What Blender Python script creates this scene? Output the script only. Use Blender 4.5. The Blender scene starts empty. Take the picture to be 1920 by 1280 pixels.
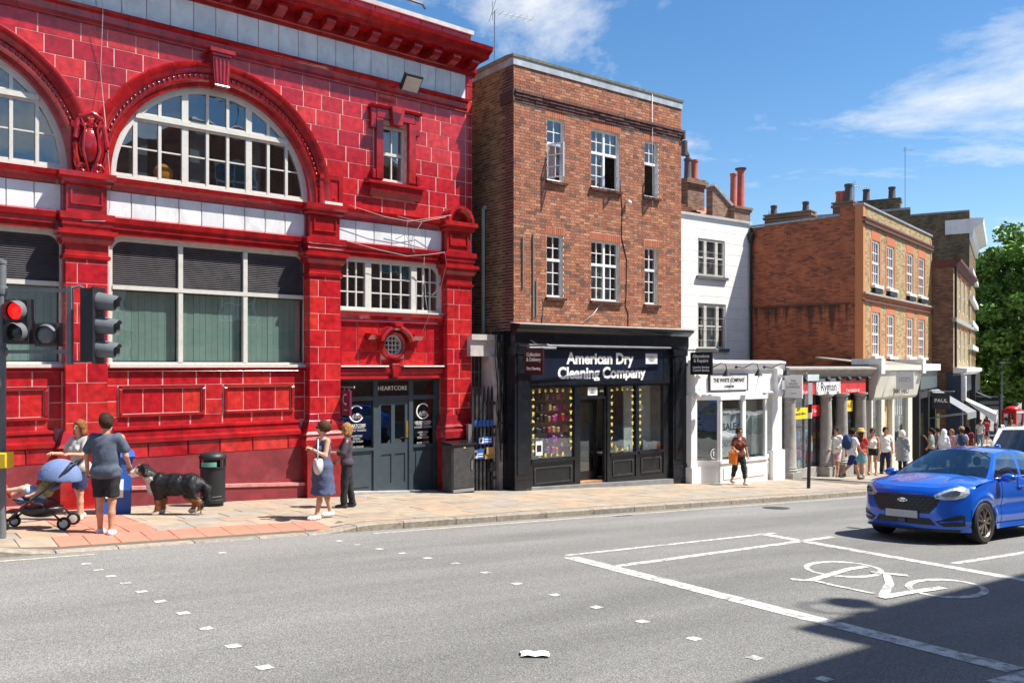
import bpy, math, random
import numpy as np
from mathutils import Vector, Matrix
from mathutils.geometry import tessellate_polygon
RND = random.Random(7)
rad = math.radians
SC = bpy.context.scene
COL = SC.collection

# ------------------------------------------------------------ camera, sky, sun, exposure
F, HZ, CX = 1605.0, 686.0, 960.0            # focal length and horizon in photograph pixels
cd = bpy.data.cameras.new('camera'); cam = bpy.data.objects.new('camera', cd); COL.objects.link(cam)
cam.location = (0, 0, 0); cam.rotation_euler = (rad(90), 0, 0)
cd.sensor_width = 36; cd.lens = F / 1920 * 36; cd.shift_y = (HZ - 640) / 1920
cd.clip_start = .05; cd.clip_end = 4000
SC.camera = cam
SUN_AZ, SUN_EL = -4.0, 56.5                  # degrees from +X, elevation
sv = Vector((math.cos(rad(SUN_AZ)) * math.cos(rad(SUN_EL)), math.sin(rad(SUN_AZ)) * math.cos(rad(SUN_EL)), math.sin(rad(SUN_EL))))
sl = bpy.data.lights.new('sun', 'SUN'); sl.energy = 5.0; sl.angle = rad(.53); sl.color = (1, .955, .88)
so = bpy.data.objects.new('sun', sl); COL.objects.link(so); so.rotation_euler = sv.to_track_quat('Z', 'Y').to_euler()
so.location = (20, -10, 40)
W = bpy.data.worlds.new('World'); SC.world = W; W.use_nodes = True
def world():
    nt = W.node_tree; nt.nodes.clear(); N = nt.nodes.new; L = nt.links.new
    out = N('ShaderNodeOutputWorld'); sky = N('ShaderNodeTexSky'); sky.sky_type = 'NISHITA'; sky.sun_disc = False
    sky.sun_elevation = rad(SUN_EL); sky.sun_rotation = rad(90 - SUN_AZ); sky.air_density = 1.0; sky.dust_density = .25; sky.ozone_density = 2.2
    hs = N('ShaderNodeHueSaturation'); hs.inputs['Saturation'].default_value = 1.26; L(sky.outputs[0], hs.inputs['Color'])
    b1 = N('ShaderNodeBackground'); b1.inputs[1].default_value = .088; L(hs.outputs[0], b1.inputs[0])
    tc = N('ShaderNodeTexCoord'); sp = N('ShaderNodeSeparateXYZ'); L(tc.outputs['Generated'], sp.inputs[0])
    ad = N('ShaderNodeMath'); ad.operation = 'MAXIMUM'; ad.inputs[1].default_value = .04; L(sp.outputs[2], ad.inputs[0])
    ad2 = N('ShaderNodeMath'); ad2.operation = 'ADD'; ad2.inputs[1].default_value = .12; L(ad.outputs[0], ad2.inputs[0])
    dv = []
    for i in (0, 1):
        d = N('ShaderNodeMath'); d.operation = 'DIVIDE'; L(sp.outputs[i], d.inputs[0]); L(ad2.outputs[0], d.inputs[1]); dv.append(d)
    cb = N('ShaderNodeCombineXYZ'); L(dv[0].outputs[0], cb.inputs[0]); L(dv[1].outputs[0], cb.inputs[1])
    mp = N('ShaderNodeMapping'); mp.inputs['Location'].default_value = CLOUD_OFF; L(cb.outputs[0], mp.inputs[0])
    n1 = N('ShaderNodeTexNoise'); n1.inputs['Scale'].default_value = .95; n1.inputs['Detail'].default_value = 9; n1.inputs['Roughness'].default_value = .62; n1.inputs['Distortion'].default_value = .35
    L(mp.outputs[0], n1.inputs['Vector'])
    r = N('ShaderNodeValToRGB'); r.color_ramp.elements[0].position = .515; r.color_ramp.elements[1].position = .7; L(n1.outputs[0], r.inputs[0])
    b2 = N('ShaderNodeBackground'); b2.inputs[0].default_value = (1, .99, .97, 1); b2.inputs[1].default_value = .62
    mx = N('ShaderNodeMixShader'); L(r.outputs[0], mx.inputs[0]); L(b1.outputs[0], mx.inputs[1]); L(b2.outputs[0], mx.inputs[2])
    L(mx.outputs[0], out.inputs[0])
CLOUD_OFF = (3.73, 1.72, 0)
world()
SC.view_settings.view_transform = 'Standard'; SC.view_settings.look = 'None'
SC.view_settings.exposure = .9; SC.view_settings.gamma = 1

# ------------------------------------------------------------ places
def gz(X, Y, up=0.0):                        # the hill: a plane that eases off beyond 36 m
    g = -.0679 * min(Y, 36)
    if Y > 36: g -= .034 * (min(Y, 90) - 36)
    return -1.8 - .0133 * max(-60, min(X, 90)) + g + up
def gp(px, py, up=0.0):                      # photograph pixel -> point where its ray meets the ground
    dx = (px - CX) / F; dz = -(py - HZ) / F
    lo, hi = .5, 400.0
    for _ in range(60):
        m = (lo + hi) / 2
        if dz * m < gz(dx * m, m, up): hi = m
        else: lo = m
    return Vector((dx * lo, lo, dz * lo))
KA = rad(37.2); K0 = (-6.58, 10.99)
KC, KS = math.cos(KA), math.sin(KA)
def sm(x): x = max(0, min(1, x)); return x * x * (3 - 2 * x)
def pav_up(a, d):                            # dropped kerb at the crossing
    side = min(sm((a + .3) / .9), sm((5.35 - a) / .9))
    return .12 - .1 * side * (1 - sm(d / 1.35))
def AD(a, d, up=None):
    X = K0[0] + a * KC - d * KS; Y = K0[1] + a * KS + d * KC
    return Vector((X, Y, gz(X, Y, pav_up(a, d) if up is None else up)))
def toAD(X, Y):
    dx, dy = X - K0[0], Y - K0[1]
    return dx * KC + dy * KS, -dx * KS + dy * KC
def onpav(px, py):
    p = gp(px, py, .12); a, d = toAD(p.x, p.y); up = pav_up(a, d)
    return gp(px, py, up)

# ------------------------------------------------------------ mesh helpers
class MB:
    def __init__(s): s.v = []; s.f = []
    def add(s, vs, fs):
        o = len(s.v); s.v += [tuple(v) for v in vs]; s.f += [tuple(i + o for i in f) for f in fs]; return s
    def box(s, x0, x1, y0, y1, z0, z1):
        return s.add([(x0, y0, z0), (x1, y0, z0), (x1, y1, z0), (x0, y1, z0), (x0, y0, z1), (x1, y0, z1), (x1, y1, z1), (x0, y1, z1)],
                     [(0, 3, 2, 1), (4, 5, 6, 7), (0, 1, 5, 4), (1, 2, 6, 5), (2, 3, 7, 6), (3, 0, 4, 7)])
    def obox(s, c, ax, ay, az, hx, hy, hz):   # oriented box
        c = Vector(c); ax, ay, az = [Vector(a).normalized() for a in (ax, ay, az)]
        vs = [c + ax * hx * i + ay * hy * j + az * hz * k for k in (-1, 1) for i, j in ((-1, -1), (1, -1), (1, 1), (-1, 1))]
        return s.add(vs, [(0, 3, 2, 1), (4, 5, 6, 7), (0, 1, 5, 4), (1, 2, 6, 5), (2, 3, 7, 6), (3, 0, 4, 7)])
    def pil(s, x0, x1, yf, yb, z0, z1, c=.008):   # block with a chamfered face towards -y
        return s.poly([(x0, z0), (x1, z0), (x1, z1), (x0, z1)], yf, yb, c)
    def poly(s, pts, yf, yb, c=0.0):          # polygon in x,z extruded from yf (front) to yb
        n = len(pts)
        A = sum(pts[i][0] * pts[(i + 1) % n][1] - pts[(i + 1) % n][0] * pts[i][1] for i in range(n))
        if A < 0: pts = pts[::-1]
        cx = sum(p[0] for p in pts) / n; cz = sum(p[1] for p in pts) / n
        vs = []; fs = []
        if c:
            for x, z in pts:
                d = math.hypot(x - cx, z - cz) or 1
                sx = max(0, 1 - c * 1.4 / max(d, 1e-4))
                vs.append((cx + (x - cx) * sx, yf, cz + (z - cz) * sx))
            vs += [(x, yf + c, z) for x, z in pts] + [(x, yb, z) for x, z in pts]
            fs.append(tuple(range(n)))
            for k in (0, n):
                for i in range(n): j = (i + 1) % n; fs.append((k + j, k + i, k + n + i, k + n + j))
        else:
            vs = [(x, yf, z) for x, z in pts] + [(x, yb, z) for x, z in pts]
            fs.append(tuple(range(n))); fs.append(tuple(range(2 * n - 1, n - 1, -1)))
            for i in range(n): j = (i + 1) % n; fs.append((j, i, n + i, n + j))
        return s.add(vs, fs)
    def prof(s, pr, x0, x1, m0=0, m1=0):      # profile of (n, z) swept along x; m: mitre per n at the ends
        n = len(pr)
        vs = [(x0 - m0 * p[0], -p[0], p[1]) for p in pr] + [(x1 + m1 * p[0], -p[0], p[1]) for p in pr]
        fs = [(i, (i + 1) % n, n + (i + 1) % n, n + i) for i in range(n)] + [tuple(range(n - 1, -1, -1)), tuple(range(n, 2 * n))]
        return s.add(vs, fs)
    def tube(s, pts, r, k=6, caps=True):
        pts = [Vector(p) for p in pts]; n = len(pts); rs = r if isinstance(r, (list, tuple)) else [r] * n
        o = len(s.v); up = Vector((0, 0, 1))
        for i, p in enumerate(pts):
            d = (pts[min(i + 1, n - 1)] - pts[max(i - 1, 0)])
            d = d.normalized() if d.length > 1e-9 else Vector((0, 0, 1))
            a = d.cross(up)
            if a.length < .05: a = d.cross(Vector((1, 0, 0)))
            a.normalize(); b = a.cross(d)
            for j in range(k):
                t = 2 * math.pi * j / k; s.v.append(tuple(p + (a * math.cos(t) + b * math.sin(t)) * rs[i]))
        for i in range(n - 1):
            for j in range(k):
                jj = (j + 1) % k; s.f.append((o + i * k + j, o + i * k + jj, o + (i + 1) * k + jj, o + (i + 1) * k + j))
        if caps: s.f.append(tuple(o + j for j in range(k - 1, -1, -1))); s.f.append(tuple(o + (n - 1) * k + j for j in range(k)))
        return s
    def lathe(s, pr, c=(0, 0, 0), k=16, ax='z', sx=1, sy=1):   # profile (r, h)
        o = len(s.v); n = len(pr)
        for r, h in pr:
            for j in range(k):
                t = 2 * math.pi * j / k; a, b = r * math.cos(t) * sx, r * math.sin(t) * sy
                q = (a, b, h) if ax == 'z' else ((h, a, b) if ax == 'x' else (b, h, a))
                s.v.append((c[0] + q[0], c[1] + q[1], c[2] + q[2]))
        for i in range(n - 1):
            for j in range(k):
                jj = (j + 1) % k; s.f.append((o + i * k + j, o + i * k + jj, o + (i + 1) * k + jj, o + (i + 1) * k + j))
        s.f.append(tuple(o + j for j in range(k - 1, -1, -1))); s.f.append(tuple(o + (n - 1) * k + j for j in range(k)))
        return s
    def arc(s, pr, cx, cz, a0, a1, n):        # profile of (radius, out) swept round an arch in x,z
        o = len(s.v); m = len(pr)
        for i in range(n + 1):
            t = a0 + (a1 - a0) * i / n; ct, st = math.cos(t), math.sin(t)
            for r, q in pr: s.v.append((cx + r * ct, -q, cz + r * st))
        for i in range(n):
            for j in range(m):
                jj = (j + 1) % m; s.f.append((o + i * m + j, o + i * m + jj, o + (i + 1) * m + jj, o + (i + 1) * m + j))
        s.f.append(tuple(o + j for j in range(m - 1, -1, -1))); s.f.append(tuple(o + n * m + j for j in range(m)))
        return s
    def ball(s, c, rx, ry=None, rz=None, k=8, m=5):
        ry = ry or rx; rz = rz or rx
        pr = [(math.sin(math.pi * (i + .02) / (m + .04)) if 0 < i < m else .02, -math.cos(math.pi * i / m)) for i in range(m + 1)]
        o = len(s.v); s.lathe(pr, (0, 0, 0), k)
        for i in range(o, len(s.v)): x, y, z = s.v[i]; s.v[i] = (c[0] + x * rx, c[1] + y * ry, c[2] + z * rz)
        return s
    def tess(s, outer, holes, y, depth=0, hole_depth=0):   # flat face in x,z with holes, holes get reveals going back
        loops = [[Vector((p[0], p[1], 0)) for p in outer]] + [[Vector((p[0], p[1], 0)) for p in h] for h in holes]
        flat = [p for l in loops for p in l]; o = len(s.v)
        s.v += [(p.x, y, p.y) for p in flat]
        for t in tessellate_polygon(loops):
            a, b, c = [flat[i] for i in t]
            s.f.append(tuple(o + i for i in (t if (b - a).cross(c - a).z > 0 else t[::-1])))
        for h in holes:
            n = len(h); A = sum(h[i][0] * h[(i + 1) % n][1] - h[(i + 1) % n][0] * h[i][1] for i in range(n))
            hh = h if A > 0 else h[::-1]
            s.add([(x, y, z) for x, z in hh] + [(x, y + hole_depth, z) for x, z in hh], [(i, (i + 1) % n, n + (i + 1) % n, n + i) for i in range(n)])
        return s
ZB = {}
def ob(name, mb, mat, parent=None, smooth=False, kind=None, label=None):
    me = bpy.data.meshes.new(name)
    z = ZB.get(parent.name, 0) if parent else 0
    v = mb.v if not z else [(a, b, c - z) for a, b, c in mb.v]
    me.from_pydata(v, [], mb.f); me.update()
    if mat: me.materials.append(mat)
    if smooth:
        me.polygons.foreach_set('use_smooth', [True] * len(me.polygons))
        if smooth != 'all': me.set_sharp_from_angle(angle=rad(smooth if smooth is not True else 40))
    o = bpy.data.objects.new(name, me); COL.objects.link(o)
    if parent: o.parent = parent; ZB[o.name] = z
    if kind: o['kind'] = kind
    if label: o['label'] = label
    return o
def tag(o, label, cat, group=None):
    o['label'] = label; o['category'] = cat
    if group: o['group'] = group
    return o
def thing(name, label, cat, loc=(0, 0, 0), rotz=0, group=None, zb=None):
    o = bpy.data.objects.new(name, None); COL.objects.link(o); o.empty_display_size = .2
    o.location = loc; o.rotation_euler = (0, 0, rotz)
    if zb is not None: o.location.z = zb; ZB[o.name] = zb
    return tag(o, label, cat, group)
def copy_obj(o, parent=None):
    c = o.copy(); COL.objects.link(c); c.parent = parent
    if parent: ZB[c.name] = ZB.get(parent.name, 0)
    return c
def copy_tree(o, parent=None):
    c = copy_obj(o, parent)
    for ch in o.children: copy_tree(ch, c)
    return c
def text(name, body, size, mat, parent, x, z, n, depth=.006, bold=0, align='CENTER', label=None, sx=1):
    cu = bpy.data.curves.new(name, 'FONT'); cu.body = body; cu.size = size; cu.extrude = depth / 2; cu.offset = bold
    cu.align_x = align; cu.align_y = 'CENTER'; cu.resolution_u = 3; cu.space_line = .95
    t = bpy.data.objects.new(name, cu); COL.objects.link(t)
    dg = bpy.context.evaluated_depsgraph_get(); me = bpy.data.meshes.new_from_object(t.evaluated_get(dg))
    mb = MB(); mb.v = [(x + v.co.x * sx, -n - v.co.z, z + v.co.y) for v in me.vertices]; mb.f = [tuple(p.vertices) for p in me.polygons]
    bpy.data.objects.remove(t); bpy.data.meshes.remove(me)
    return ob(name, mb, mat, parent, label=label)
def clip(poly, a, b, c):                      # keep a*x + b*z + c >= 0
    out = []; n = len(poly)
    for i in range(n):
        p, q = poly[i], poly[(i + 1) % n]; dp = a * p[0] + b * p[1] + c; dq = a * q[0] + b * q[1] + c
        if dp >= 0: out.append(p)
        if (dp >= 0) != (dq >= 0):
            t = dp / (dp - dq); out.append((p[0] + (q[0] - p[0]) * t, p[1] + (q[1] - p[1]) * t))
    return out
def clip_circle_in(poly, cx, cz, r, n=40):
    for i in range(n):
        t = 2 * math.pi * i / n; poly = clip(poly, -math.cos(t), -math.sin(t), r + cx * math.cos(t) + cz * math.sin(t))
        if len(poly) < 3: return []
    return poly
def clip_circle_out(poly, cx, cz, r):
    if all(math.hypot(p[0] - cx, p[1] - cz) >= r for p in poly):
        mx = min(p[0] for p in poly); Mx = max(p[0] for p in poly); mz = min(p[1] for p in poly); Mz = max(p[1] for p in poly)
        qx = min(max(cx, mx), Mx); qz = min(max(cz, mz), Mz)
        if math.hypot(qx - cx, qz - cz) >= r: return poly
    mx = sum(p[0] for p in poly) / len(poly); mz = sum(p[1] for p in poly) / len(poly)
    d = math.hypot(mx - cx, mz - cz) or 1; a, b = (mx - cx) / d, (mz - cz) / d
    return clip(poly, a, b, -(a * cx + b * cz) - r)
def area(p): return abs(sum(p[i][0] * p[(i + 1) % len(p)][1] - p[(i + 1) % len(p)][0] * p[i][1] for i in range(len(p)))) / 2

# ------------------------------------------------------------ materials
MATS = {}
def M(name, col=(.5, .5, .5), rough=.6, metal=0, var=.12, ns=5, bump=0, bs=40, ramp=None, dirt=0, dirtcol=(.08, .07, .06), ds=1.5, coat=0, emit=None, spec=.5, streak=0, detail=5, sheen=0, isl=.0, dl=.5, dh=.75):
    if name in MATS: return MATS[name]
    m = bpy.data.materials.new(name); m.use_nodes = True; nt = m.node_tree; N = nt.nodes.new; L = nt.links.new
    b = nt.nodes['Principled BSDF']
    b.inputs['Roughness'].default_value = rough; b.inputs['Metallic'].default_value = metal
    b.inputs['Specular IOR Level'].default_value = spec; b.inputs['Coat Weight'].default_value = coat; b.inputs['Coat Roughness'].default_value = .06
    tc = N('ShaderNodeTexCoord')
    no = N('ShaderNodeTexNoise'); no.inputs['Scale'].default_value = ns; no.inputs['Detail'].default_value = detail; L(tc.outputs['Object'], no.inputs['Vector'])
    cur = None
    if ramp or isl:
        ge = N('ShaderNodeNewGeometry'); oi = N('ShaderNodeObjectInfo')
        a = N('ShaderNodeMath'); a.operation = 'ADD'; L(ge.outputs['Random Per Island'], a.inputs[0]); L(oi.outputs['Random'], a.inputs[1])
        fr = N('ShaderNodeMath'); fr.operation = 'FRACT'; L(a.outputs[0], fr.inputs[0])
    if ramp:
        r = N('ShaderNodeValToRGB'); e = r.color_ramp.elements
        for i, c in enumerate(ramp):
            el = e[i] if i < 2 else e.new(i / (len(ramp) - 1))
            el.position = i / (len(ramp) - 1); el.color = (*c, 1)
        L(fr.outputs[0], r.inputs[0]); cur = r.outputs[0]
    else:
        rg = N('ShaderNodeRGB'); rg.outputs[0].default_value = (*col, 1); cur = rg.outputs[0]
    if isl and not ramp:
        mr = N('ShaderNodeMapRange'); mr.inputs[3].default_value = 1 - isl; mr.inputs[4].default_value = 1 + isl; L(fr.outputs[0], mr.inputs[0])
        mm = N('ShaderNodeVectorMath'); mm.operation = 'SCALE'; L(cur, mm.inputs[0]); L(mr.outputs[0], mm.inputs['Scale']); cur = mm.outputs[0]
    if var:
        mr = N('ShaderNodeMapRange'); mr.inputs[1].default_value = .3; mr.inputs[2].default_value = .7; mr.inputs[3].default_value = 1 - var; mr.inputs[4].default_value = 1 + var; L(no.outputs[0], mr.inputs[0])
        mm = N('ShaderNodeVectorMath'); mm.operation = 'SCALE'; L(cur, mm.inputs[0]); L(mr.outputs[0], mm.inputs['Scale']); cur = mm.outputs[0]
    if dirt:
        n2 = N('ShaderNodeTexNoise'); n2.inputs['Scale'].default_value = ds; n2.inputs['Detail'].default_value = 8; n2.inputs['Roughness'].default_value = .7
        if streak:
            mp = N('ShaderNodeMapping'); mp.inputs['Scale'].default_value = (1, 1, 1 / streak); L(tc.outputs['Object'], mp.inputs[0]); L(mp.outputs[0], n2.inputs['Vector'])
        else: L(tc.outputs['Object'], n2.inputs['Vector'])
        rr = N('ShaderNodeMapRange'); rr.inputs[1].default_value = dl; rr.inputs[2].default_value = dh; rr.inputs[3].default_value = 0; rr.inputs[4].default_value = dirt; L(n2.outputs[0], rr.inputs[0])
        mx = N('ShaderNodeMix'); mx.data_type = 'RGBA'; L(rr.outputs[0], mx.inputs[0]); L(cur, mx.inputs[6]); mx.inputs[7].default_value = (*dirtcol, 1); cur = mx.outputs[2]
    L(cur, b.inputs['Base Color'])
    if bump:
        n3 = N('ShaderNodeTexNoise'); n3.inputs['Scale'].default_value = bs; n3.inputs['Detail'].default_value = 4; L(tc.outputs['Object'], n3.inputs['Vector'])
        bp = N('ShaderNodeBump'); bp.inputs['Strength'].default_value = bump; bp.inputs['Distance'].default_value = .02; L(n3.outputs[0], bp.inputs['Height']); L(bp.outputs[0], b.inputs['Normal'])
    if emit: b.inputs['Emission Color'].default_value = (*emit[0], 1); b.inputs['Emission Strength'].default_value = emit[1]
    MATS[name] = m; return m
def glass(name, tint=(.8, .85, .85), refl=2.0, base=.03):
    if name in MATS: return MATS[name]
    m = bpy.data.materials.new(name); m.use_nodes = True; nt = m.node_tree; nt.nodes.clear(); N = nt.nodes.new; L = nt.links.new
    o = N('ShaderNodeOutputMaterial'); t = N('ShaderNodeBsdfTransparent'); t.inputs[0].default_value = (*tint, 1)
    g = N('ShaderNodeBsdfGlossy'); g.inputs['Roughness'].default_value = .015; g.inputs[0].default_value = (.95, .97, 1, 1)
    lw = N('ShaderNodeLayerWeight'); lw.inputs[0].default_value = .5; fr = N('ShaderNodeMath'); fr.operation = 'POWER'; fr.inputs[1].default_value = 5; L(lw.outputs['Facing'], fr.inputs[0])
    mu = N('ShaderNodeMath'); mu.operation = 'MULTIPLY_ADD'; mu.inputs[1].default_value = min(.9, refl * .45); mu.inputs[2].default_value = base + .04 * refl; mu.use_clamp = True; L(fr.outputs[0], mu.inputs[0])
    tc = N('ShaderNodeTexCoord'); no = N('ShaderNodeTexNoise'); no.inputs['Scale'].default_value = 1.3; L(tc.outputs['Object'], no.inputs['Vector'])
    bp = N('ShaderNodeBump'); bp.inputs['Strength'].default_value = .05; bp.inputs['Distance'].default_value = .1; L(no.outputs[0], bp.inputs['Height']); L(bp.outputs[0], g.inputs['Normal'])
    mx = N('ShaderNodeMixShader'); L(mu.outputs[0], mx.inputs[0]); L(t.outputs[0], mx.inputs[1]); L(g.outputs[0], mx.inputs[2]); L(mx.outputs[0], o.inputs[0])
    MATS[name] = m; return m
def brickmat(name, cols, mortar, axis='x', scale=1.0, dirt=.3, stain=None):
    if name in MATS: return MATS[name]
    m = bpy.data.materials.new(name); m.use_nodes = True; nt = m.node_tree; N = nt.nodes.new; L = nt.links.new
    b = nt.nodes['Principled BSDF']; b.inputs['Roughness'].default_value = .85
    tc = N('ShaderNodeTexCoord'); sp = N('ShaderNodeSeparateXYZ'); L(tc.outputs['Object'], sp.inputs[0])
    cb = N('ShaderNodeCombineXYZ'); L(sp.outputs[0 if axis == 'x' else 1], cb.inputs[0]); L(sp.outputs[2], cb.inputs[1])
    br = N('ShaderNodeTexBrick'); br.inputs['Scale'].default_value = 1 / scale; br.inputs['Brick Width'].default_value = .225; br.inputs['Row Height'].default_value = .075
    br.inputs['Mortar Size'].default_value = .006; br.inputs['Mortar Smooth'].default_value = .2; br.inputs['Bias'].default_value = 0; L(cb.outputs[0], br.inputs['Vector'])
    br.inputs['Color1'].default_value = (0, 0, 0, 1); br.inputs['Color2'].default_value = (1, 1, 1, 1); br.inputs['Mortar'].default_value = (.5, .5, .5, 1)
    no = N('ShaderNodeTexNoise'); no.inputs['Scale'].default_value = 2.2; no.inputs['Detail'].default_value = 8; L(tc.outputs['Object'], no.inputs['Vector'])
    ad = N('ShaderNodeMath'); ad.operation = 'MULTIPLY_ADD'; ad.inputs[1].default_value = .75; L(br.outputs[0], ad.inputs[0])
    sc_ = N('ShaderNodeMath'); sc_.operation = 'MULTIPLY_ADD'; sc_.inputs[1].default_value = 1.3; sc_.inputs[2].default_value = -.52; L(no.outputs[0], sc_.inputs[0]); L(sc_.outputs[0], ad.inputs[2])
    r = N('ShaderNodeValToRGB'); e = r.color_ramp.elements
    for i, c in enumerate(cols):
        el = e[i] if i < 2 else e.new(.5); el.position = i / (len(cols) - 1); el.color = (*c, 1)
    L(ad.outputs[0], r.inputs[0])
    mx = N('ShaderNodeMix'); mx.data_type = 'RGBA'; L(br.outputs['Fac'], mx.inputs[0]); L(r.outputs[0], mx.inputs[6]); mx.inputs[7].default_value = (*mortar, 1); cur = mx.outputs[2]
    n2 = N('ShaderNodeTexNoise'); n2.inputs['Scale'].default_value = .7; n2.inputs['Detail'].default_value = 7; n2.inputs['Roughness'].default_value = .7; L(tc.outputs['Object'], n2.inputs['Vector'])
    rr = N('ShaderNodeMapRange'); rr.inputs[1].default_value = .48; rr.inputs[2].default_value = .72; rr.inputs[4].default_value = dirt; L(n2.outputs[0], rr.inputs[0])
    m2 = N('ShaderNodeMix'); m2.data_type = 'RGBA'; L(rr.outputs[0], m2.inputs[0]); L(cur, m2.inputs[6]); m2.inputs[7].default_value = (.03, .022, .018, 1); cur = m2.outputs[2]
    if stain:                                  # soot runs that hang below a ledge at height stain (local z)
        mp = N('ShaderNodeMapping'); mp.inputs['Scale'].default_value = (2.2, 2.2, .22); L(tc.outputs['Object'], mp.inputs[0])
        n3 = N('ShaderNodeTexNoise'); n3.inputs['Scale'].default_value = 1.6; n3.inputs['Detail'].default_value = 6; L(mp.outputs[0], n3.inputs['Vector'])
        h = N('ShaderNodeMapRange'); h.inputs[1].default_value = stain - 1.7; h.inputs[2].default_value = stain; h.inputs[3].default_value = -.22; h.inputs[4].default_value = .1; L(sp.outputs[2], h.inputs[0])
        lt = N('ShaderNodeMath'); lt.operation = 'LESS_THAN'; lt.inputs[1].default_value = stain + .02; L(sp.outputs[2], lt.inputs[0])
        aa = N('ShaderNodeMath'); aa.operation = 'ADD'; L(n3.outputs[0], aa.inputs[0]); L(h.outputs[0], aa.inputs[1])
        r3 = N('ShaderNodeMapRange'); r3.inputs[1].default_value = .48; r3.inputs[2].default_value = .62; r3.inputs[4].default_value = .8; L(aa.outputs[0], r3.inputs[0])
        mu = N('ShaderNodeMath'); mu.operation = 'MULTIPLY'; L(r3.outputs[0], mu.inputs[0]); L(lt.outputs[0], mu.inputs[1])
        m3 = N('ShaderNodeMix'); m3.data_type = 'RGBA'; L(mu.outputs[0], m3.inputs[0]); L(cur, m3.inputs[6]); m3.inputs[7].default_value = (.025, .014, .012, 1); cur = m3.outputs[2]
    L(cur, b.inputs['Base Color'])
    bp = N('ShaderNodeBump'); bp.invert = True; bp.inputs['Strength'].default_value = .5; bp.inputs['Distance'].default_value = .01; L(br.outputs['Fac'], bp.inputs['Height']); L(bp.outputs[0], b.inputs['Normal'])
    MATS[name] = m; return m
WHITE = M('white_paint', (.78, .77, .74), .45, var=.06, dirt=.45, dirtcol=(.3, .27, .22), ds=2.5, streak=4)
BLACK = M('black_gloss_paint', (.008, .009, .012), .28, var=.2, dirt=.2, dirtcol=(.08, .08, .08))
BLACKM = M('black_matt', (.012, .012, .013), .6)
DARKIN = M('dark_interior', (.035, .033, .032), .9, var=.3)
GLASS = glass('window_glass')
STEEL = M('grey_steel', (.28, .29, .3), .4, metal=.7, dirt=.3)

# ------------------------------------------------------------ road, pavement, kerb
def asphalt():
    m = bpy.data.materials.new('asphalt'); m.use_nodes = True; nt = m.node_tree; N = nt.nodes.new; L = nt.links.new; b = nt.nodes['Principled BSDF']; b.inputs['Roughness'].default_value = .86
    tc = N('ShaderNodeTexCoord')
    def noise(sc_, det=3, ro=.5, rot=0, stretch=1):
        n = N('ShaderNodeTexNoise'); n.inputs['Scale'].default_value = sc_; n.inputs['Detail'].default_value = det; n.inputs['Roughness'].default_value = ro
        mp = N('ShaderNodeMapping'); mp.inputs['Rotation'].default_value = (0, 0, -rot); mp.inputs['Scale'].default_value = (1 / stretch, 1, 1)
        # rotate into the street direction first, then stretch
        mr = N('ShaderNodeVectorRotate'); mr.rotation_type = 'Z_AXIS'; mr.inputs['Angle'].default_value = -rot; L(tc.outputs['Object'], mr.inputs[0]); mp.inputs['Rotation'].default_value = (0, 0, 0); L(mr.outputs[0], mp.inputs[0]); L(mp.outputs[0], n.inputs['Vector']); return n.outputs[0]
    def mr(x, a, b_, c, d): r = N('ShaderNodeMapRange'); r.inputs[1].default_value = a; r.inputs[2].default_value = b_; r.inputs[3].default_value = c; r.inputs[4].default_value = d; L(x, r.inputs[0]); return r.outputs[0]
    def mul(x, y): k = N('ShaderNodeMath'); k.operation = 'MULTIPLY'; L(x, k.inputs[0]); L(y, k.inputs[1]); return k.outputs[0]
    v = N('ShaderNodeTexVoronoi'); v.inputs['Scale'].default_value = 85; L(tc.outputs['Object'], v.inputs['Vector'])
    sp = N('ShaderNodeSeparateColor'); L(v.outputs['Color'], sp.inputs[0])
    f = mul(mr(noise(85, 2), .3, .7, .55, 1.45), mr(sp.outputs[0], 0, 1, .72, 1.28)); f = mul(f, mr(noise(.5, 5, .6, KA, 6), .35, .65, .7, 1.14)); f = mul(f, mr(noise(.16, 4, .5, KA, 2.5), .35, .65, .86, 1.1)); f = mul(f, mr(noise(2.6, 6, .7), .62, .78, 1, .72))
    vm = N('ShaderNodeVectorMath'); vm.operation = 'SCALE'; vm.inputs[0].default_value = (.215, .211, .2); L(f, vm.inputs['Scale']); L(vm.outputs[0], b.inputs['Base Color'])
    bp = N('ShaderNodeBump'); bp.inputs['Strength'].default_value = .7; bp.inputs['Distance'].default_value = .007; L(v.outputs['Distance'], bp.inputs['Height']); L(bp.outputs[0], b.inputs['Normal']); return m
KA = rad(37.2)
ASPH = asphalt()
def roadmesh():
    xs = [-1500, -200, -60, -30, -15, 0, 15, 30, 60, 90, 200, 1500]; ys = [-600, -60, -20, 0, 12, 24, 36, 50, 70, 90, 200, 600, 1800]
    mb = MB(); mb.v = [(x, y, gz(x, y)) for y in ys for x in xs]; n = len(xs)
    mb.f = [(j * n + i, j * n + i + 1, (j + 1) * n + i + 1, (j + 1) * n + i) for j in range(len(ys) - 1) for i in range(n - 1)]
    return mb
ROAD = ob('road', roadmesh(), ASPH, kind='structure')
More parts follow.
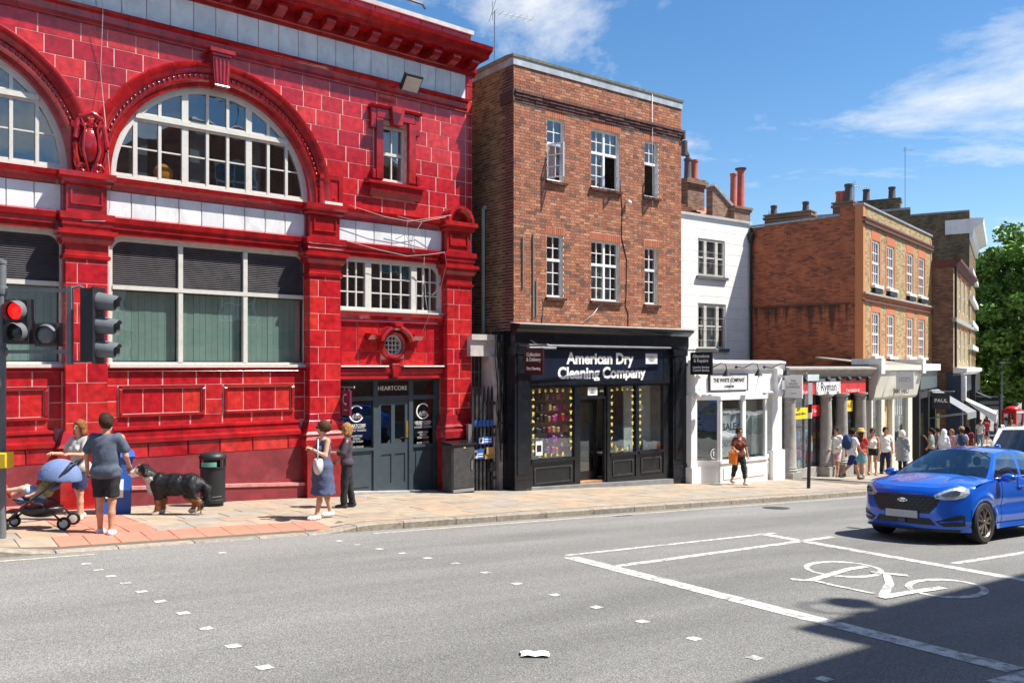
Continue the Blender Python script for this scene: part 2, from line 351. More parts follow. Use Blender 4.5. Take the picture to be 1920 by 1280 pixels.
# kerb line in plan: straight past the buildings, then bending away to the left
KP = [(-22.5, -1.09), K0, (9.56, 23.25), (13.3, 26.7), (18.4, 33.0), (26.0, 45.4), (55, 100), (110, 200)]
def sheet(front, back, up, nx=1):
    mb = MB(); mb.v = [(x, y, gz(x, y, up)) for x, y in front] + [(x, y, gz(x, y, up)) for x, y in back]; n = len(front)
    mb.f = [(i, i + 1, n + i + 1, n + i) for i in range(n - 1)]; return mb
SLABCOL = [(.3, .24, .17), (.36, .29, .21), (.26, .225, .185), (.4, .29, .195), (.32, .275, .22), (.27, .25, .215), (.38, .26, .17)]
STONE = M('paving_stone', ramp=SLABCOL, rough=.8, var=.16, ns=4, bump=.12, bs=30, dirt=.4, dirtcol=(.2, .17, .14), ds=1.2)
FARPAVE = M('far_paving', (.29, .25, .2), .85, var=.2, ns=1.2)
MORTAR = M('slab_joint', (.12, .1, .08), .95)
def dens(a0, a1, n): return [a0 + (a1 - a0) * i / n for i in range(n + 1)]
# bedding under the slabs, built on a small grid so that it follows the dropped kerb
mb = MB(); AA = dens(-3, 24, 60); DD = [.12, .3, .6, .9, 1.2, 1.5, 3, 5.2, 8.2]
mb.v = [tuple(AD(a, d, pav_up(a, d) - .014)) for d in DD for a in AA]; n = len(AA)
mb.f = [(j * n + i, j * n + i + 1, (j + 1) * n + i + 1, (j + 1) * n + i) for j in range(len(DD) - 1) for i in range(n - 1)]
PAVE = ob('pavement', mb, MORTAR, kind='structure')
kk = [AD(24, .1, 0), Vector((13.3, 26.7, 0)), Vector((18.4, 33, 0)), Vector((26, 45.4, 0)), Vector((55, 100, 0)), Vector((110, 200, 0))]
bk = [AD(24, 14, 0), Vector((9, 34, 0)), Vector((14, 44, 0)), Vector((18, 56, 0)), Vector((38, 110, 0)), Vector((80, 210, 0))]
def subd(l, n):
    o = []
    for i in range(len(l) - 1):
        for k in range(n): t = k / n; o.append(((l[i].x * (1 - t) + l[i + 1].x * t), (l[i].y * (1 - t) + l[i + 1].y * t)))
    return o + [(l[-1].x, l[-1].y)]
ob('far_pavement', sheet(subd(kk, 6), subd(bk, 6), .12), FARPAVE, kind='structure')
lk = [(-22.5, -1.09), (AD(-3, .1, 0).x, AD(-3, .1, 0).y)]; lb = [(-27, 4), (AD(-3, 7.5, 0).x, AD(-3, 7.5, 0).y)]
ob('side_pavement', sheet(lk, lb, .11), FARPAVE, kind='structure')
# opposite pavement, under and behind the camera
def AD2(a, d, up): p = AD(a, d, 0); return (p.x, p.y, gz(p.x, p.y, up))
mb = MB(); ax_ = dens(-40, 60, 20)
mb.v = [AD2(a, -11.6, .12) for a in ax_] + [AD2(a, -16.5, .12) for a in ax_] + [AD2(a, -11.6, 0) for a in ax_]; n = len(ax_)
mb.f = [(n + i, n + i + 1, i + 1, i) for i in range(n - 1)] + [(i, i + 1, 2 * n + i + 1, 2 * n + i) for i in range(n - 1)]
ob('opposite_pavement', mb, FARPAVE, kind='structure')
TACT = M('red_tactile_paving', ramp=[(.46, .17, .11), (.5, .2, .13), (.43, .17, .12)], rough=.85, var=.12, ns=30, bump=.2, bs=60, dirt=.25, dirtcol=(.3, .2, .15))
def in_tact(a, d): return (.75 < a < 4.75 and .18 < d < 1.02) or (1.0 < a < 2.2 and .18 < d < 3.4)
def slab(name, a0, a1, d0, d1, mat, g=.006, par=None):
    q = [(a0 + g, d0 + g), (a1 - g, d0 + g), (a1 - g, d1 - g), (a0 + g, d1 - g)]; j = RND.uniform(-.003, .003)
    tilt = [RND.uniform(-.003, .003) for _ in q]
    top = [AD(a, d, pav_up(a, d) + j + t) for (a, d), t in zip(q, tilt)]; e = .008
    mb = MB(); cx = sum((p for p in top), Vector()) / 4
    ins = [p + (cx - p).normalized() * e for p in top]
    mb.v = [tuple(p) for p in ins] + [tuple(p - Vector((0, 0, .006))) for p in top] + [tuple(p - Vector((0, 0, .05))) for p in top]
    mb.f = [(0, 1, 2, 3)] + [(k + i, k + 4 + i, k + 4 + (i + 1) % 4, k + (i + 1) % 4) for k in (0, 4) for i in range(4)]
    return ob(name, mb, mat, par or PAVE)
rows = [.3, .42, 1.02, 1.62, 2.2, 2.85, 3.4, 4.0, 4.6, 5.25]
tblist = []
for i in range(10):                            # blister tiles: band along the kerb, stem to the wall
    for j in range(2): tblist.append((.75 + .4 * i, .75 + .4 * (i + 1), .22 + .4 * j, .62 + .4 * j))
for i in range(3):
    for j in range(6): tblist.append((1.0 + .4 * i, 1.4 + .4 * i, 1.02 + .4 * j, 1.42 + .4 * j))
TT = []
for t in tblist: TT.append(slab('tactile_tile', *t, TACT, .004))
ns_ = 0
for r in range(1, len(rows) - 1):
    d0, d1 = rows[r], rows[r + 1]; a = -2.2 + RND.uniform(0, .5)
    while a < 22.5:
        w = RND.choice([.62, .75, .9, 1.0]) * (1 if a < 14 else 1.25); a1 = min(a + w, 22.9); segs = [(a, a1)]
        if d0 < 1.0: lo, hi = .75, 4.75
        elif d0 < 3.3: lo, hi = 1.0, 2.2
        else: lo = hi = None
        if lo is not None:
            ss = []
            for s0, s1 in segs:
                if s1 <= lo or s0 >= hi: ss.append((s0, s1))
                else:
                    if s0 < lo: ss.append((s0, lo))
                    if s1 > hi: ss.append((hi, s1))
            segs = ss
        for s0, s1 in segs:
            if s1 - s0 > .06: slab('paving_slab', s0, s1, d0, d1, STONE); ns_ += 1
        a = a1
for a0, a1 in ((1.0, 2.2),): slab('paving_slab', a0, a1, 3.42, 3.42 + .001 + .0, STONE) if False else None
KERB = M('granite_kerb', ramp=[(.27, .23, .18), (.32, .27, .21), (.23, .2, .17)], rough=.8, var=.25, ns=14, bump=.35, bs=25, dirt=.55, dirtcol=(.12, .1, .08), ds=3)
def kerbstone(a0, a1):
    g = .008; mb = MB(); n = 3; pr = [(.0, -.13), (-.005, -.02), (.012, -.004), (.03, 0), (.295, 0), (.3, -.1)]
    for i in range(n + 1):
        a = a0 + g + (a1 - a0 - 2 * g) * i / n
        for d, z in pr: mb.v.append(tuple(AD(a, d + RND.uniform(-.004, .004), pav_up(a, max(d, 0)) + z + .002)))
    m = len(pr); mb.f = [(i * m + j, i * m + j + 1, (i + 1) * m + j + 1, (i + 1) * m + j) for i in range(n) for j in range(m - 1)]
    mb.f += [tuple(range(m)), tuple(range(n * m + m - 1, n * m - 1, -1))]
    return ob('kerb_stone', mb, KERB, KERBO, smooth=30)
mb = MB(); mb.v = [tuple(AD(a, .31, .05)) for a in AA] + [tuple(AD(a, .02, .0)) for a in AA]; n = len(AA); mb.f = [(n + i, n + i + 1, i + 1, i) for i in range(n - 1)]
KERBO = ob('kerb', mb, MORTAR, kind='structure')
a = -2.5
while a < 23.5: w = RND.uniform(.75, 1.25); kerbstone(a, a + w); a += w
a = 24.0
mbk = MB()
for i in range(len(kk) - 1):
    p, q = kk[i], kk[i + 1]
    for t in range(8):
        u0, u1 = t / 8, (t + 1) / 8; s0 = p.lerp(q, u0); s1 = p.lerp(q, u1)
        mbk.add([(s0.x, s0.y, gz(s0.x, s0.y, 0)), (s1.x, s1.y, gz(s1.x, s1.y, 0)), (s1.x, s1.y, gz(s1.x, s1.y, .12)), (s0.x, s0.y, gz(s0.x, s0.y, .12))], [(0, 1, 2, 3)])
ob('far_kerb', mbk, KERB, kind='structure')
# gutter channel and yellow/cream edge line
PAINT = M('road_paint', (.58, .57, .53), .8, var=.22, ns=60, dirt=.95, dirtcol=(.2, .2, .195), ds=9, dl=.46, dh=.6)
CREAM = M('faded_edge_paint', (.5, .44, .33), .8, var=.2, ns=40, dirt=.9, dirtcol=(.22, .21, .2), ds=12, dl=.46, dh=.62)
def groundpoly(name, pts, mat, up=.004, kind=None):   # pts: world x,y
    mb = MB(); mb.v = [(x, y, gz(x, y, up)) for x, y in pts]
    lp = [[Vector((x, y, 0)) for x, y in pts]]
    for t in tessellate_polygon(lp):
        A, B, C = [lp[0][i] for i in t]; mb.f.append(tuple(t) if (B - A).cross(C - A).z > 0 else tuple(t[::-1]))
    return ob(name, mb, mat, ROAD)
def pxs(l): return [tuple(gp(*p).xy) for p in l]
def line(p, q, w, mat=PAINT, name='painted_line', n=1, up=.004):
    p, q = Vector(p), Vector(q); d = (q - p).normalized(); s = Vector((-d.y, d.x)) * w / 2
    return groundpoly(name, [tuple(p - s), tuple(q - s), tuple(q + s), tuple(p + s)], mat, up)
line(AD(5.2, -.32, 0).xy, AD(23.5, -.32, 0).xy, .1, CREAM, 'edge_line')
line(AD(-6, -.34, 0).xy, AD(1.05, -.34, 0).xy, .1, CREAM, 'edge_line')
PV = lambda x, y: gp(x, y).xy
line(PV(1068, 1044), PV(1905, 1256), .24)                 # stop line
line(PV(1062, 1041), PV(1452, 999), .1)
line(PV(1150, 1062), PV(1562, 1006), .14)
line(PV(1425, 1000), PV(1920 + 300, 1140), .2)
line(PV(1788, 1056), PV(2100, 1008), .12)
line(PV(1880, 1284), PV(2000, 1252), .24)
for x, y in [(162, 1057), (184, 1068), (208, 1080), (236, 1093), (266, 1109), (301, 1127), (344, 1149), (386, 1178), (437, 1211), (496, 1251), (566, 1300),
             (635, 1014), (671, 1021), (711, 1029), (755, 1037), (802, 1046), (854, 1056), (911, 1073), (969, 1094), (1041, 1115), (1118, 1138), (1204, 1165), (1302, 1197), (1415, 1233), (1545, 1273), (416, 1036)]:
    c = PV(x, y); line(c - Vector((KC, KS)) * .055, c + Vector((KC, KS)) * .055, .11, PAINT, 'crossing_stud')
def strokepx(pts, w, closed=False, name='cycle_symbol'):
    P = [PV(*p) for p in pts]; n = len(P); L, Rr = [], []
    for i in range(n):
        a_, b_ = (P[(i - 1) % n], P[(i + 1) % n]) if closed else (P[max(i - 1, 0)], P[min(i + 1, n - 1)])
        d = (b_ - a_).normalized(); s = Vector((-d.y, d.x * 1.9)) * w / 2; L.append(P[i] + s); Rr.append(P[i] - s)
    mb = MB(); mb.v = [(p.x, p.y, gz(p.x, p.y, SYM[0])) for p in L + Rr]; SYM[0] += .0012; m = n if closed else n - 1
    mb.f = [(i, n + i, n + (i + 1) % n, (i + 1) % n) for i in range(m)]
    mb.f = [f if (Vector(mb.v[f[1]]) - Vector(mb.v[f[0]])).cross(Vector(mb.v[f[2]]) - Vector(mb.v[f[0]])).z > 0 else f[::-1] for f in mb.f]
    return ob(name, mb, PAINT, ROAD)
SYM = [.004]
def ell(cx, cy, rx, ry, rot=0, n=28):
    return [(cx + rx * math.cos(t) + ry * math.sin(t) * rot, cy + ry * math.sin(t) + rx * math.cos(t) * .06) for t in [2 * math.pi * i / n for i in range(n)]]
strokepx(ell(1582, 1067, 70, 13.5), .065, True); strokepx(ell(1775, 1103, 72, 16), .065, True)
strokepx([(1483, 1086), (1520, 1088), (1590, 1067), (1625, 1062)], .08)
strokepx([(1520, 1087), (1565, 1098), (1640, 1113)], .06); strokepx([(1655, 1119), (1668, 1095), (1662, 1076), (1632, 1073), (1702, 1079)], .085)
strokepx([(1652, 1121), (1700, 1112), (1768, 1102)], .08)
# street litter and ironwork
PAPER = M('paper', (.7, .78, .78), .8, var=.1)
p = gp(1003, 1228); pm = MB()
for i in range(5):
    for j in range(4):
        x = p.x + (i - 2) * .056 + .006 * math.sin(j * 2); y = p.y + (j - 1.5) * .05; pm.v.append((x, y, gz(x, y, .012 + .012 * math.sin(i * 1.7 + j) ** 2)))
pm.f = [(j + i * 4, j + i * 4 + 4, j + i * 4 + 5, j + i * 4 + 1) for i in range(4) for j in range(3)]
tag(ob('paper_sheet', pm, PAPER, smooth=True), 'crumpled pale sheet of paper lying on the asphalt', 'paper')
IRON = M('cast_iron', (.05, .05, .05), .6, metal=.4, var=.3)
gr = gp(1178, 968); gt = thing('drain_grate', 'cast iron drain grate set in the gutter beside the kerb', 'drain', (gr.x, gr.y, gz(gr.x, gr.y)), KA)
gt.rotation_euler = (0, 0, KA)
for i in range(7): ob('bar', MB().box(-.22 + i * .07, -.19 + i * .07, -.2, .2, -.06, .006 - i * .0034), IRON, gt)
cv = gp(1455, 952)
mc = MB().lathe([(.3, -.02), (.3, .006), (.27, .008), (.26, .004), (.001, .005)], (0, 0, 0), 20)
cvo = ob('manhole_cover', mc, IRON); cvo.location = (cv.x, cv.y, gz(cv.x, cv.y)); cvo.rotation_euler = (-.0679, .0133, 0)
tag(cvo, 'round iron access cover in the road near the kerb', 'manhole cover')
# ============================================================ red tiled corner building
REDS = [(.4, .01, .018), (.47, .016, .019), (.33, .008, .015), (.43, .013, .02), (.54, .034, .026), (.36, .009, .018), (.48, .02, .02), (.29, .008, .015)]
RTILE = M('red_glazed_tile', ramp=REDS, rough=.2, var=.32, ns=7, bump=.09, bs=9, coat=.25, dirt=.45, dirtcol=(.1, .008, .014), ds=3.5, streak=3)
RMOULD = M('red_glazed_moulding', ramp=[(.35, .011, .013), (.27, .008, .012), (.4, .016, .014)], rough=.17, var=.3, ns=5, bump=.05, bs=12, coat=.3, dirt=.5, dirtcol=(.08, .008, .014), ds=3)
GROUT = M('pale_grout', (.62, .34, .31), .9, var=.2, ns=8)
WTILE = M('white_faience', ramp=[(.66, .68, .68), (.72, .73, .72), (.6, .63, .64)], rough=.36, var=.1, ns=3, dirt=.6, dirtcol=(.3, .29, .27), ds=2.6, streak=2.5, coat=.05)
MAROON = M('maroon_render', (.2, .022, .03), .55, var=.25, ns=3, bump=.15, bs=25, dirt=.5, dirtcol=(.28, .09, .09), ds=4)
WINF = M('old_white_frame', (.56, .55, .5), .55, var=.14, ns=6, dirt=.6, dirtcol=(.26, .2, .14), ds=6)
LEADM = M('lead_sheet', (.3, .32, .34), .6, metal=.3, var=.2, dirt=.3)
RB = thing('tiled_station_building', 'red glazed tile building with arched windows and dentil cornice', 'building', (-1.19, 21.93, 0), rad(39.8), zb=-3.2)
def arch_pts(cx, z0, cz, r, n=28):
    return [(cx - r, z0)] + [(cx + r, z0)] + [(cx + r * math.cos(math.pi * i / n), cz + r * math.sin(math.pi * i / n)) for i in range(n + 1)][0:]
ACS = [-6.43, -11.33]; ACZ = 3.68; AR = 2.12
def rect(u0, u1, z0, z1): return [(u0, z0), (u1, z0), (u1, z1), (u0, z1)]
holes = []
for cx in ACS: holes.append([(cx - AR, 3.62), (cx + AR, 3.62)] + [(cx + AR * math.cos(math.pi * i / 28), ACZ + AR * math.sin(math.pi * i / 28)) for i in range(29)])
holes += [rect(-8.54, -4.36, -.02, 2.52), rect(-13.44, -9.3, -.02, 2.52), rect(-2.48, -1.8, 4.42, 5.76), rect(-3.66, -.76, 1.3, 2.53), rect(-3.66, -.7, -3.4, -.26)]
holes.append([(-2.2 + .25 * math.cos(t), .5 + .25 * math.sin(t)) for t in [2 * math.pi * i / 24 for i in range(24)]])
w = MB().tess(rect(-15, .2, -3.8, 8.0), holes, -.002, 0, .42)
w.add([(.2, .012, -3.8), (.2, 5, -3.8), (.2, 5, 8.3), (.2, .012, 8.3)], [(0, 1, 2, 3)]); w.add([(-15, .1, 8), (.2, .1, 8), (.2, 5, 8), (-15, 5, 8)], [(0, 1, 2, 3)])
w.add([(-15, 5, -3.8), (.2, 5, -3.8), (.2, 5, 8), (-15, 5, 8)], [(3, 2, 1, 0)]); w.add([(-15, .012, -3.8), (-15, 5, -3.8), (-15, 5, 8), (-15, .012, 8)], [(3, 2, 1, 0)])
ob('wall', w, GROUT, RB)
TCOUNT = [0]; TSTUFF = MB()
def tile(pts, yf=-.0, mat=RTILE, th=.03, name='tile'):
    if len(pts) < 3 or area(pts) < .006: return
    n = len(pts); cx = sum(p[0] for p in pts) / n; cz = sum(p[1] for p in pts) / n; g = .0068
    q = [(x + (cx - x) * g / max(abs(cx - x) + abs(cz - z), .05) * 1.6, z + (cz - z) * g / max(abs(cx - x) + abs(cz - z), .05) * 1.6) for x, z in pts]
    if TCOUNT[0] < 298 or mat is not RTILE:
        ob(name, MB().poly(q, yf - .008, yf + th, .009), mat, RB)
        if mat is RTILE: TCOUNT[0] += 1
    else: TSTUFF.poly(q, yf - .008, yf + th, .009)
def tilerow(u0, u1, z0, z1, yf=0, lo=.42, hi=.78, cut=None, rects=()):
    u = u0
    while u < u1 - .02:
        w_ = RND.uniform(lo, hi); e = u + w_
        if u1 - e < lo * .6: e = u1
        segs = [(u, e)]
        for r0, r1, rz0, rz1 in rects:
            if rz0 < (z0 + z1) / 2 < rz1:
                ss = []
                for s0, s1 in segs:
                    if s1 <= r0 or s0 >= r1: ss.append((s0, s1))
                    else:
                        if s0 < r0: ss.append((s0, r0))
                        if s1 > r1: ss.append((r1, s1))
                segs = ss
        for s0, s1 in segs:
            if s1 - s0 < .04: continue
            p = rect(s0, s1, z0, z1)
            for cx, cz, r in (cut or ()): p = clip_circle_out(p, cx, cz, r) if p else p
            tile(p, yf)
        u = e
# upper wall: eight courses between ledge and string moulding
zr = [3.6, 3.97, 4.34, 4.7, 5.06, 5.42, 5.77, 6.12, 6.47]
cuts = [(cx, ACZ, 2.46) for cx in ACS]
for i in range(8):
    tilerow(-11.2, 0, zr[i], zr[i + 1], 0, cut=cuts, rects=[(-2.72, -1.55, 4.0, 6.05)])
    tile(rect(.0, .2, zr[i], zr[i + 1]))
for z0 in (6.47, 6.82, 7.15): tile(rect(.0, .2, z0, z0 + .33), -.02)
tilerow(-11.2, .16, 8.02, 8.5, 0, .5, .8)
# pilasters: fluted by tile courses, on base blocks
PILS = [(-.76, 0), (-4.47, -3.7), (-9.36, -8.62)]
for k, (u0, u1) in enumerate(PILS):
    z = -1.42; i = 0
    while z < 1.98:
        z1 = min(z + .37, 2.02)
        if k == 2 and False: pass
        m = u0 + (u1 - u0) * (.5 if i % 2 else .28)
        for s0, s1 in ((u0, m), (m, u1)): ob('pilaster_tile', MB().pil(s0 + .006, s1 - .006, -.252, .05, z + .006, z1 - .006, .006), RTILE, RB)
        z = z1; i += 1
    ob('pilaster_core', MB().box(u0 + .02, u1 - .02, -.246, .0, -1.4, 2.0), GROUT, RB)
    c = (u0 + u1) / 2; hw = (u1 - u0) / 2
    def ring(pr, name):   # profile (out, z) carried round the three sides of the pilaster
        mb = MB(); loop = [(-1, 0), (-1, 1), (1, 1), (1, 0)]
        for o, zz in pr:
            for sx, sy in loop: mb.v.append((c + sx * (hw + o), -(.25 + o) if sy else .02, zz))
        m_ = len(pr)
        for a_ in range(m_ - 1):
            for j in range(3): mb.f.append((a_ * 4 + j, a_ * 4 + j + 1, (a_ + 1) * 4 + j + 1, (a_ + 1) * 4 + j))
        mb.f.append((3, 2, 1, 0)); mb.f.append(tuple((m_ - 1) * 4 + j for j in range(4)))
        return ob(name, mb, RMOULD, RB)
    ring([(.0, 1.98), (.035, 2.0), (.04, 2.06), (0, 2.08)], 'necking')
    ring([(.004, 2.08), (.004, 2.26), (.05, 2.28), (.09, 2.36), (.09, 2.42), (.14, 2.44), (.14, 2.52), (.05, 2.53)], 'capital')
    ring([(.04, 2.53), (.05, 2.6), (.07, 2.62), (.07, 2.7), (.1, 2.72), (.1, 2.84), (.0, 2.86)], 'architrave_block')
    ring([(-.02, 2.86), (-.02, 3.36)], 'pedestal')
    pz = ring([(.0, 3.36), (.06, 3.4), (.06, 3.46), (.12, 3.5), (.12, 3.6), (.0, 3.62)], 'ledge_block')
    # sunk panel of the pedestal
    y = -.25
    ob('panel_frame', MB().poly(rect(c - .28, c + .28, 3.0, 3.03), y - .02, y + .02).poly(rect(c - .28, c + .28, 3.27, 3.3), y - .01, y + .02).poly(rect(c - .28, c - .25, 3.03, 3.27), y - .01, y + .02).poly(rect(c + .25, c + .28, 3.03, 3.27), y - .01, y + .02), RMOULD, RB)
    ring([(.16, -1.78), (.16, -1.62), (.12, -1.55), (.15, -1.5), (.1, -1.44), (.06, -1.3), (.03, -1.22), (.0, -1.2)], 'base_moulding')
    ring([(.1, -3.8), (.1, -2.0), (.14, -1.78)], 'base_block')
    # small rounded pediment on the end pilaster
    if k == 0:
        mb = MB().arc([(.26, .0), (.26, .3), (.33, .36), (.4, .36), (.42, .0)], c, 3.6, 0, math.pi, 12); ob('pediment', mb, RMOULD, RB, smooth=35)
        ob('pediment_recess', MB().poly([(c + .27 * math.cos(math.pi * i / 12), 3.6 + .27 * math.sin(math.pi * i / 12)) for i in range(13)], -.12, 0), RMOULD, RB)
# running mouldings, cut into blocks
def run(pr, u0, u1, name, step=1.15, mat=RMOULD):
    n = max(1, round((u1 - u0) / step))
    for i in range(n):
        a0 = u0 + (u1 - u0) * i / n; a1 = u0 + (u1 - u0) * (i + 1) / n
        ob(name, MB().prof(pr, a0 + .002, a1 - .002), mat, RB)
LEDGE = [(-.02, 3.36), (.05, 3.38), (.07, 3.44), (.14, 3.48), (.2, 3.52), (.22, 3.6), (.1, 3.62), (-.02, 3.62)]
ARCHI = [(-.02, 2.53), (.06, 2.53), (.07, 2.62), (.1, 2.63), (.1, 2.72), (.14, 2.74), (.16, 2.84), (.1, 2.87), (-.02, 2.87)]
BASEM = [(-.02, -1.5), (.15, -1.5), (.15, -1.42), (.09, -1.38), (.07, -1.27), (.1, -1.24), (.09, -1.19), (-.02, -1.16)]
for u0, u1 in ((-8.5, -4.59), (-13.4, -9.48), (-3.58, -.88)):
    run(LEDGE, u0, u1, 'ledge'); run(ARCHI, u0, u1, 'architrave')
for u0, u1 in ((-8.47, -4.62), (-13.4, -9.5)): run(BASEM, u0, u1, 'base_course')
run([(-.02, 6.47), (.06, 6.47), (.05, 6.5), (.08, 6.56), (.09, 6.68), (.15, 6.72), (.16, 6.78), (-.02, 6.8)], -12, 0.0, 'string_moulding', .62)
# white frieze under the cornice, and the white bands over the windows
def whites(u0, u1, z0, z1, st, yf):
    n = round((u1 - u0) / st)
    for i in range(n): tile(rect(u0 + (u1 - u0) * i / n + .002, u0 + (u1 - u0) * (i + 1) / n - .002, z0, z1), yf, WTILE, .05, 'frieze_tile')
whites(-12, -.02, 6.8, 7.44, .46, -.02)
for u0, u1 in ((-8.6, -4.49), (-13.4, -9.38), (-3.68, -.78)): whites(u0, u1, 2.87, 3.37, .455, -.03)
# cornice with brackets
run([(-.02, 7.42), (.06, 7.43), (.08, 7.5), (.1, 7.52), (.1, 7.72), (.62, 7.74), (.64, 7.82), (.77, 7.9), (.8, 8.0), (.2, 8.04), (-.02, 8.04)], -12, .28, 'cornice', .9)
for i in range(21):
    u = -.02 - i * .575
    ob('bracket', MB().prof([(.1, 7.53), (.24, 7.53), (.38, 7.57), (.47, 7.63), (.47, 7.72), (.1, 7.72)], u - .11, u + .11).box(u - .13, u + .13, -.5, -.1, 7.7, 7.725), RMOULD, RB)
ob('parapet_coping', MB().prof([(-.35, 8.5), (.07, 8.5), (.08, 8.6), (-.35, 8.64)], -12, .22), M('coping_stone', (.62, .62, .6), .7, dirt=.4), RB)
ob('parapet_back', MB().box(-12, .19, .02, .34, 8.0, 8.5), MAROON, RB)
# --- the two arches
for ai, cx in enumerate(ACS):
    PR = [(2.08, -.1), (2.08, .03), (2.17, .05), (2.2, .1), (2.235, .105), (2.235, .075), (2.33, .075), (2.335, .12), (2.4, .15), (2.46, .19), (2.53, .2), (2.565, .15), (2.57, -.02)]
    t0 = rad(-2)
    N_ = 16
    a_end = math.pi + rad(2)
    for i in range(N_):
        b0 = t0 + (a_end - t0) * i / N_ + .0012; b1 = t0 + (a_end - t0) * (i + 1) / N_ - .0012
        if ai == 1 and i > 8: continue
        ob('arch_block', MB().arc(PR, cx, ACZ, b0, b1, 4), RMOULD, RB, smooth=28)
    mb = MB()
    for i in range(64 if ai == 0 else 36):
        t = math.pi * (i + .5) / 64; r = 2.285
        mb.ball((cx + r * math.cos(t), -.085, ACZ + r * math.sin(t)), .03, .035, .045, 6, 4)
    ob('bead_moulding', mb, RMOULD, RB, smooth='all', kind='stuff')
    # window: frame ring, transom, mullions, panes
    fy = .14
    fr = MB().arc([(1.96, -fy - .05), (1.96, -fy + .05), (2.12, -fy + .05), (2.12, -fy - .05)], cx, ACZ, rad(-1.5), math.pi + rad(1.5), 36)
    fr.box(cx - 2.1, cx + 2.1, fy - .06, fy + .05, 3.6, 3.72)
    win = ob('arched_window', fr, WINF, RB, smooth=30)
    ms = [-1.86 + .0, -1.42, -.92, -.42, .0, .44, .9, 1.36, 1.8]
    mu = [(-1.6, .04), (-1.13, .03), (-.63, .065), (-.17, .03), (.26, .03), (.72, .065), (1.16, .03), (1.58, .03)]
    tz = 4.93
    def top(u): return ACZ + math.sqrt(max(.0, 1.99 ** 2 - u * u))
    bars = MB()
    for u, wd in mu:
        zt = top(u); bars.box(cx + u - wd, cx + u + wd, fy - .045, fy + .03, 3.72, min(zt, tz - .03))
        if zt > tz + .1: bars.box(cx + u - wd, cx + u + wd, fy - .045, fy + .03, tz + .05, zt)
    tr = math.sqrt(2.03 ** 2 - (tz - ACZ) ** 2); bars.box(cx - tr, cx + tr, fy - .085, fy + .03, tz - .045, tz + .05)
    ob('mullions', bars, WINF, win)
    zb_ = 4.3; ed = [-2.0] + [u for u, _ in mu] + [2.0]; wd = [0] + [w_ for _, w_ in mu] + [0]
    for i in range(9):
        a0 = ed[i] + wd[i]; a1 = ed[i + 1] - wd[i + 1]
        for z0, z1 in ((3.72, zb_), (zb_, tz - .04), (tz + .05, 5.8)):
            p = clip_circle_in(rect(cx + a0, cx + a1, z0, z1), cx, ACZ, 1.985)
            if len(p) > 2 and area(p) > .01: ob('pane', MB().poly(p, fy - .006 + RND.uniform(-.004, .004), fy + .004), GLASS, win)
        am = max(abs(a0), abs(a1))
        ob('glazing_bar', MB().box(max(cx + a0, cx - 1.9), min(cx + a1, cx + 1.9), fy - .025, fy + .02, zb_ - .014, zb_ + .014), WINF, win)
        # sash edges
        for z0, z1 in ((3.72, 3.77), (tz - .09, tz - .045), (tz + .05, tz + .09)):
            mid = (z0 + z1) / 2; lim = math.sqrt(max(0.01, 1.97 ** 2 - (mid - ACZ) ** 2)); b0, b1 = max(a0, -lim), min(a1, lim)
            if b1 - b0 > .06: ob('glazing_bar', MB().box(cx + b0, cx + b1, fy - .03, fy + .02, z0, z1), WINF, win)
    ri = MB().box(cx - 2.15, cx + 2.15, .9, .95, 3.5, 5.95).box(cx - 2.15, cx + 2.15, .42, .9, 3.45, 3.5)
    ob('room_back', ri, DARKIN, win)
    cu = MB()
    for j in range(3): cu.box(cx - 1.6 + j * 1.2, cx - 1.25 + j * 1.2, .5, .54, 3.6, 5.2)
    ob('curtain', cu, M('pale_curtain', (.12, .15, .17), .9), win)
    if ai == 0:
        ob('cushion', MB().ball((cx - .98, .36, 3.92), .2, .1, .2, 10, 6), M('orange_cloth', (.75, .25, .02), .8), win, smooth='all')
        k = MB().poly([(cx - .26, 6.42), (cx + .26, 6.42), (cx + .26, 6.5), (cx - .26, 6.5)], -.32, 0).poly([(cx - .14, 5.72), (cx + .14, 5.72), (cx + .19, 6.42), (cx - .19, 6.42)], -.24, 0).poly([(cx - .19, 6.36), (cx + .19, 6.36), (cx + .22, 6.42), (cx - .22, 6.42)], -.28, 0)
        for j in range(4): k.tube([(cx - .1 + j * .066, -.245, 5.8), (cx - .13 + j * .086, -.245, 6.3)], [.018, .024], 6)
        k.tube([(cx - .15, -.25, 5.75), (cx + .15, -.25, 5.75)], .03, 8)
        ob('keystone', k, RMOULD, RB, smooth=30)
# springer block right of the arch
sp_ = MB().pil(-4.16, -3.62, -.14, .02, 3.62, 4.28, .015); ob('springer_block', sp_, RTILE, RB)
ob('springer_frame', MB().box(-4.17, -3.6, -.17, -.13, 4.2, 4.3).box(-3.7, -3.6, -.17, -.13, 3.62, 4.2).box(-4.0, -3.78, -.155, -.13, 3.78, 3.83).box(-4.0, -3.96, -.155, -.13, 3.83, 4.1), RMOULD, RB)
ob('springer_sill', MB().box(-4.1, -3.66, -.26, -.14, 3.62, 3.68), M('weathered_white', (.7, .66, .58), .7), RB)
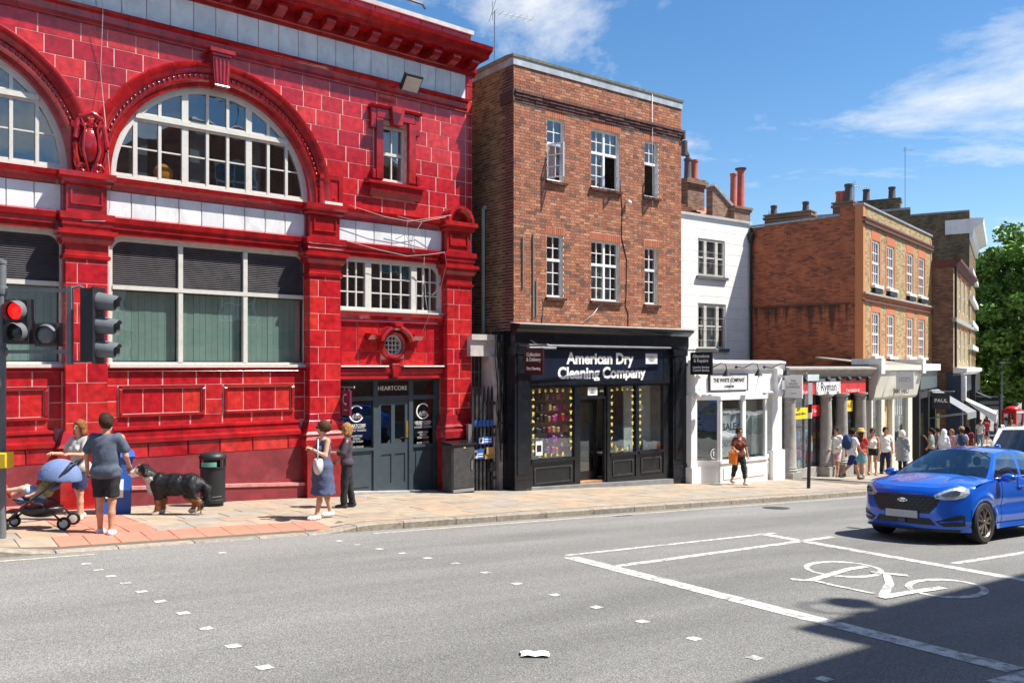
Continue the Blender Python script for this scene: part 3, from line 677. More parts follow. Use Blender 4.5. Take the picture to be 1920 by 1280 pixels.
# cartouche between the arches
ca = MB(); c0 = (-8.93, -.22, 4.12)
ca.ball(c0, .2, .12, .34, 14, 10)
for s_ in (-1, 1):
    ca.tube([(c0[0] + s_ * (.2 + .07 * math.sin(t * 3.1)), -.24 - .05 * math.sin(t * 3), c0[2] - .5 + t) for t in [i * .1 for i in range(11)]], [.035 + .02 * math.sin(i * .9) ** 2 for i in range(11)], 7)
    for zc, rr in ((-.44, .09), (.42, .1)):
        ca.tube([(c0[0] + s_ * (.13 + rr * math.cos(t) * (1 - t / 12)), -.28, c0[2] + zc + rr * math.sin(t) * (1 - t / 12)) for t in [k * .5 for k in range(15)]], .032, 6)
    ca.tube([(c0[0] + s_ * .05, -.3, c0[2] - .5), (c0[0] + s_ * .15, -.33, c0[2] - .1), (c0[0] + s_ * .1, -.31, c0[2] + .3), (c0[0] + s_ * .2, -.28, c0[2] + .55)], .028, 6)
ca.tube([(c0[0] - .2, -.27, c0[2] + .5), (c0[0], -.33, c0[2] + .6), (c0[0] + .2, -.27, c0[2] + .5)], .05, 8)
ca.box(c0[0] - .3, c0[0] + .3, -.14, 0, c0[2] - .5, c0[2] + .45)
ob('cartouche', ca, RMOULD, RB, smooth=50)
# --- small upper window with eared surround
su = MB()
su.prof([(-.0, 4.28), (.22, 4.28), (.22, 4.34), (.1, 4.38), (0, 4.4)], -2.95, -1.35).prof([(0, 4.0), (.1, 4.0), (.16, 4.12), (.18, 4.28), (0, 4.28)], -2.86, -1.44)
ob('sill', su, RMOULD, RB)
for s_ in (-1, 1):
    c = -2.14
    b0 = c + s_ * .36; b1 = c + s_ * .55
    ob('surround_jamb', MB().pil(min(b0, b1), max(b0, b1), -.12, .02, 4.4, 5.86, .02), RMOULD, RB)
    e0 = c + s_ * .55; e1 = c + s_ * .68
    ob('surround_ear', MB().pil(min(e0, e1), max(e0, e1), -.1, .02, 5.6, 6.1, .015).pil(min(e0, e1) + .02, max(e0, e1) - .02, -.13, .02, 4.4, 4.62, .015), RMOULD, RB)
ob('surround_head', MB().pil(-2.69, -1.59, -.12, .02, 5.86, 6.08, .02).prof([(0, 6.08), (.16, 6.08), (.18, 6.14), (0, 6.15)], -2.84, -1.44), RMOULD, RB)
ob('surround_keystone', MB().poly([(-2.26, 5.72), (-2.02, 5.72), (-1.95, 6.16), (-2.33, 6.16)], -.22, 0, .02), RMOULD, RB)
def sash(parent, u0, u1, z0, z1, cols, rows, y, mat=WINF, fw=.06, bw=.016, meet=True, name='window', gm=None, room=True, depth=.5, lights=None, pd=.03):
    gm = gm or GLASS
    f = MB().box(u0, u1, y - .05, y + .05, z0, z0 + fw).box(u0, u1, y - .05, y + .05, z1 - fw, z1).box(u0, u0 + fw, y - .05, y + .05, z0 + fw, z1 - fw).box(u1 - fw, u1, y - .05, y + .05, z0 + fw, z1 - fw)
    wo = ob(name, f, mat, parent)
    zm = (z0 + z1) / 2; bars = MB(); a0, a1, c0_, c1_ = u0 + fw, u1 - fw, z0 + fw, z1 - fw
    for i in range(1, cols): x = a0 + (a1 - a0) * i / cols; bars.box(x - bw, x + bw, y - .025, y + .02, c0_, c1_)
    for j in range(1, rows): z = c0_ + (c1_ - c0_) * j / rows; b_ = bw * (2.2 if meet and j * 2 == rows else 1); bars.box(a0, a1, y - (.04 if b_ > bw else .022), y + .018, z - b_, z + b_)
    if bars.v: ob('glazing_bars', bars, mat, wo)
    for i in range(cols):
        for j in range(rows):
            ob('pane', MB().box(a0 + (a1 - a0) * i / cols + .004, a0 + (a1 - a0) * (i + 1) / cols - .004, y - .004, y + .004, c0_ + (c1_ - c0_) * j / rows + .004, c0_ + (c1_ - c0_) * (j + 1) / rows - .004), gm, wo)
    if room: ob('room_back', MB().box(u0 - .1, u1 + .1, y + depth, y + depth + .04, z0 - .1, z1 + .1), DARKIN, wo)
    return wo
sash(RB, -2.48, -1.8, 4.42, 5.74, 2, 2, .14)
# --- big shop windows: louvres above, blinds below
BLIND = M('vertical_blind', (.58, .64, .6), .75, isl=.06, var=.05)
LOUV = M('louvre_slat', (.13, .12, .125), .4, var=.2)
for bi, (u0, u1, ms) in enumerate([(-8.52, -4.38, (-7.16, -5.8)), (-13.42, -9.32, (-12.05, -10.7))]):
    y = .13; f = MB()
    f.box(u0, u1, y - .06, y + .06, -.02, .08).box(u0, u1, y - .06, y + .06, 2.43, 2.52).box(u0, u0 + .06, y - .06, y + .06, .08, 2.43).box(u1 - .06, u1, y - .06, y + .06, .08, 2.43)
    f.box(u0 + .06, u1 - .06, y - .08, y + .06, 1.49, 1.57)
    for m_ in ms: f.box(m_ - .045, m_ + .045, y - .07, y + .06, .08, 1.49).box(m_ - .045, m_ + .045, y - .07, y + .06, 1.57, 2.43)
    f.box(u0 - .02, u1 + .02, -.06, y - .06, -.04, .035)
    for s_, uu in ((1, u0 + .06), (-1, u1 - .06)):   # rounded upper corners
        pts = [(uu, 2.43), (uu + s_ * .22, 2.43)] + [(uu + s_ * (.22 - .22 * math.sin(t)), 2.21 + .22 * math.cos(t)) for t in [rad(15 * k) for k in range(7)]]
        f.poly(pts, y - .05, y + .05)
    wo = ob('bay_window', f, WINF, RB)
    ed = [u0 + .06, ms[0], ms[1], u1 - .06]
    for i in range(3):
        a0 = ed[i] + (.045 if i else 0); a1 = ed[i + 1] - (.045 if i < 2 else 0)
        for k in range(22):
            z = 1.585 + k * .039
            ob('louvre_slat', MB().add([(a0, y - .03, z), (a1, y - .03, z), (a1, y + .02, z + .036), (a0, y + .02, z + .036), (a0, y - .026, z - .004), (a1, y - .026, z - .004)], [(0, 1, 2, 3), (5, 4, 0, 1)][:1] + [(4, 5, 1, 0)]), LOUV, wo)
        ob('pane', MB().box(a0, a1, y - .006, y + .004, .08, 1.49), glass('blind_glass', (.75, .82, .8), 2.2, .05), wo)
        u = a0 + .02
        while u < a1 - .05:
            e = min(u + .127, a1 - .01); ob('blind_strip', MB().box(u, e - .006, y + .1 + RND.uniform(0, .012), y + .125, .1, 1.47), BLIND, wo); u = e
        ob('room_back', MB().box(a0 - .05, a1 + .05, y + .3, y + .34, .0, 2.5), DARKIN, wo)
# --- panelled zone under the windows
for u0, u1, pans in ((-8.62, -4.47, ((-8.36, -6.7), (-6.29, -4.74))), (-13.4, -9.36, ((-11.3, -9.6),))):
    rs = [(p0 - .02, p1 + .02, -.99, -.38) for p0, p1 in pans]
    for z0, z1 in ((-.37, -.1), (-.68, -.37), (-.99, -.68), (-1.17, -.99)): tilerow(max(u0, -11.5), u1, z0, z1, 0, .42, .72, rects=rs)
    run([(-.02, -.1), (.07, -.1), (.05, -.07), (.1, -.03), (-.02, -.025)], max(u0, -11.5), u1, 'sill_course', 1.0)
    for p0, p1 in pans:
        n = 4
        for i in range(n): tile(rect(p0 + .06 + (p1 - p0 - .12) * i / n, p0 + .06 + (p1 - p0 - .12) * (i + 1) / n, -.93, -.44), .0)
        pf = MB()
        for q0, q1, r0, r1 in ((p0, p1, -.43, -.38), (p0, p1, -.99, -.94), (p0, p0 + .055, -.94, -.43), (p1 - .055, p1, -.94, -.43)): pf.pil(q0, q1, -.055, .02, r0, r1, .02)
        ob('panel_frame', pf, RMOULD, RB)
    tilerow(max(u0, -11.5), u1, -1.79, -1.51, -.1, .6, .95)
    ob('plinth', MB().poly([(u0, -3.8), (u1 + .02, -3.8), (u1 + .02, -1.79), (u0, -1.79)], -.1, .1), MAROON, RB)
    ob('plinth_step', MB().poly([(u0, -3.8), (u1 + .05, -3.8), (u1 + .05, -2.62), (u0, -2.62 + .066 * (u1 - u0))], -.19, 0, .02), MAROON, RB)
    ob('plinth_step_cap', MB().poly([(u0, -2.635 + .066 * (u1 - u0)), (u1 + .05, -2.635), (u1 + .05, -2.57), (u0, -2.57 + .066 * (u1 - u0))], -.215, 0, .015), M('worn_pink_render', (.52, .22, .2), .8, var=.25, ns=6, dirt=.5, dirtcol=(.3, .06, .06), ds=5), RB)
# --- doorway bay
for z0, z1 in ((-.0, .34), (.34, .68), (.68, 1.02)): tilerow(-3.66, -.78, z0, z1, -.01, .42, .7, cut=[(-2.2, .5, .34)])
run([(-.02, 1.02), (.08, 1.04), (.06, 1.1), (.13, 1.18), (.15, 1.25), (-.02, 1.27)], -3.69, -.77, 'sill_course', 1.0)
run([(-.02, -.3), (.12, -.3), (.1, -.2), (.14, -.16), (.15, -.06), (-.02, -.02)], -3.69, -.77, 'door_lintel', 1.0)
ob('lintel_flashing', MB().box(-3.66, -2.4, -.2, -.0, -.02, .015).box(-1.98, -.8, -.2, -.0, -.02, .015), M('weathered_white', (.7, .66, .58)), RB)
for uu in (-3.66, -.84): ob('jamb_moulding', MB().box(uu, uu + .08, -.06, .02, .02, 1.0), RMOULD, RB)
oc = MB().lathe([(.25, .1), (.25, -.1), (.29, -.14), (.33, -.14), (.37, -.06), (.37, .05)], (-2.2, 0, .5), 28, 'y'); oc.f = oc.f[:-2]
ocw = ob('oculus', oc, RMOULD, RB, smooth=35)
of = MB().arc([(.205, -.12), (.205, .03), (.255, .03), (.255, -.12)], -2.2, .5, 0, 2 * math.pi, 24)
for k in (-1, 0, 1):
    l = math.sqrt(.22 ** 2 - (k * .1) ** 2); of.box(-2.2 + k * .1 - .011, -2.2 + k * .1 + .011, -.02, .04, .5 - l, .5 + l).box(-2.2 - l, -2.2 + l, -.018, .042, .5 + k * .11 - .011, .5 + k * .11 + .011)
ob('frame', of, WINF, ocw); ob('pane', MB().lathe([(.22, .05), (.22, .06)], (-2.2, 0, .5), 20, 'y'), glass('pale_glass', (.5, .5, .4), 1.5, .05), ocw)
ob('room_back', MB().box(-2.6, -1.8, .16, .2, .1, .9), M('cream_board', (.45, .4, .25), .8), ocw)
hd = MB().arc([(.37, .0), (.37, .24), (.42, .3), (.48, .28), (.5, .0)], -2.2, .48, rad(14), rad(166), 16)
for s_ in (-1, 1): hd.prof([(0, .62), (.16, .62), (.28, .72), (.28, .76), (0, .78)], -2.2 + (.46 if s_ > 0 else -.74), -2.2 + (.74 if s_ > 0 else -.46))
ob('hood', hd, RMOULD, RB, smooth=35)
ob('oculus_keystone', MB().poly([(-2.27, -.28), (-2.13, -.28), (-2.1, .06), (-2.3, .06)], -.2, 0, .02).poly([(-2.3, .94), (-2.1, .94), (-2.08, 1.02), (-2.32, 1.02)], -.34, 0), RMOULD, RB)
# transom window over the doorway
y = .1; f = MB()
f.box(-3.66, -.76, y - .06, y + .06, 1.28, 1.38).box(-3.66, -.76, y - .06, y + .06, 2.43, 2.53)
for a0, a1 in ((-3.66, -3.58), (-2.9, -2.74), (-1.62, -1.46), (-.84, -.76)): f.box(a0, a1, y - .06, y + .06, 1.38, 2.43)
for s_, uu in ((1, -3.58), (-1, -.84)):
    f.poly([(uu, 2.43), (uu + s_ * .2, 2.43)] + [(uu + s_ * (.2 - .2 * math.sin(t)), 2.23 + .2 * math.cos(t)) for t in [rad(15 * k) for k in range(7)]], y - .05, y + .05)
f.box(-3.68, -.74, -.1, y - .06, 1.27, 1.31)
tw = ob('transom_window', f, WINF, RB); gb = MB()
for a0, a1, n in ((-3.58, -2.9, 3), (-2.74, -1.62, 4), (-1.46, -.84, 3)):
    for i in range(n):
        x0 = a0 + (a1 - a0) * i / n; x1 = a0 + (a1 - a0) * (i + 1) / n
        if i: gb.box(x0 - .016, x0 + .016, y - .03, y + .02, 1.38, 2.43)
        for j in range(3):
            z0 = 1.38 + .35 * j; ob('pane', MB().box(x0 + .01, x1 - .01, y - .004, y + .004, z0 + .01, z0 + .34), GLASS, tw)
    for j in (1, 2): gb.box(a0, a1, y - .026, y + .018, 1.38 + .35 * j - .016, 1.38 + .35 * j + .016)
ob('glazing_bars', gb, WINF, tw); ob('room_back', MB().box(-3.7, -.7, .55, .6, 1.2, 2.6), DARKIN, tw)
# slate grey entrance
SLATE = M('slate_paint', (.045, .065, .08), .35, var=.12, dirt=.2, dirtcol=(.1, .1, .1), ds=6)
y = .2; zb0 = -3.02
e = MB().box(-3.66, -.72, y - .06, y + .06, -.36, -.26).box(-3.66, -.72, y - .05, y + .05, -.82, -.72)
for a0, a1 in ((-3.66, -3.56), (-2.62, -2.5), (-1.62, -1.5), (-.86, -.72)): e.box(a0, a1, y - .06, y + .06, -3.2, -.36)
en = ob('entrance_screen', e, SLATE, RB)
ob('threshold', MB().poly([(-3.7, -3.4), (-.7, -3.4), (-.7, -3.12), (-3.7, -2.88)], -.02, .4), M('concrete', (.4, .39, .37), .85, dirt=.3), RB)
for a0, a1 in ((-3.56, -2.62), (-1.5, -.86)):
    ob('stall_panel', MB().box(a0, a1, y - .02, y + .03, -3.2, -2.0).box(a0 + .1, a1 - .1, y - .04, y, -2.85, -2.1).box(a0, a1, y - .07, y + .04, -2.0, -1.94), SLATE, en)
    for z0, z1 in ((-1.94, -.82), (-.72, -.36)): ob('pane', MB().box(a0, a1, y - .004, y + .004, z0, z1), GLASS, en)
ob('pane', MB().box(-2.5, -1.62, y - .004, y + .004, -.72, -.36), GLASS, en)
ob('room_back', MB().box(-3.7, -.7, 1.3, 1.34, -3.3, -.2).box(-3.7, -.7, .3, 1.3, -3.32, -3.0), DARKIN, en)
d = MB()
for q0, q1, r0, r1 in ((-2.5, -2.4, -3.05, -.82), (-1.72, -1.62, -3.05, -.82), (-2.11, -2.01, -3.05, -.82), (-2.4, -2.11, -.94, -.82), (-2.01, -1.72, -.94, -.82), (-2.4, -2.11, -2.12, -1.86), (-2.01, -1.72, -2.12, -1.86), (-2.4, -2.11, -3.05, -2.82), (-2.01, -1.72, -3.05, -2.82)): d.box(q0, q1, y - .03, y + .03, r0, r1)
dr = ob('door', d, SLATE, RB)
for q0, q1 in ((-2.4, -2.11), (-2.01, -1.72)):
    ob('pane', MB().box(q0, q1, y - .004, y + .004, -1.86, -.94), GLASS, dr); ob('panel', MB().box(q0, q1, y - .008, y + .01, -2.82, -2.12), SLATE, dr)
ob('handle', MB().box(-1.71, -1.64, y - .05, y - .03, -1.75, -1.35), M('brass', (.6, .42, .12), .35, metal=.9), dr)
OFFW = M('white_lettering', (.8, .8, .78), .5, var=.02)
text('lettering', 'HEARTCORE', .145, OFFW, RB, -2.06, -.54, -y + .012)
for cx_, sx_ in ((-3.05, 1), (-1.18, 1)):
    mbx = MB().arc([(.17, -y + .008), (.17, -y + .014), (.2, -y + .014), (.2, -y + .008)], cx_, -1.12, rad(40), rad(330), 20)
    for k in range(7): mbx.tube([(cx_ - .13 + k * .045, y - .012, -1.24), (cx_ - .1 + k * .035, y - .012, -1.15 + .03 * (k % 2))], .007, 4)
    mbx.ball((cx_ + .02, y - .012, -1.14), .04, .006, .03)
    ob('emblem', mbx, OFFW, RB)
    text('lettering', 'HEARTCORE', .1, OFFW, RB, cx_, -1.4, -y + .012, sx=.85)
    text('lettering', 'STRONG PILATES\nDYNAMIC TRAINING\n\nHAMPSTEAD\nSTUDIO\nMON TO SUN\n\nBOOK ONLINE', .068, M('dim_lettering', (.5, .52, .52), .5), RB, cx_, -1.68, -y + .012, sx=.8)
# ============================================================ brick building with the dark shopfront
BRR = [(.34, .12, .06), (.42, .16, .08), (.24, .085, .05), (.46, .19, .1), (.13, .07, .05), (.38, .135, .065), (.3, .1, .05), (.5, .24, .13), (.18, .085, .06)]
BRICK = M('red_brick', ramp=BRR, rough=.88, var=.18, ns=30, bump=.25, bs=60)
BRB = [(.17, .09, .042), (.25, .15, .062), (.09, .05, .034), (.2, .1, .048), (.3, .19, .08), (.12, .06, .04)]
BRICKB = M('brown_stock_brick', ramp=BRB, rough=.9, var=.25, ns=20, bump=.25, bs=60)
BRICKD = M('dark_engineering_brick', ramp=[(.09, .035, .03), (.13, .045, .035), (.06, .03, .028), (.16, .06, .04)], rough=.8, var=.2, ns=20)
SOLD = M('rubbed_red_brick', ramp=[(.42, .13, .06), (.38, .11, .055), (.46, .17, .08)], rough=.85, var=.12, ns=20)
MORT = M('lime_mortar', (.62, .52, .42), .95, var=.25, ns=6, dirt=.3, dirtcol=(.25, .2, .16), ds=2)
BB = thing('brick_shop_building', 'three storey red brick building above a black shopfront, flat parapet roof', 'building', (.04, 21.71, 0), rad(37.3), zb=-3.2)
WN = [(1.1, 1.7, 4.87, 6.5), (2.66, 3.73, 4.89, 6.48), (4.73, 5.29, 4.88, 6.48), (1.09, 1.66, 1.82, 3.44), (2.66, 3.74, 1.8, 3.43), (4.74, 5.28, 1.79, 3.42)]
bw_ = MB().tess(rect(0, 6.29, .9, 7.66), [rect(*w_) for w_ in WN], .002, 0, .16)
bw_.add([(0, .012, .7), (0, 9, .7), (0, 9, 7.66), (0, .012, 7.66)], [(3, 2, 1, 0)]); bw_.add([(6.29, .012, -3.6), (6.29, 9, -3.6), (6.29, 9, 7.66), (6.29, .012, 7.66)], [(0, 1, 2, 3)])
bw_.add([(0, .2, 7.5), (6.29, .2, 7.5), (6.29, 9, 7.5), (0, 9, 7.5)], [(0, 1, 2, 3)])
bw_.add([(0, 9, -3.6), (6.29, 9, -3.6), (6.29, 9, 7.66), (0, 9, 7.66)], [(3, 2, 1, 0)])
ob('wall', bw_, MORT, BB)
def brickmesh(l, h=.065, out=.008, dep=.03):
    mb = MB(); c = .0
    mb.v = [(0, -out, 0), (l, -out, 0), (l, -out, h), (0, -out, h), (0, dep, 0), (l, dep, 0), (l, dep, h), (0, dep, h)]
    mb.f = [(0, 1, 2, 3), (1, 0, 4, 5), (2, 1, 5, 6), (3, 2, 6, 7), (0, 3, 7, 4)]
    return mb
BM = {}
NBR = [0]; BSTUFF = MB()
def brick(u, z, l, mat=BRICK, stuff=None, force=False):
    if l < .03: return
    o_ = .006 + RND.uniform(0, .005)
    if not force and NBR[0] < 300 and z < 2.6 and u < 1.6:
        k = round(l, 3)
        if k not in BM:
            m0 = bpy.data.meshes.new('brick'); t_ = brickmesh(l); m0.from_pydata(t_.v, [], t_.f); m0.materials.append(mat); BM[k] = m0
        o = bpy.data.objects.new('brick', BM[k]); COL.objects.link(o); o.parent = BB; o.location = (u, .005 - o_, z + 3.2); NBR[0] += 1
    else:
        t_ = brickmesh(l, out=o_); (stuff or BSTUFF).add([(a + u, b_, c_ + z) for a, b_, c_ in t_.v], t_.f)
SKIP = [(w_[0] - .0, w_[1] + .0, w_[2] - .075, w_[3] + .215) for w_ in WN]
def course(z, u0, u1, off, skip, fn):
    u = u0 - off; st = True; k = 0
    while u < u1:
        l = .215 if k % 2 == 0 else .1025; a0, a1 = max(u, u0), min(u + l, u1); segs = [(a0, a1)]
        for s0, s1, q0, q1 in skip:
            if q0 < z + .03 < q1:
                ss = []
                for b0, b1 in segs:
                    if b1 <= s0 or b0 >= s1: ss.append((b0, b1))
                    else:
                        if b0 < s0: ss.append((b0, s0 - .006))
                        if b1 > s1: ss.append((s1 + .006, b1))
                segs = ss
        for b0, b1 in segs:
            if b1 - b0 > .03: fn(b0, z, b1 - b0)
        u += l + .0115; k += 1
z = 1.0; k = 0
while z < 7.6:
    if not 6.68 < z + .03 < 7.02: course(z, 0, 6.285, 0 if k % 2 else .1638, SKIP, brick)
    z += .0765; k += 1
ob('brickwork', BSTUFF, BRICK, BB, kind='stuff')
# side wall: red quoins at the corner, brown stocks behind
side_r, side_b = MB(), MB()
z = .85; k = 0
while z < 7.6:
    y = .02; j = 0
    while y < 3.2:
        l = .215 if (j + k) % 2 == 0 else .1025; t_ = side_r if y + l < (.5 if k % 2 else .38) else side_b
        o_ = .006 + RND.uniform(0, .006)
        t_.add([(-o_, y, z), (-o_, y, z + .065), (-o_, y + l, z + .065), (-o_, y + l, z), (.02, y, z), (.02, y, z + .065), (.02, y + l, z + .065), (.02, y + l, z)], [(3, 2, 1, 0), (0, 1, 5, 4), (1, 2, 6, 5), (2, 3, 7, 6), (3, 0, 4, 7)])
        y += l + .0115; j += 1
    z += .0765; k += 1
ob('quoin_bricks', side_r, BRICKD, BB, kind='stuff'); ob('side_brickwork', side_b, BRICKB, BB, kind='stuff')
# string course of projecting dark bricks, lead coping
for r, (z0, o_) in enumerate(((6.7, .03), (6.775, .05), (6.85, .075), (6.93, .1))):
    n = 28
    for i in range(n):
        a0 = -.0 + (6.3) * i / n; ob('string_brick', MB().box(a0 + .004, a0 + 6.3 / n - .006, -o_ - RND.uniform(0, .012), .02, z0 + .004, z0 + .07), BRICKD, BB)
ob('string_return', MB().box(-.06, 0, -.06, .5, 6.7, 7.0).box(6.29, 6.37, -.1, .3, 6.75, 7.0), BRICKD, BB)
LEADW = M('weathered_lead', (.36, .4, .43), .65, metal=.2, var=.25, ns=3, dirt=.4, dirtcol=(.2, .18, .14), ds=2.5, streak=5)
ob('coping', MB().prof([(-.3, 7.84), (.06, 7.84), (.07, 7.9), (-.3, 7.94)], -.06, 6.34).box(-.06, .26, .3, 8.9, 7.84, 7.93), M('mossy_coping', (.24, .21, .13), .9, var=.3, ns=8), BB)
ob('lead_fascia', MB().box(-.03, 6.31, -.035, .2, 7.64, 7.84).box(-.025, .15, .2, 8.9, 7.66, 7.84), LEADW, BB)
# lintels, sills, windows
PANEW = M('white_metal_window', (.8, .8, .78), .4, var=.04)
for i, (u0, u1, z0, z1) in enumerate(WN):
    n = round((u1 - u0 + .1) / .075)
    for j in range(n):
        a0 = u0 - .05 + (u1 - u0 + .1) * j / n; a1 = u0 - .05 + (u1 - u0 + .1) * (j + 1) / n
        ob('lintel_brick', MB().pil(a0 + .004, a1 - .004, -.012, .1, z1 + .006, z1 + .21, .004), SOLD, BB)
    m_ = 1 if i % 3 != 1 else 2
    for j in range(4):
        a0 = u0 - .06 + (u1 - u0 + .12) * j / 4; ob('sill_tile', MB().prof([(-.1, z0 - .08), (.09, z0 - .1), (.1, z0 - .035), (-.1, z0 + .01)], a0 + .003, a0 + (u1 - u0 + .12) / 4 - .003), BRICKD, BB)
    y = .11; cols = 2 * m_; f = MB(); fw = .045
    f.box(u0, u1, y - .04, y + .04, z0, z0 + fw).box(u0, u1, y - .04, y + .04, z1 - fw, z1).box(u0, u0 + fw, y - .04, y + .04, z0 + fw, z1 - fw).box(u1 - fw, u1, y - .04, y + .04, z0 + fw, z1 - fw)
    zt = z1 - (z1 - z0) * .4; f.box(u0 + fw, u1 - fw, y - .045, y + .04, zt - .035, zt + .035)
    if m_ == 2: um = (u0 + u1) / 2; f.box(um - .035, um + .035, y - .043, y + .04, z0 + fw, zt - .035).box(um - .035, um + .035, y - .043, y + .04, zt + .035, z1 - fw)
    wo = ob('window', f, PANEW, BB)
    openlow = {0: (0,), 1: (1,), 2: (0,)}.get(i, ())
    for lt in range(m_):
        a0 = u0 + fw if lt == 0 else (u0 + u1) / 2 + .035; a1 = u1 - fw if lt == m_ - 1 else (u0 + u1) / 2 - .035
        for q0, q1, rws, low in ((zt + .035, z1 - fw, 2, False), (z0 + fw, zt - .035, 3, True)):
            if low and lt in openlow:
                # casement swung outward on its left (i=0) or right hinge
                wd = a1 - a0; sgn = 1 if i == 0 else -1; ang = rad(68 if i == 0 else 52); hx = a0 if i == 0 else a1
                hb = MB()
                def P3(t, zz, dn=0.0): return (hx + sgn * (t * math.cos(ang) - dn * math.sin(ang)), y - .04 - t * math.sin(ang) - dn * math.cos(ang), zz)
                def bar(t0, t1, zz0, zz1):
                    vs = [P3(t, zz, dn) for dn in (-.015, .015) for t, zz in ((t0, zz0), (t1, zz0), (t1, zz1), (t0, zz1))]
                    hb.add(vs, [(0, 1, 2, 3), (7, 6, 5, 4), (0, 4, 5, 1), (1, 5, 6, 2), (2, 6, 7, 3), (3, 7, 4, 0)])
                bar(0, wd, q0, q0 + .035); bar(0, wd, q1 - .035, q1); bar(0, .035, q0 + .035, q1 - .035); bar(wd - .035, wd, q0 + .035, q1 - .035)
                bar(wd / 2 - .01, wd / 2 + .01, q0 + .035, q1 - .035)
                for r in (1, 2): zz = q0 + (q1 - q0) * r / 3; bar(.035, wd - .035, zz - .01, zz + .01)
                cs = ob('open_casement', hb, PANEW, wo)
                ob('casement_glass', MB().add([P3(.03, q0 + .03), P3(wd - .03, q0 + .03), P3(wd - .03, q1 - .03), P3(.03, q1 - .03)], [(0, 1, 2, 3)]), glass('casement_glass', (.7, .8, .95), 4, .15), wo)
                continue
            gb = MB(); gb.box((a0 + a1) / 2 - .011, (a0 + a1) / 2 + .011, y - .02, y + .02, q0, q1)
            for r in range(1, rws): zz = q0 + (q1 - q0) * r / rws; gb.box(a0, a1, y - .018, y + .018, zz - .011, zz + .011)
            ob('glazing_bars', gb, PANEW, wo)
            for c_ in range(2):
                for r in range(rws):
                    ob('pane', MB().box(a0 + (a1 - a0) * c_ / 2 + .002, a0 + (a1 - a0) * (c_ + 1) / 2 - .002, y - .003, y + .003, q0 + (q1 - q0) * r / rws + .002, q0 + (q1 - q0) * (r + 1) / rws - .002), GLASS, wo)
    ob('room_back', MB().box(u0 - .1, u1 + .1, .8, .84, z0 - .1, z1 + .1), DARKIN, wo)
    if i in (3, 4, 5, 0): ob('curtain', MB().box(u0 + .05, u1 - .05, .3, .32, z0 + .05, z0 + (z1 - z0) * .6), M('net_curtain', (.3, .3, .28), .9), wo)
for a, b_, c_ in ((.28, 2.0, 3.3), (.62, 1.25, 3.4), (.72, 1.3, 2.2)): ob('wall_batten', MB().box(a - .02, a + .02, -.05, .0, b_, c_), M('grey_timber', (.2, .17, .15), .9), BB)
ob('wall_lamp', MB().ball((4.0, -.12, 4.58), .07, .07, .07, 8, 6).tube([(4.0, 0, 4.66), (4.0, -.1, 4.66), (4.0, -.12, 4.6)], .02, 6), M('lamp_white', (.7, .7, .68), .4), BB, smooth=40)
def wire(name, pts, r, mat, par, sub=1): return ob(name, MB().tube(pts, r, 5), mat, par, smooth='all')
CABLE = M('black_cable', (.02, .02, .02), .6); CABW = M('white_cable', (.7, .69, .66), .5)
wire('cable', [(3.75, -.02, 5.2), (3.82, -.02, 4.4), (3.8, -.02, 3.6), (4.0, -.02, 3.0), (3.98, -.02, 2.0), (3.95, -.02, 1.7), (4.05, -.02, 1.5), (4.05, -.02, 1.1)], .012, CABLE, BB)
wire('cable', [(.95, -.02, 1.75), (.95, -.02, 1.45), (.9, -.02, 1.1)], .012, CABLE, BB)
wire('cable', [(3.0, -.03, 1.72), (2.7, -.03, 1.4), (2.3, -.05, 1.16)], .01, CABW, BB)
wire('cable', [(5.0, -.05, 7.85), (5.0, -.06, 6.2), (5.02, -.05, 4.6)], .009, CABW, BB)
# downpipe on the side wall
ob('downpipe', MB().tube([(-.09, 1.2, 4.15), (-.09, 1.2, .55)], .05, 10).tube([(-.09, 1.2, 4.15), (-.02, 1.2, 4.2)], .06, 8), M('grey_green_pipe', (.3, .34, .3), .6), BB, smooth=40)
ob('pipe_elbow', MB().tube([(-.09, 1.2, .56), (-.12, 1.25, .5), (-.4, 1.5, .46), (-1.0, 1.6, .45)], .045, 8), CABLE, BB, smooth=40)
# plastered alley front: lintel, pier, barred window
PLAST = M('dirty_pink_plaster', (.5, .44, .42), .9, var=.15, ns=4, dirt=.6, dirtcol=(.16, .13, .13), ds=2.5, bump=.3, bs=15)
ob("alley_lintel", MB().box(-.98, -.02, .5, .95, .25, .74).box(-.98, -.02, .44, .5, .66, .8), PLAST, BB)
ob('alley_pier', MB().box(-.36, -.03, .42, .9, -3.5, .25), PLAST, BB)
ob('alley_back', MB().box(-1.6, -.36, 2.2, 2.3, -3.5, .3).box(-1.6, -.36, .95, 2.3, .24, .3), DARKIN, BB)
bwm = MB().box(-1.3, -.36, .93, .97, -1.0, -.92)
for i in range(7): bwm.tube([(-1.25 + i * .14, .95, -.95), (-1.25 + i * .14, .95, .25)], .016, 6)
for zz in (-.55, -.15): bwm.box(-1.3, -.36, .935, .965, zz - .02, zz + .02)
ob('window_bars', bwm, M('rusty_iron', (.16, .14, .14), .7, metal=.3, var=.3), BB)
mbc = MB()
rr = random.Random(3)
for i in range(9):
    x = -.3 + i * .03; pts = []
    for t in range(9): pts.append((x + rr.uniform(-.05, .05) + .1 * (t / 8), .4 - rr.uniform(.0, .05), .9 - t * rr.uniform(.28, .42)))
    mbc.tube(pts, .012, 5)
for i in range(5): mbc.tube([(-.15 + rr.uniform(-.1, .1), .36, .85 + rr.uniform(-.1, .15)), (-.2 + rr.uniform(-.1, .1), .25, .6), (-.1, .34, .3 + rr.uniform(-.2, .2))], .012, 5)
ob('cable_bundle', mbc, CABLE, BB, smooth='all', kind='stuff')
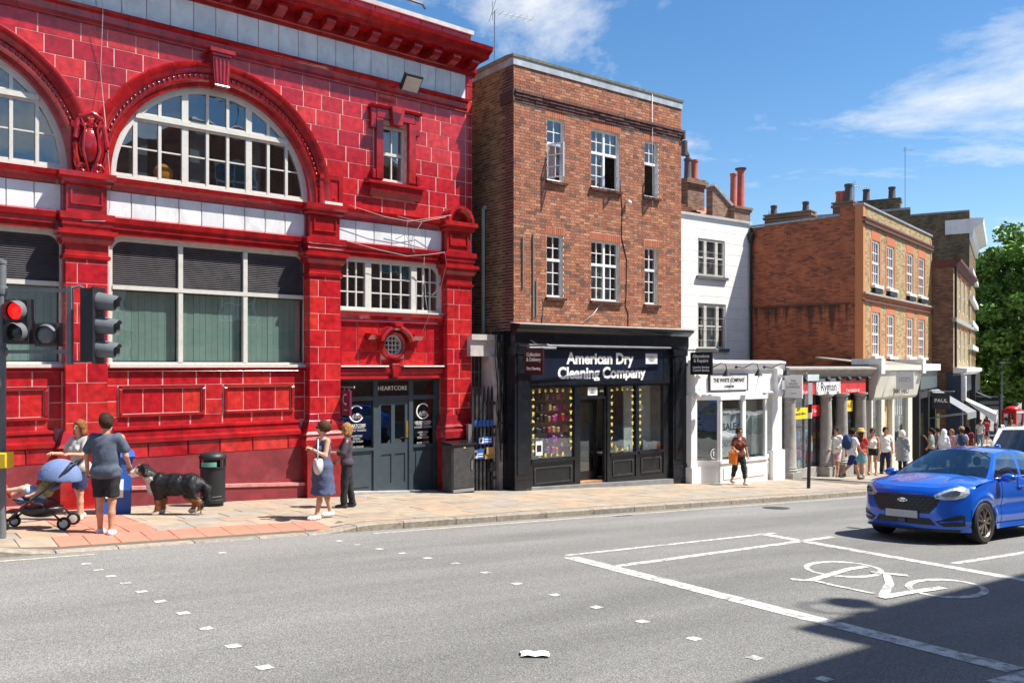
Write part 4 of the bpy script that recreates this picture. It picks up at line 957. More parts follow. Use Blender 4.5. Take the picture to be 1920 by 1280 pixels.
# ---- shopfront
NAVY = M('navy_black_paint', (.008, .01, .014), .25, var=.3, ns=3, dirt=.25, dirtcol=(.05, .06, .07), ds=5)
SF = 'shop'
def shop(name, mb, mat=NAVY, sm_=False): return ob(name, mb, mat, BB, smooth=sm_)
shop('shop_cornice', MB().prof([(-.0, .5), (.16, .5), (.18, .58), (.18, .84), (.24, .87), (.3, .93), (.38, .98), (.4, 1.04), (.0, 1.09)], -.1, 6.42))
ob('cornice_flashing', MB().prof([(.0, 1.09), (.42, 1.045), (.42, 1.06), (.0, 1.11)], -.12, 6.44), M('grey_lead', (.3, .3, .29), .7, dirt=.4), BB)
for a0, a1 in ((-.06, .44), (5.8, 6.37)):
    shop('shop_pilaster', MB().box(a0, a1, -.13, .2, -3.6, .5).box(a0 - .02, a1 + .02, -.16, .2, -3.6, -2.9).box(a0 + .08, a1 - .08, -.15, -.12, -2.75, .3).box(a0 - .02, a1 + .02, -.17, .2, .3, .5))
shop('shop_side', MB().box(-.02, .0, -.1, .9, -3.6, .9))
shop('fascia_frame', MB().box(.44, 5.8, -.06, .15, -.5, -.4).box(.44, 5.8, -.06, .15, .42, .5).box(.44, .56, -.06, .15, -.4, .42).box(5.46, 5.8, -.06, .15, -.4, .42))
ob('sign_board', MB().box(.56, 5.46, -.05, .1, -.4, .42), M('navy_sign', (.008, .013, .03), .3, var=.25, ns=3), BB)
LET = M('silver_white_letters', (.78, .78, .76), .4, var=.03)
text('sign_lettering', 'American Dry', .42, LET, BB, 2.98, .19, .053, .006, .016, sx=1.02); text('sign_lettering', 'Cleaning Company', .42, LET, BB, 3.06, -.2, .053, .006, .016, sx=1.02)
ob('notice', MB().box(4.72, 5.2, -.062, -.05, .06, .36), M('paper_white', (.72, .72, .72), .7), BB)
text('notice_lettering', "WE'RE\nCURRENTLY\nHIRING", .055, BLACKM, BB, 4.96, .2, .064, .002)
shop('light_rail', MB().tube([(.1, -.5, .52), (5.5, -.3, .52)], .03, 8).tube([(.1, -.5, .46), (1.0, -.47, .46)], .035, 8).tube([(.4, -.1, .7), (.4, -.48, .52)], .015, 6), STEEL, True)
zs = -.5
shop('window_head', MB().box(.44, 5.8, -.03, .1, zs - .06, zs))
for a0, a1 in ((.44, .56), (2.04, 2.2), (3.24, 3.36), (4.36, 4.48), (5.5, 5.8)): shop('window_post', MB().box(a0, a1, -.03, .1, -3.3, zs - .06))
for a0, a1 in ((.56, 2.04), (3.36, 4.36), (4.48, 5.5)):
    st = shop('stallriser', MB().box(a0, a1, .0, .08, -3.4, -2.5).box(a0, a1, -.06, .1, -2.5, -2.42).box(a0, a1, -.03, .0, -3.4, -3.12))
    pf = MB()
    for q0, q1, r0, r1 in ((a0 + .1, a1 - .1, -2.66, -2.62), (a0 + .1, a1 - .1, -3.06, -3.02), (a0 + .1, a0 + .14, -3.02, -2.66), (a1 - .14, a1 - .1, -3.02, -2.66)): pf.pil(q0, q1, -.025, .0, r0, r1, .01)
    ob('panel_frame', pf, M('worn_black_paint', (.035, .037, .042), .4, var=.3), st)
    ob('shop_glass', MB().box(a0, a1, .03, .04, -2.42, zs - .06), glass('shop_glass', (.9, .93, .92), 2.2, .05), BB)
ob('doorstep', MB().poly([(.3, -3.6), (6.3, -3.6), (6.3, -3.32), (.3, -3.1)], -.16, .2), M('grey_step', (.2, .2, .2), .7, dirt=.4), BB)
# doorway
ob('shop_door_frame', MB().box(2.2, 3.24, .0, .1, -.9, -.84).box(2.2, 2.27, .0, .1, -3.3, -.9).box(3.17, 3.24, .0, .1, -3.3, -.9), BLACK, BB)
ob('fanlight', MB().box(2.2, 3.24, .03, .04, -.84, zs - .06), GLASS, BB)
ob('notice', MB().box(2.55, 2.9, .01, .02, -.8, -.58), M('paper_white', (.72, .72, .72)), BB); text('notice_lettering', "WE'RE\nCURRENTLY\nHIRING", .045, BLACKM, BB, 2.72, -.69, -.006, .002)
text('notice_lettering', '276', .09, OFFW, BB, 3.07, -.68, -.02, .002)
dd = MB().box(2.3, 2.36, .12, .9, -3.2, -.92).box(2.3, 2.36, .12, .2, -3.2, -.92)
ob('floor', MB().box(2.2, 3.24, .05, 1.0, -3.3, -3.14), M('worn_floorboards', (.4, .2, .08), .6, var=.3), BB)
dl = MB()
for q0, q1, r0, r1 in ((2.27, 2.36, -3.14, -.9), (3.05, 3.16, -3.14, -.9), (2.36, 3.05, -1.02, -.9), (2.36, 3.05, -3.14, -2.9)): dl.box(q0, q1, .3, .35, r0, r1)
dlo = ob('shop_door', dl, BLACK, BB); ob('pane', MB().box(2.36, 3.05, .32, .33, -2.9, -1.02), GLASS, dlo)
# interior of the shop
inn = MB().box(.4, 5.6, 1.6, 1.7, -3.3, -.4).box(.4, 5.6, .1, 1.6, -.5, -.42).box(.38, .44, .1, 1.6, -3.3, -.42).box(5.5, 5.56, .1, 1.6, -3.3, -.42)
ob('shop_interior', inn, M('shop_interior', (.3, .26, .2), .9, var=.2), BB)
ob('display_back', MB().box(4.4, 5.5, .5, .54, -2.42, -.5), M('grey_display', (.62, .63, .62), .7), BB)
ob('display_floor', MB().box(.45, 2.04, .06, 1.55, -2.5, -2.44).box(3.36, 5.5, .06, 1.55, -2.5, -2.44), M('display_floor', (.12, .1, .08), .7), BB)
rr = random.Random(5); cols = [(.65, .04, .22), (.4, .06, .5), (.7, .08, .08), (.5, .28, .12), (.6, .1, .4), (.7, .45, .2)]
for r in range(6):
    for c_ in range(9):
        x = .72 + c_ * .145; zz = -2.35 + r * .29
        if x > 1.95: continue
        cc = cols[rr.randrange(6)] if c_ > 3 else (.05, .035, .03)
        ob('stock_item', MB().pil(x, x + .1,   .14 + rr.uniform(0, .15), .4, zz, zz + rr.uniform(.12, .22), .02), M('stock_%d' % int(cc[0] * 100 + cc[2] * 10), cc, .5), BB)
ob('rack_board', MB().box(.66, 2.0, .42, .45, -2.42, -.7), M('cork_board', (.5, .33, .2), .8), BB)
# yellow stickers edging the panes: shirts, hangers, diamonds
YEL = M('yellow_vinyl', (.62, .52, .1), .5, var=.03)
def icon(u, z, k):
    s = .05; y0 = .012
    sh = {0: [[(-1, .6), (-.4, 1), (.4, 1), (1, .6), (.7, .2), (.5, .3), (.5, -1), (-.5, -1), (-.5, .3), (-.7, .2)]], 1: [[(-1, -.4), (0, .4), (1, -.4), (1, -.7), (-1, -.7)], [(-.1, .4), (.1, .4), (.1, 1), (-.1, 1)]],
          2: [[(0, 1), (1, 0), (0, -1), (-1, 0)]], 3: [[(-.7, 1), (.7, 1), (.6, -1), (.15, -1), (0, .4), (-.15, -1), (-.6, -1)]], 4: [[(-.9, -.7), (.9, -.7), (.9, .1), (.4, .3), (-.2, .8), (-.9, .8)]], 5: [[(-.4, -1), (.1, -.6), (.8, .9), (-.2, .5), (-.6, -.3)]]}[k]
    m_ = MB()
    for pl in sh: m_.poly([(u + a * s, z + b_ * s) for a, b_ in pl], y0, y0 + .004)
    return m_
k = 0
for a0, a1, sides in ((.56, 2.04, 'LRTB'), (3.36, 4.36, 'LRTB'), (4.48, 5.5, 'L')):
    spots = []
    zz = [-.66 - i * .192 for i in range(9)]
    if 'L' in sides: spots += [(a0 + .09, q) for q in zz]
    if 'R' in sides: spots += [(a1 - .1, q) for q in zz]
    n = int((a1 - a0 - .3) / .2)
    for i in range(n):
        x = a0 + .3 + i * .2
        if 'T' in sides: spots.append((x, -.64))
        if 'B' in sides: spots.append((x, -2.33))
    for u, q in spots: ob('sticker', icon(u, q, k % 6), YEL, BB); k += 1
ob('notice', MB().box(.72, .95, .0, .008, -2.32, -1.95), M('paper_white', (.72, .72, .72)), BB); ob('notice_print', MB().box(.76, .91, -.004, .0, -2.22, -2.05), BLACKM, BB)
for i in range(7): ob('bottle', MB().lathe([(.035, 0), (.035, .14), (.012, .18), (.012, .2)], (3.6 + i * .27, .3, -2.44), 8), M('bottle_%d' % (i % 3), [(.02, .2, .6), (.7, .6, .05), (.05, .35, .25)][i % 3], .3), BB, smooth=40)
# ---- projecting signs on brackets
def projsign(label, u, n0, n1, z0, z1, lines, bmat, lmat, ang=37.3, org=(.04, 21.71), size=.1, brac=True, name='hanging_sign', bold=0, frame=None, up=.07):
    t = Vector((math.cos(rad(ang)), math.sin(rad(ang)))); N_ = Vector((math.sin(rad(ang)), -math.cos(rad(ang))))
    p = Vector(org) + t * u
    r = thing(name, label, 'sign', (p.x, p.y, z0), rad(ang - 90), zb=z0)   # local x points away from the wall
    ob('board', MB().box(n0, n1, -.025, .025, z0, z1), bmat, r)
    if frame: ob('board_edge', MB().box(n0 - .015, n1 + .015, -.03, .03, z0 - .015, z0).box(n0 - .015, n1 + .015, -.03, .03, z1, z1 + .015), frame, r)
    if brac: ob('bracket', MB().tube([(0, 0, z1 + up), (n1 + .15, 0, z1 + up)], .018, 6).tube([(n0 + .08, 0, z1 + up), (n0 + .08, 0, z1)], .008, 5).tube([(n1 - .08, 0, z1 + up), (n1 - .08, 0, z1)], .008, 5).ball((n1 + .15, 0, z1 + up), .03), STEEL, r, smooth=40)
    for b_, zz, sz in lines: text('lettering', b_, sz, lmat, r, (n0 + n1) / 2, zz, .027, .003, bold)
    return r
DKSIGN = M('aubergine_sign', (.03, .008, .012), .4, var=.1)
projsign('dark sign reading Collection and Delivery, hung from steel bracket on black shopfront', .06, .4, 1.12, -.22, .44, [('Collection\n& Delivery', .22, .13), ('Dry Cleaning', -.06, .1)], DKSIGN, OFFW, bold=.003)
projsign('dark sign reading Alterations and Repairs, hung at the black shopfront corner', 6.32, .35, 1.15, -.25, .4, [('Alterations\n& Repairs', .22, .14), ('Laundry Service\nCustom Service', -.08, .095)], M('black_sign', (.01, .011, .016), .4), OFFW, bold=.003)
pl = projsign('small plum purple hanging sign with white ring emblem by grey entrance', -3.6, .15, .52, -1.12, -.55, [], M('plum_sign', (.14, .015, .05), .4), OFFW, 39.8, (-1.19, 21.93))
ob('emblem', MB().arc([(.1, .027), (.1, .032), (.12, .032), (.12, .027)], .335, -.75, rad(60), rad(300), 16).ball((.34, -.03, -.86), .03, .004, .025).box(.25, .42, -.03, -.026, -1.0, -.985), OFFW, pl)
# ---- palisade gate in the alley
t37 = Vector((math.cos(rad(37.3)), math.sin(rad(37.3)))); n37 = Vector((math.sin(rad(37.3)), -math.cos(rad(37.3))))
gp0 = Vector((.04, 21.71)) + t37 * -1.12 - n37 * .38
GT = thing('palisade_gate', 'dark steel palisade gate with spiked pales between red pilaster and black shop', 'gate', (gp0.x, gp0.y, 0), rad(37.3), zb=-3.2)
PALE = M('dark_galvanised', (.04, .042, .05), .5, metal=.5, var=.3, dirt=.4, dirtcol=(.2, .18, .16), ds=6)
BLU = M('blue_plastic', (.02, .1, .38), .5)
for i in range(6):
    x = .12 + i * .12; ob('pale', MB().poly([(x - .035, -3.15), (x + .035, -3.15), (x + .035, -.9), (x + .02, -.6), (x, -.5), (x - .02, -.6), (x - .035, -.9)], -.02, .02), PALE, GT)
for zz in (-2.85, -1.75, -1.55, -.95): ob('rail', MB().box(0, .85, .02, .06, zz - .04, zz + .04), PALE, GT)
for i in range(5): ob('blue_cover', MB().box(.16 + i * .12, .25 + i * .12, -.035, -.02, -1.52, -1.36), BLU, GT)
ob('gate_post', MB().box(-.04, .06, -.05, .05, -3.3, -1.45), STEEL, GT); ob('gate_post', MB().box(.84, .9, -.04, .04, -3.3, -1.6), STEEL, GT)
ob('sheet_panel', MB().box(.06, .84, .061, .07, -3.0, -1.6), BLACKM, GT)
SIGNB = M('safety_blue', (.02, .1, .42), .5)
def gsign(x0, x1, z0, z1): 
    s = ob('safety_notice', MB().box(x0, x1, -.06, -.045, z0, z1), SIGNB, GT); ob('pictogram', MB().box(x0 + .015, x0 + (x1 - x0) * .36, -.066, -.06, z0 + .02, z1 - .02), OFFW, s); ob('pictogram_dot', MB().ball((x0 + (x1 - x0) * .18, -.066, (z0 + z1) / 2), .035, .004, .05), BLACKM, s)
    for i in range(2): ob('print_line', MB().box(x0 + (x1 - x0) * .42, x1 - .03, -.064, -.06, z0 + .045 + i * .06, z0 + .07 + i * .06), OFFW, s)
gsign(.26, .68, -1.96, -1.78); gsign(.12, .42, -2.32, -2.08)
ob('cardboard_notice', MB().box(.5, .76, -.07, -.05, -2.22, -2.05), M('cardboard', (.42, .25, .1), .8), GT); ob('wooden_notice', MB().box(.46, .74, -.05, -.04, -2.34, -2.22), M('timber_ochre', (.35, .22, .04), .8), GT)
ob('padlock_box', MB().pil(.6, .76, -.1, -.02, -2.66, -2.42, .02), PALE, GT)
# ---- black street cabinet
cb_ = gp(868, 924, .12)
CB = thing('utility_cabinet', 'scuffed black metal utility cabinet standing against red pilaster base', 'cabinet', (cb_.x, cb_.y, cb_.z), rad(39), zb=None)
CABM = M('scuffed_cabinet', (.045, .045, .047), .5, var=.25, ns=5, dirt=.35, dirtcol=(.16, .16, .16), ds=7)
ob('body', MB().box(-.31, .36, .02, .42, -.05, 1.16), CABM, CB); ob('lid', MB().prof([(-.45, 1.16), (.03, 1.16), (.035, 1.2), (-.45, 1.24)], -.34, .39), BLACK, CB)
ob('door', MB().pil(-.28, .33, .0, .03, .12, 1.13, .008), CABM, CB); ob('kick_strip', MB().box(-.28, .33, -.004, .02, .03, .1), M('pale_strip', (.25, .25, .25), .7), CB)
ob('latch', MB().box(.24, .28, -.02, 0, .55, .78), STEEL, CB); ob('label_plate', MB().box(.02, .08, -.006, 0, 1.08, 1.12), M('yellow_label', (.6, .5, .1), .5), CB)
# ============================================================ set-back white rendered house
WR = M('white_render', (.8, .79, .75), .8, var=.05, ns=2, dirt=.3, dirtcol=(.45, .42, .36), ds=1.2, bump=.1, bs=20)
WH = thing('white_rendered_house', 'white rendered house set back behind the shops, red tiled roof', 'house', (10.43, 37.5, 0), rad(36), zb=-4.5)
wn = [(-3.36, -1.66, 3.75, 5.32), (-3.36, -1.6, .73, 2.62)]
m = MB().tess(rect(-5.2, .03, -4.6, 6.2), [rect(*w_) for w_ in wn], 0, 0, .2)
m.add([(-5.2, 0, 6.2), (.03, 0, 6.2), (.03, .3, 6.2), (-5.2, .3, 6.2)], [(0, 1, 2, 3)]); m.add([(-5.2, .3, -4.6), (.03, .3, -4.6), (.03, .3, 6.2), (-5.2, .3, 6.2)], [(3, 2, 1, 0)])
ob('wall', m, WR, WH)
JOIN = M('render_joint', (.5, .48, .44), .9)
jm = MB()
for k in range(14):
    z = -.3 + k * .46; cu_ = [(-5.2, .02)]
    jm.box(-5.2, .02, -.002, .001, z, z + .012)
ob('incised_lines', jm, JOIN, WH, kind='stuff')
ob('parapet_cap', MB().prof([(-.3, 6.2), (.08, 6.2), (.1, 6.3), (-.3, 6.34)], -5.2, .03), WHITE, WH)
for i, (u0, u1, z0, z1) in enumerate(wn):
    f = MB(); y = .1
    f.box(u0, u1, y - .06, y + .06, z0, z0 + .08).box(u0, u1, y - .06, y + .06, z1 - .1, z1)
    for a0, a1 in ((u0, u0 + .08), (u0 + .42, u0 + .58), (u1 - .58, u1 - .42), (u1 - .08, u1)): f.box(a0, a1, y - .06, y + .06, z0 + .08, z1 - .1)
    wo = ob('tripartite_window', f, WINF, WH); zm = (z0 + z1) / 2
    for a0, a1 in ((u0 + .08, u0 + .42), (u0 + .58, u1 - .58), (u1 - .42, u1 - .08)):
        for q0, q1 in ((z0 + .08, zm - .03), (zm + .03, z1 - .1)): ob('pane', MB().box(a0, a1, y - .004, y + .004, q0, q1), GLASS, wo)
        ob('meeting_rail', MB().box(a0, a1, y - .04, y + .03, zm - .03, zm + .03), WINF, wo)
        if i == 0:
            for k in range(16): ob('blind_slat', MB().box(a0 + .01, a1 - .01, .2, .24, z0 + .12 + k * .085, z0 + .155 + k * .085), M('grey_blind', (.35, .36, .36), .6), wo)
        elif a0 != u0 + .58: ob('curtain', MB().box(a0, a1, .22, .26, z0, z1), M('dark_red_curtain', (.14, .04, .03), .9), wo)
    ob('room_back', MB().box(u0, u1, .6, .65, z0, z1), DARKIN, wo)
    ob('sill', MB().box(u0 - .1, u1 + .1, -.12, .1, z0 - .12, z0), M('dark_sill', (.1, .1, .11), .7), WH)
ob('rainwater_head', MB().lathe([(.05, 5.3), (.14, 5.55), (.16, 5.75), (.16, 5.8)], (-.1, -.12, 0), 8).tube([(-.1, -.12, 5.3), (-.1, -.12, -.3)], .055, 8).tube([(-.1, -.12, 5.8), (.02, -.05, 6.05)], .05, 6), BLACKM, WH, smooth=40)
# roof of clay tiles: courses stepped up the slope
CLAY = M('clay_tile', ramp=[(.3, .13, .08), (.36, .17, .1), (.25, .11, .08), (.4, .2, .13)], rough=.85, var=.2, ns=10)
for r in range(9):
    y0 = .5 + r * .22; z0 = 6.2 + r * .135; n = 18
    for i in range(n):
        a0 = -5.2 + i * .2
        if a0 + .2 > -1.45 - r * .0: continue
        ob('roof_tile', MB().box(a0 + .004, a0 + .196, y0, y0 + .26, z0 + RND.uniform(0, .01), z0 + .03).box(a0 + .004, a0 + .196, y0 + .03, y0 + .25, z0 - .06, z0), CLAY, WH)
ob('roof_body', MB().add([(-5.2, .45, 6.1), (.03, .45, 6.1), (.03, 2.7, 7.4), (-5.2, 2.7, 7.4), (-5.2, 5, 6.1), (.03, 5, 6.1)], [(0, 1, 2, 3), (3, 2, 5, 4), (1, 5, 2), (0, 3, 4)]), CLAY, WH)
STK = brickmat('chimney_brick', [(.09, .045, .03), (.2, .1, .06), (.3, .17, .1)], (.25, .2, .15), 'x')
# raking party wall running up to the left chimney
pw = MB().poly([(-1.75, 6.2), (.2, 6.2), (.35, 6.42), (-1.65, 7.75), (-1.75, 7.75)], .6, .95); ob('raking_wall', pw, STK, WH)
ob('raking_coping', MB().poly([(.35, 6.42), (.45, 6.48), (-1.62, 7.88), (-1.72, 7.78)], .52, 1.03), LEADM, WH)
def pot(par, x, y, z, h, r, mat, cap=False):
    return ob('chimney_pot', MB().lathe([(r, 0), (r * 1.12, .02), (r * 1.1, .06), (r, .1), (r * .88, h - .12), (r * 1.05, h - .1), (r * 1.05, h - .02), (r * .8, h), (r * .7, h - .1)], (x, y, z), 12), mat, par, smooth=40)
REDPOT = M('terracotta_pot', (.4, .09, .05), .7, var=.15); DKPOT = M('dark_pot', (.07, .06, .06), .7)
ob('chimney', MB().box(-1.78, -.68, 2.0, 2.7, 6.2, 8.0).box(-1.85, -.61, 1.93, 2.77, 8.0, 8.13).box(-1.94, -.54, 1.87, 2.83, 8.13, 8.3).box(-1.84, -.62, 1.95, 2.75, 8.3, 8.38), STK, WH)
pot(WH, -1.45, 2.3, 8.38, .95, .17, DKPOT); pot(WH, -1.0, 2.3, 8.38, .95, .17, REDPOT)
ob('chimney_cowl', MB().tube([(-1.45, 2.3, 9.25), (-1.45, 2.3, 9.42), (-1.6, 2.3, 9.65)], .1, 8).tube([(-1.68, 2.3, 9.42), (-1.68, 2.3, 10.07)], .15, 10), DKPOT, WH, smooth=40)
ob('chimney', MB().box(-.62, .45, .35, .95, 6.0, 6.8).box(-.67, .5, .3, 1.0, 6.8, 6.9).box(-.7, .54, .26, 1.04, 6.9, 7.0), STK, WH)
pot(WH, -.36, .62, 7.0, 1.5, .15, REDPOT); pot(WH, .14, .62, 7.0, 1.75, .17, REDPOT); ob('chimney_hat', MB().lathe([(.24, 8.72), (.26, 8.78), (.05, 8.82)], (.14, .62, 0), 12), DKPOT, WH)

# ============================================================ single storey white shop with canted bay
SW = thing('white_bay_shop', 'single storey white painted shop with bay window and black gooseneck lamps', 'shop', (5.25, 25.45, 0), rad(37), zb=-3.6)
WP = M('shop_white_paint', (.8, .8, .79), .35, var=.04, dirt=.15, dirtcol=(.5, .48, .44), ds=3)
ob('fascia', MB().box(.0, 4.42, -.1, 3.5, -.86, .0), WP, SW)
ob('shop_cornice', MB().prof([(0, -.12), (.14, -.1), (.2, -.02), (.24, .08), (.24, .14), (0, .18)], -.02, 4.44), WP, SW)
ob('roof', MB().box(0, 4.42, .0, 9, .0, .1), LEADM, SW)
ob('fascia_moulding', MB().prof([(.08, -.9), (.2, -.9), (.24, -.84), (.12, -.8)], .3, 3.8), WP, SW)
ob('pilaster', MB().box(-.04, .22, -.14, .2, -4, -.86).box(-.1, .3, -.22, .2, -4, -3.0), WP, SW); ob('pilaster', MB().box(3.86, 4.36, -.14, .2, -4, -.86).box(3.8, 4.42, -.22, .2, -4.2, -2.72), WP, SW)
for c in (.1, 4.1): ob('console', MB().poly([(c - .1, -.95), (c + .1, -.95), (c + .14, -.1), (c - .14, -.1)], -.26, -.1, .02).ball((c, -.27, -.86), .12, .1, .13, 10, 6).ball((c, -.28, -.3), .09, .1, .09, 10, 6), WP, SW, smooth=50)
def cantpt(t): return t
C0, C1, C2, C3 = (.24, .1), (.88, -.42), (3.12, -.42), (3.86, .1)
def seg(name, p, q, z0, z1, th, mat, par, t0=0, t1=1, off=0):
    P_, Q_ = Vector(p), Vector(q); d = (Q_ - P_); nrm = Vector((d.y, -d.x)).normalized(); a = P_ + d * t0 + nrm * off; b_ = P_ + d * t1 + nrm * off
    c = (a + b_) / 2; return ob(name, MB().obox((c.x, c.y, (z0 + z1) / 2), (d.x, d.y, 0), (nrm.x, nrm.y, 0), (0, 0, 1), (b_ - a).length / 2, th, (z1 - z0) / 2), mat, par)
SG = glass('shop_glass', (.9, .93, .92), 2.2, .05)
for p, q in ((C0, C1), (C1, ((C1[0] + C2[0]) / 2, C1[1])), (((C1[0] + C2[0]) / 2, C1[1]), C2), (C2, C3)):
    seg('stallriser', p, q, -4.0, -2.92, .05, WP, SW); seg('stall_panel', p, q, -3.4, -3.05, .02, WP, SW, .12, .88, .05); seg('bay_sill', p, q, -2.92, -2.84, .09, WP, SW)
    seg('shop_glass', p, q, -2.84, -1.02, .006, SG, SW, .06, .94); seg('bay_head', p, q, -1.02, -.9, .07, WP, SW)
    seg('bay_post', p, q, -2.84, -1.02, .05, WP, SW, 0, .07); seg('bay_post', p, q, -2.84, -1.02, .05, WP, SW, .93, 1)
ob('bay_roof', MB().add([(C0[0], .1, -.9), (C1[0], -.45, -.9), (C2[0], -.45, -.9), (C3[0], .1, -.9)], [(0, 1, 2, 3)]), WP, SW)
ob('shop_interior', MB().box(.1, 4.3, 2.0, 2.1, -4, -.8).box(.1, .16, .2, 2, -4, -.8).box(4.24, 4.3, .2, 2, -4, -.8).box(.2, 4.2, .0, 2, -3.0, -2.9), M('pale_shop_interior', (.62, .63, .6), .8), SW)
ob('display_poster', MB().box(1.0, 2.05, -.34, -.32, -2.75, -1.3), M('poster_grey', (.55, .58, .58), .7, var=.3, ns=2), SW)
DKGREY = M('poster_ink', (.06, .065, .07), .7)
text('poster_lettering', 'SALE', .3, DKGREY, SW, 1.45, -1.85, .345, .003, .004); text('poster_lettering', '50%', .3, DKGREY, SW, 1.35, -2.35, .345, .003)
text('poster_lettering', 'IN IT WITH', .16, DKGREY, SW, 1.55, -1.45, .345, .003)
# plain poster figure blocks
ob('poster_print', MB().poly([(1.68, -2.7), (1.98, -2.7), (2.0, -2.1), (1.9, -1.75), (1.8, -1.8), (1.68, -2.2)], -.352, -.346).poly([(2.55, -2.75), (2.95, -2.75), (2.9, -1.5), (2.6, -1.5)], -.3, -.29), M('poster_figure', (.25, .27, .27), .7, var=.4, ns=6), SW)
ob('display_curtain', MB().box(3.0, 3.9, .5, .55, -2.9, -.95), M('aqua_curtain', (.55, .63, .6), .9), SW)
PLANT = M('dark_leaf', ramp=[(.03, .07, .025), (.05, .12, .04), (.08, .16, .06)], rough=.6)
pm = MB(); rr = random.Random(2)
for i in range(140):
    c = Vector((rr.uniform(.35, .95), rr.uniform(.15, .5), rr.uniform(-2.6, -1.4))); a = Vector((rr.gauss(0, 1), rr.gauss(0, 1), rr.gauss(0, 1))).normalized(); b_ = a.orthogonal().normalized()
    pm.add([c - a * .11, c + b_ * .035, c + a * .11, c - b_ * .035], [(0, 1, 2, 3)])
ob('window_foliage', pm, PLANT, SW, kind='stuff')
text('window_emblem', 'B', .2, OFFW, SW, .72, -2.62, .36, .003); ob('window_emblem_ring', MB().arc([(.13, .352), (.13, .357), (.15, .357), (.15, .352)], .72, -2.62, 0, 6.283, 20), OFFW, SW)
SGB = M('pale_sign', (.68, .68, .67), .5, var=.04); BLKT = M('black_lettering', (.02, .02, .022), .5)
ob('sign_board', MB().box(.78, 2.56, -.16, -.1, -.74, -.26), SGB, SW)
ob('sign_border', MB().box(.76, 2.58, -.175, -.1, -.76, -.735).box(.76, 2.58, -.175, -.1, -.265, -.24).box(.76, .785, -.175, -.1, -.735, -.265).box(2.555, 2.58, -.175, -.1, -.735, -.265), BLKT, SW)
text('sign_lettering', 'THE WHITE COMPANY', .17, BLKT, SW, 1.67, -.44, .163, .004, .004, sx=.84); text('sign_lettering', 'LONDON', .1, BLKT, SW, 1.67, -.63, .163, .004, .003)
for u in (.45, 1.95, 3.35):
    gl = MB().tube([(u, -.2, -.03), (u, -.24, -.03), (u + .05, -.45, -.06), (u + .15, -.7, .08), (u + .25, -.8, .06), (u + .28, -.82, -.1)], .015, 6).ball((u, -.2, -.03), .05)
    go = ob('gooseneck_lamp', gl, BLACKM, SW, smooth=50); ob('lamp_shade', MB().lathe([(.03, .0), (.05, -.05), (.11, -.16), (.13, -.2), (.12, -.2)], (u + .28, -.82, -.1), 12), BLACKM, go, smooth=50)
projsign('square pale sign in thin grey frame hanging on white shop corner', 4.3, .3, .95, -1.02, -.28, [('THE\nWHITE\nCOMPANY', -.58, .105), ('LONDON', -.88, .05)], SGB, BLKT, 37, (5.25, 25.45), frame=M('grey_frame', (.3, .3, .3), .5), up=.04)

# ============================================================ stationery shop with stone columns and red fascia
SX = thing('column_front_shop', 'single storey shop with grey stone columns and red fascia', 'shop', (8.78, 28.11, 0), rad(42), zb=-3.9)
STN = M('grey_stone', (.33, .31, .28), .8, var=.2, ns=6, dirt=.35, dirtcol=(.15, .14, .12), ds=3)
ob('entablature', MB().prof([(0, -.42), (.1, -.42), (.1, -.3), (.2, -.2), (.3, -.12), (.3, -.06), (0, -.02)], .1, 6.35), STN, SX)
ob('roof', MB().box(.1, 6.4, .0, 8, -.1, -.0), M('dark_roof_felt', (.08, .08, .08), .9), SX)
ob('fascia_board', MB().box(.5, 5.95, -.06, .1, -.98, -.46), M('signal_red', (.6, .02, .025), .4, var=.05), SX)
ob('fascia_nameplate', MB().box(2.25, 3.95, -.09, -.05, -1.0, -.44), M('paper_white', (.72, .72, .72)), SX)
text('sign_lettering', 'Ryman', .44, BLKT, SX, 3.1, -.74, .093, .004, .0, sx=.95); text('sign_lettering', 'the stationer', .2, OFFW, SX, 4.95, -.88, .063, .003); text('sign_lettering', 'the stationer', .2, OFFW, SX, 1.35, -.88, .063, .003)
for i in range(7):
    u = 1.0 + i * .75; so_ = ob('spotlight', MB().tube([(u, -.1, -.4), (u, -.35, -.38)], .02, 6).obox((u, -.38, -.46), (1, 0, 0), (0, .8, -.6), (0, .6, .8), .09, .06, .05), BLACKM, SX)
for u in (.52, 2.95, 4.09, 5.52):
    cl = MB().lathe([(.25, -3.5), (.27, -3.44), (.24, -3.4), (.25, -3.36), (.225, -3.32), (.21, -2.2), (.19, -1.2), (.21, -1.18), (.21, -1.14), (.19, -1.12), (.24, -1.05), (.27, -1.03), (.27, -.98)], (u, -.06, 0), 18)
    co = ob('column', cl, STN, SX, smooth=35); ob('column_base', MB().box(u - .3, u + .3, -.36, .24, -4.2, -3.5), STN, co)
ob('blue_door', MB().box(.0, .3, .1, .16, -4.0, -1.1).box(.05, .25, .08, .12, -3.4, -2.4), M('royal_blue_paint', (.02, .04, .5), .4), SX); ob('blue_door_frame', MB().box(-.1, .0, -.05, .2, -4.1, -1.0), STN, SX)
for a0, a1 in ((.78, 2.7), (3.2, 3.85), (4.35, 5.28)):
    ob('shop_glass', MB().box(a0, a1, .12, .13, -3.5, -1.0), SG, SX); ob('window_frame', MB().box(a0, a0 + .05, .08, .16, -3.5, -1.0).box(a1 - .05, a1, .08, .16, -3.5, -1.0), BLACKM, SX)
ob('stall_wall', MB().box(.75, 3.0, .05, .2, -4.3, -3.5), STN, SX); ob('stall_wall', MB().box(4.2, 5.6, .05, .2, -4.4, -3.5), STN, SX)
ob('glazing_bar', MB().box(1.75, 1.8, .08, .16, -3.5, -1.0), STEEL, SX)
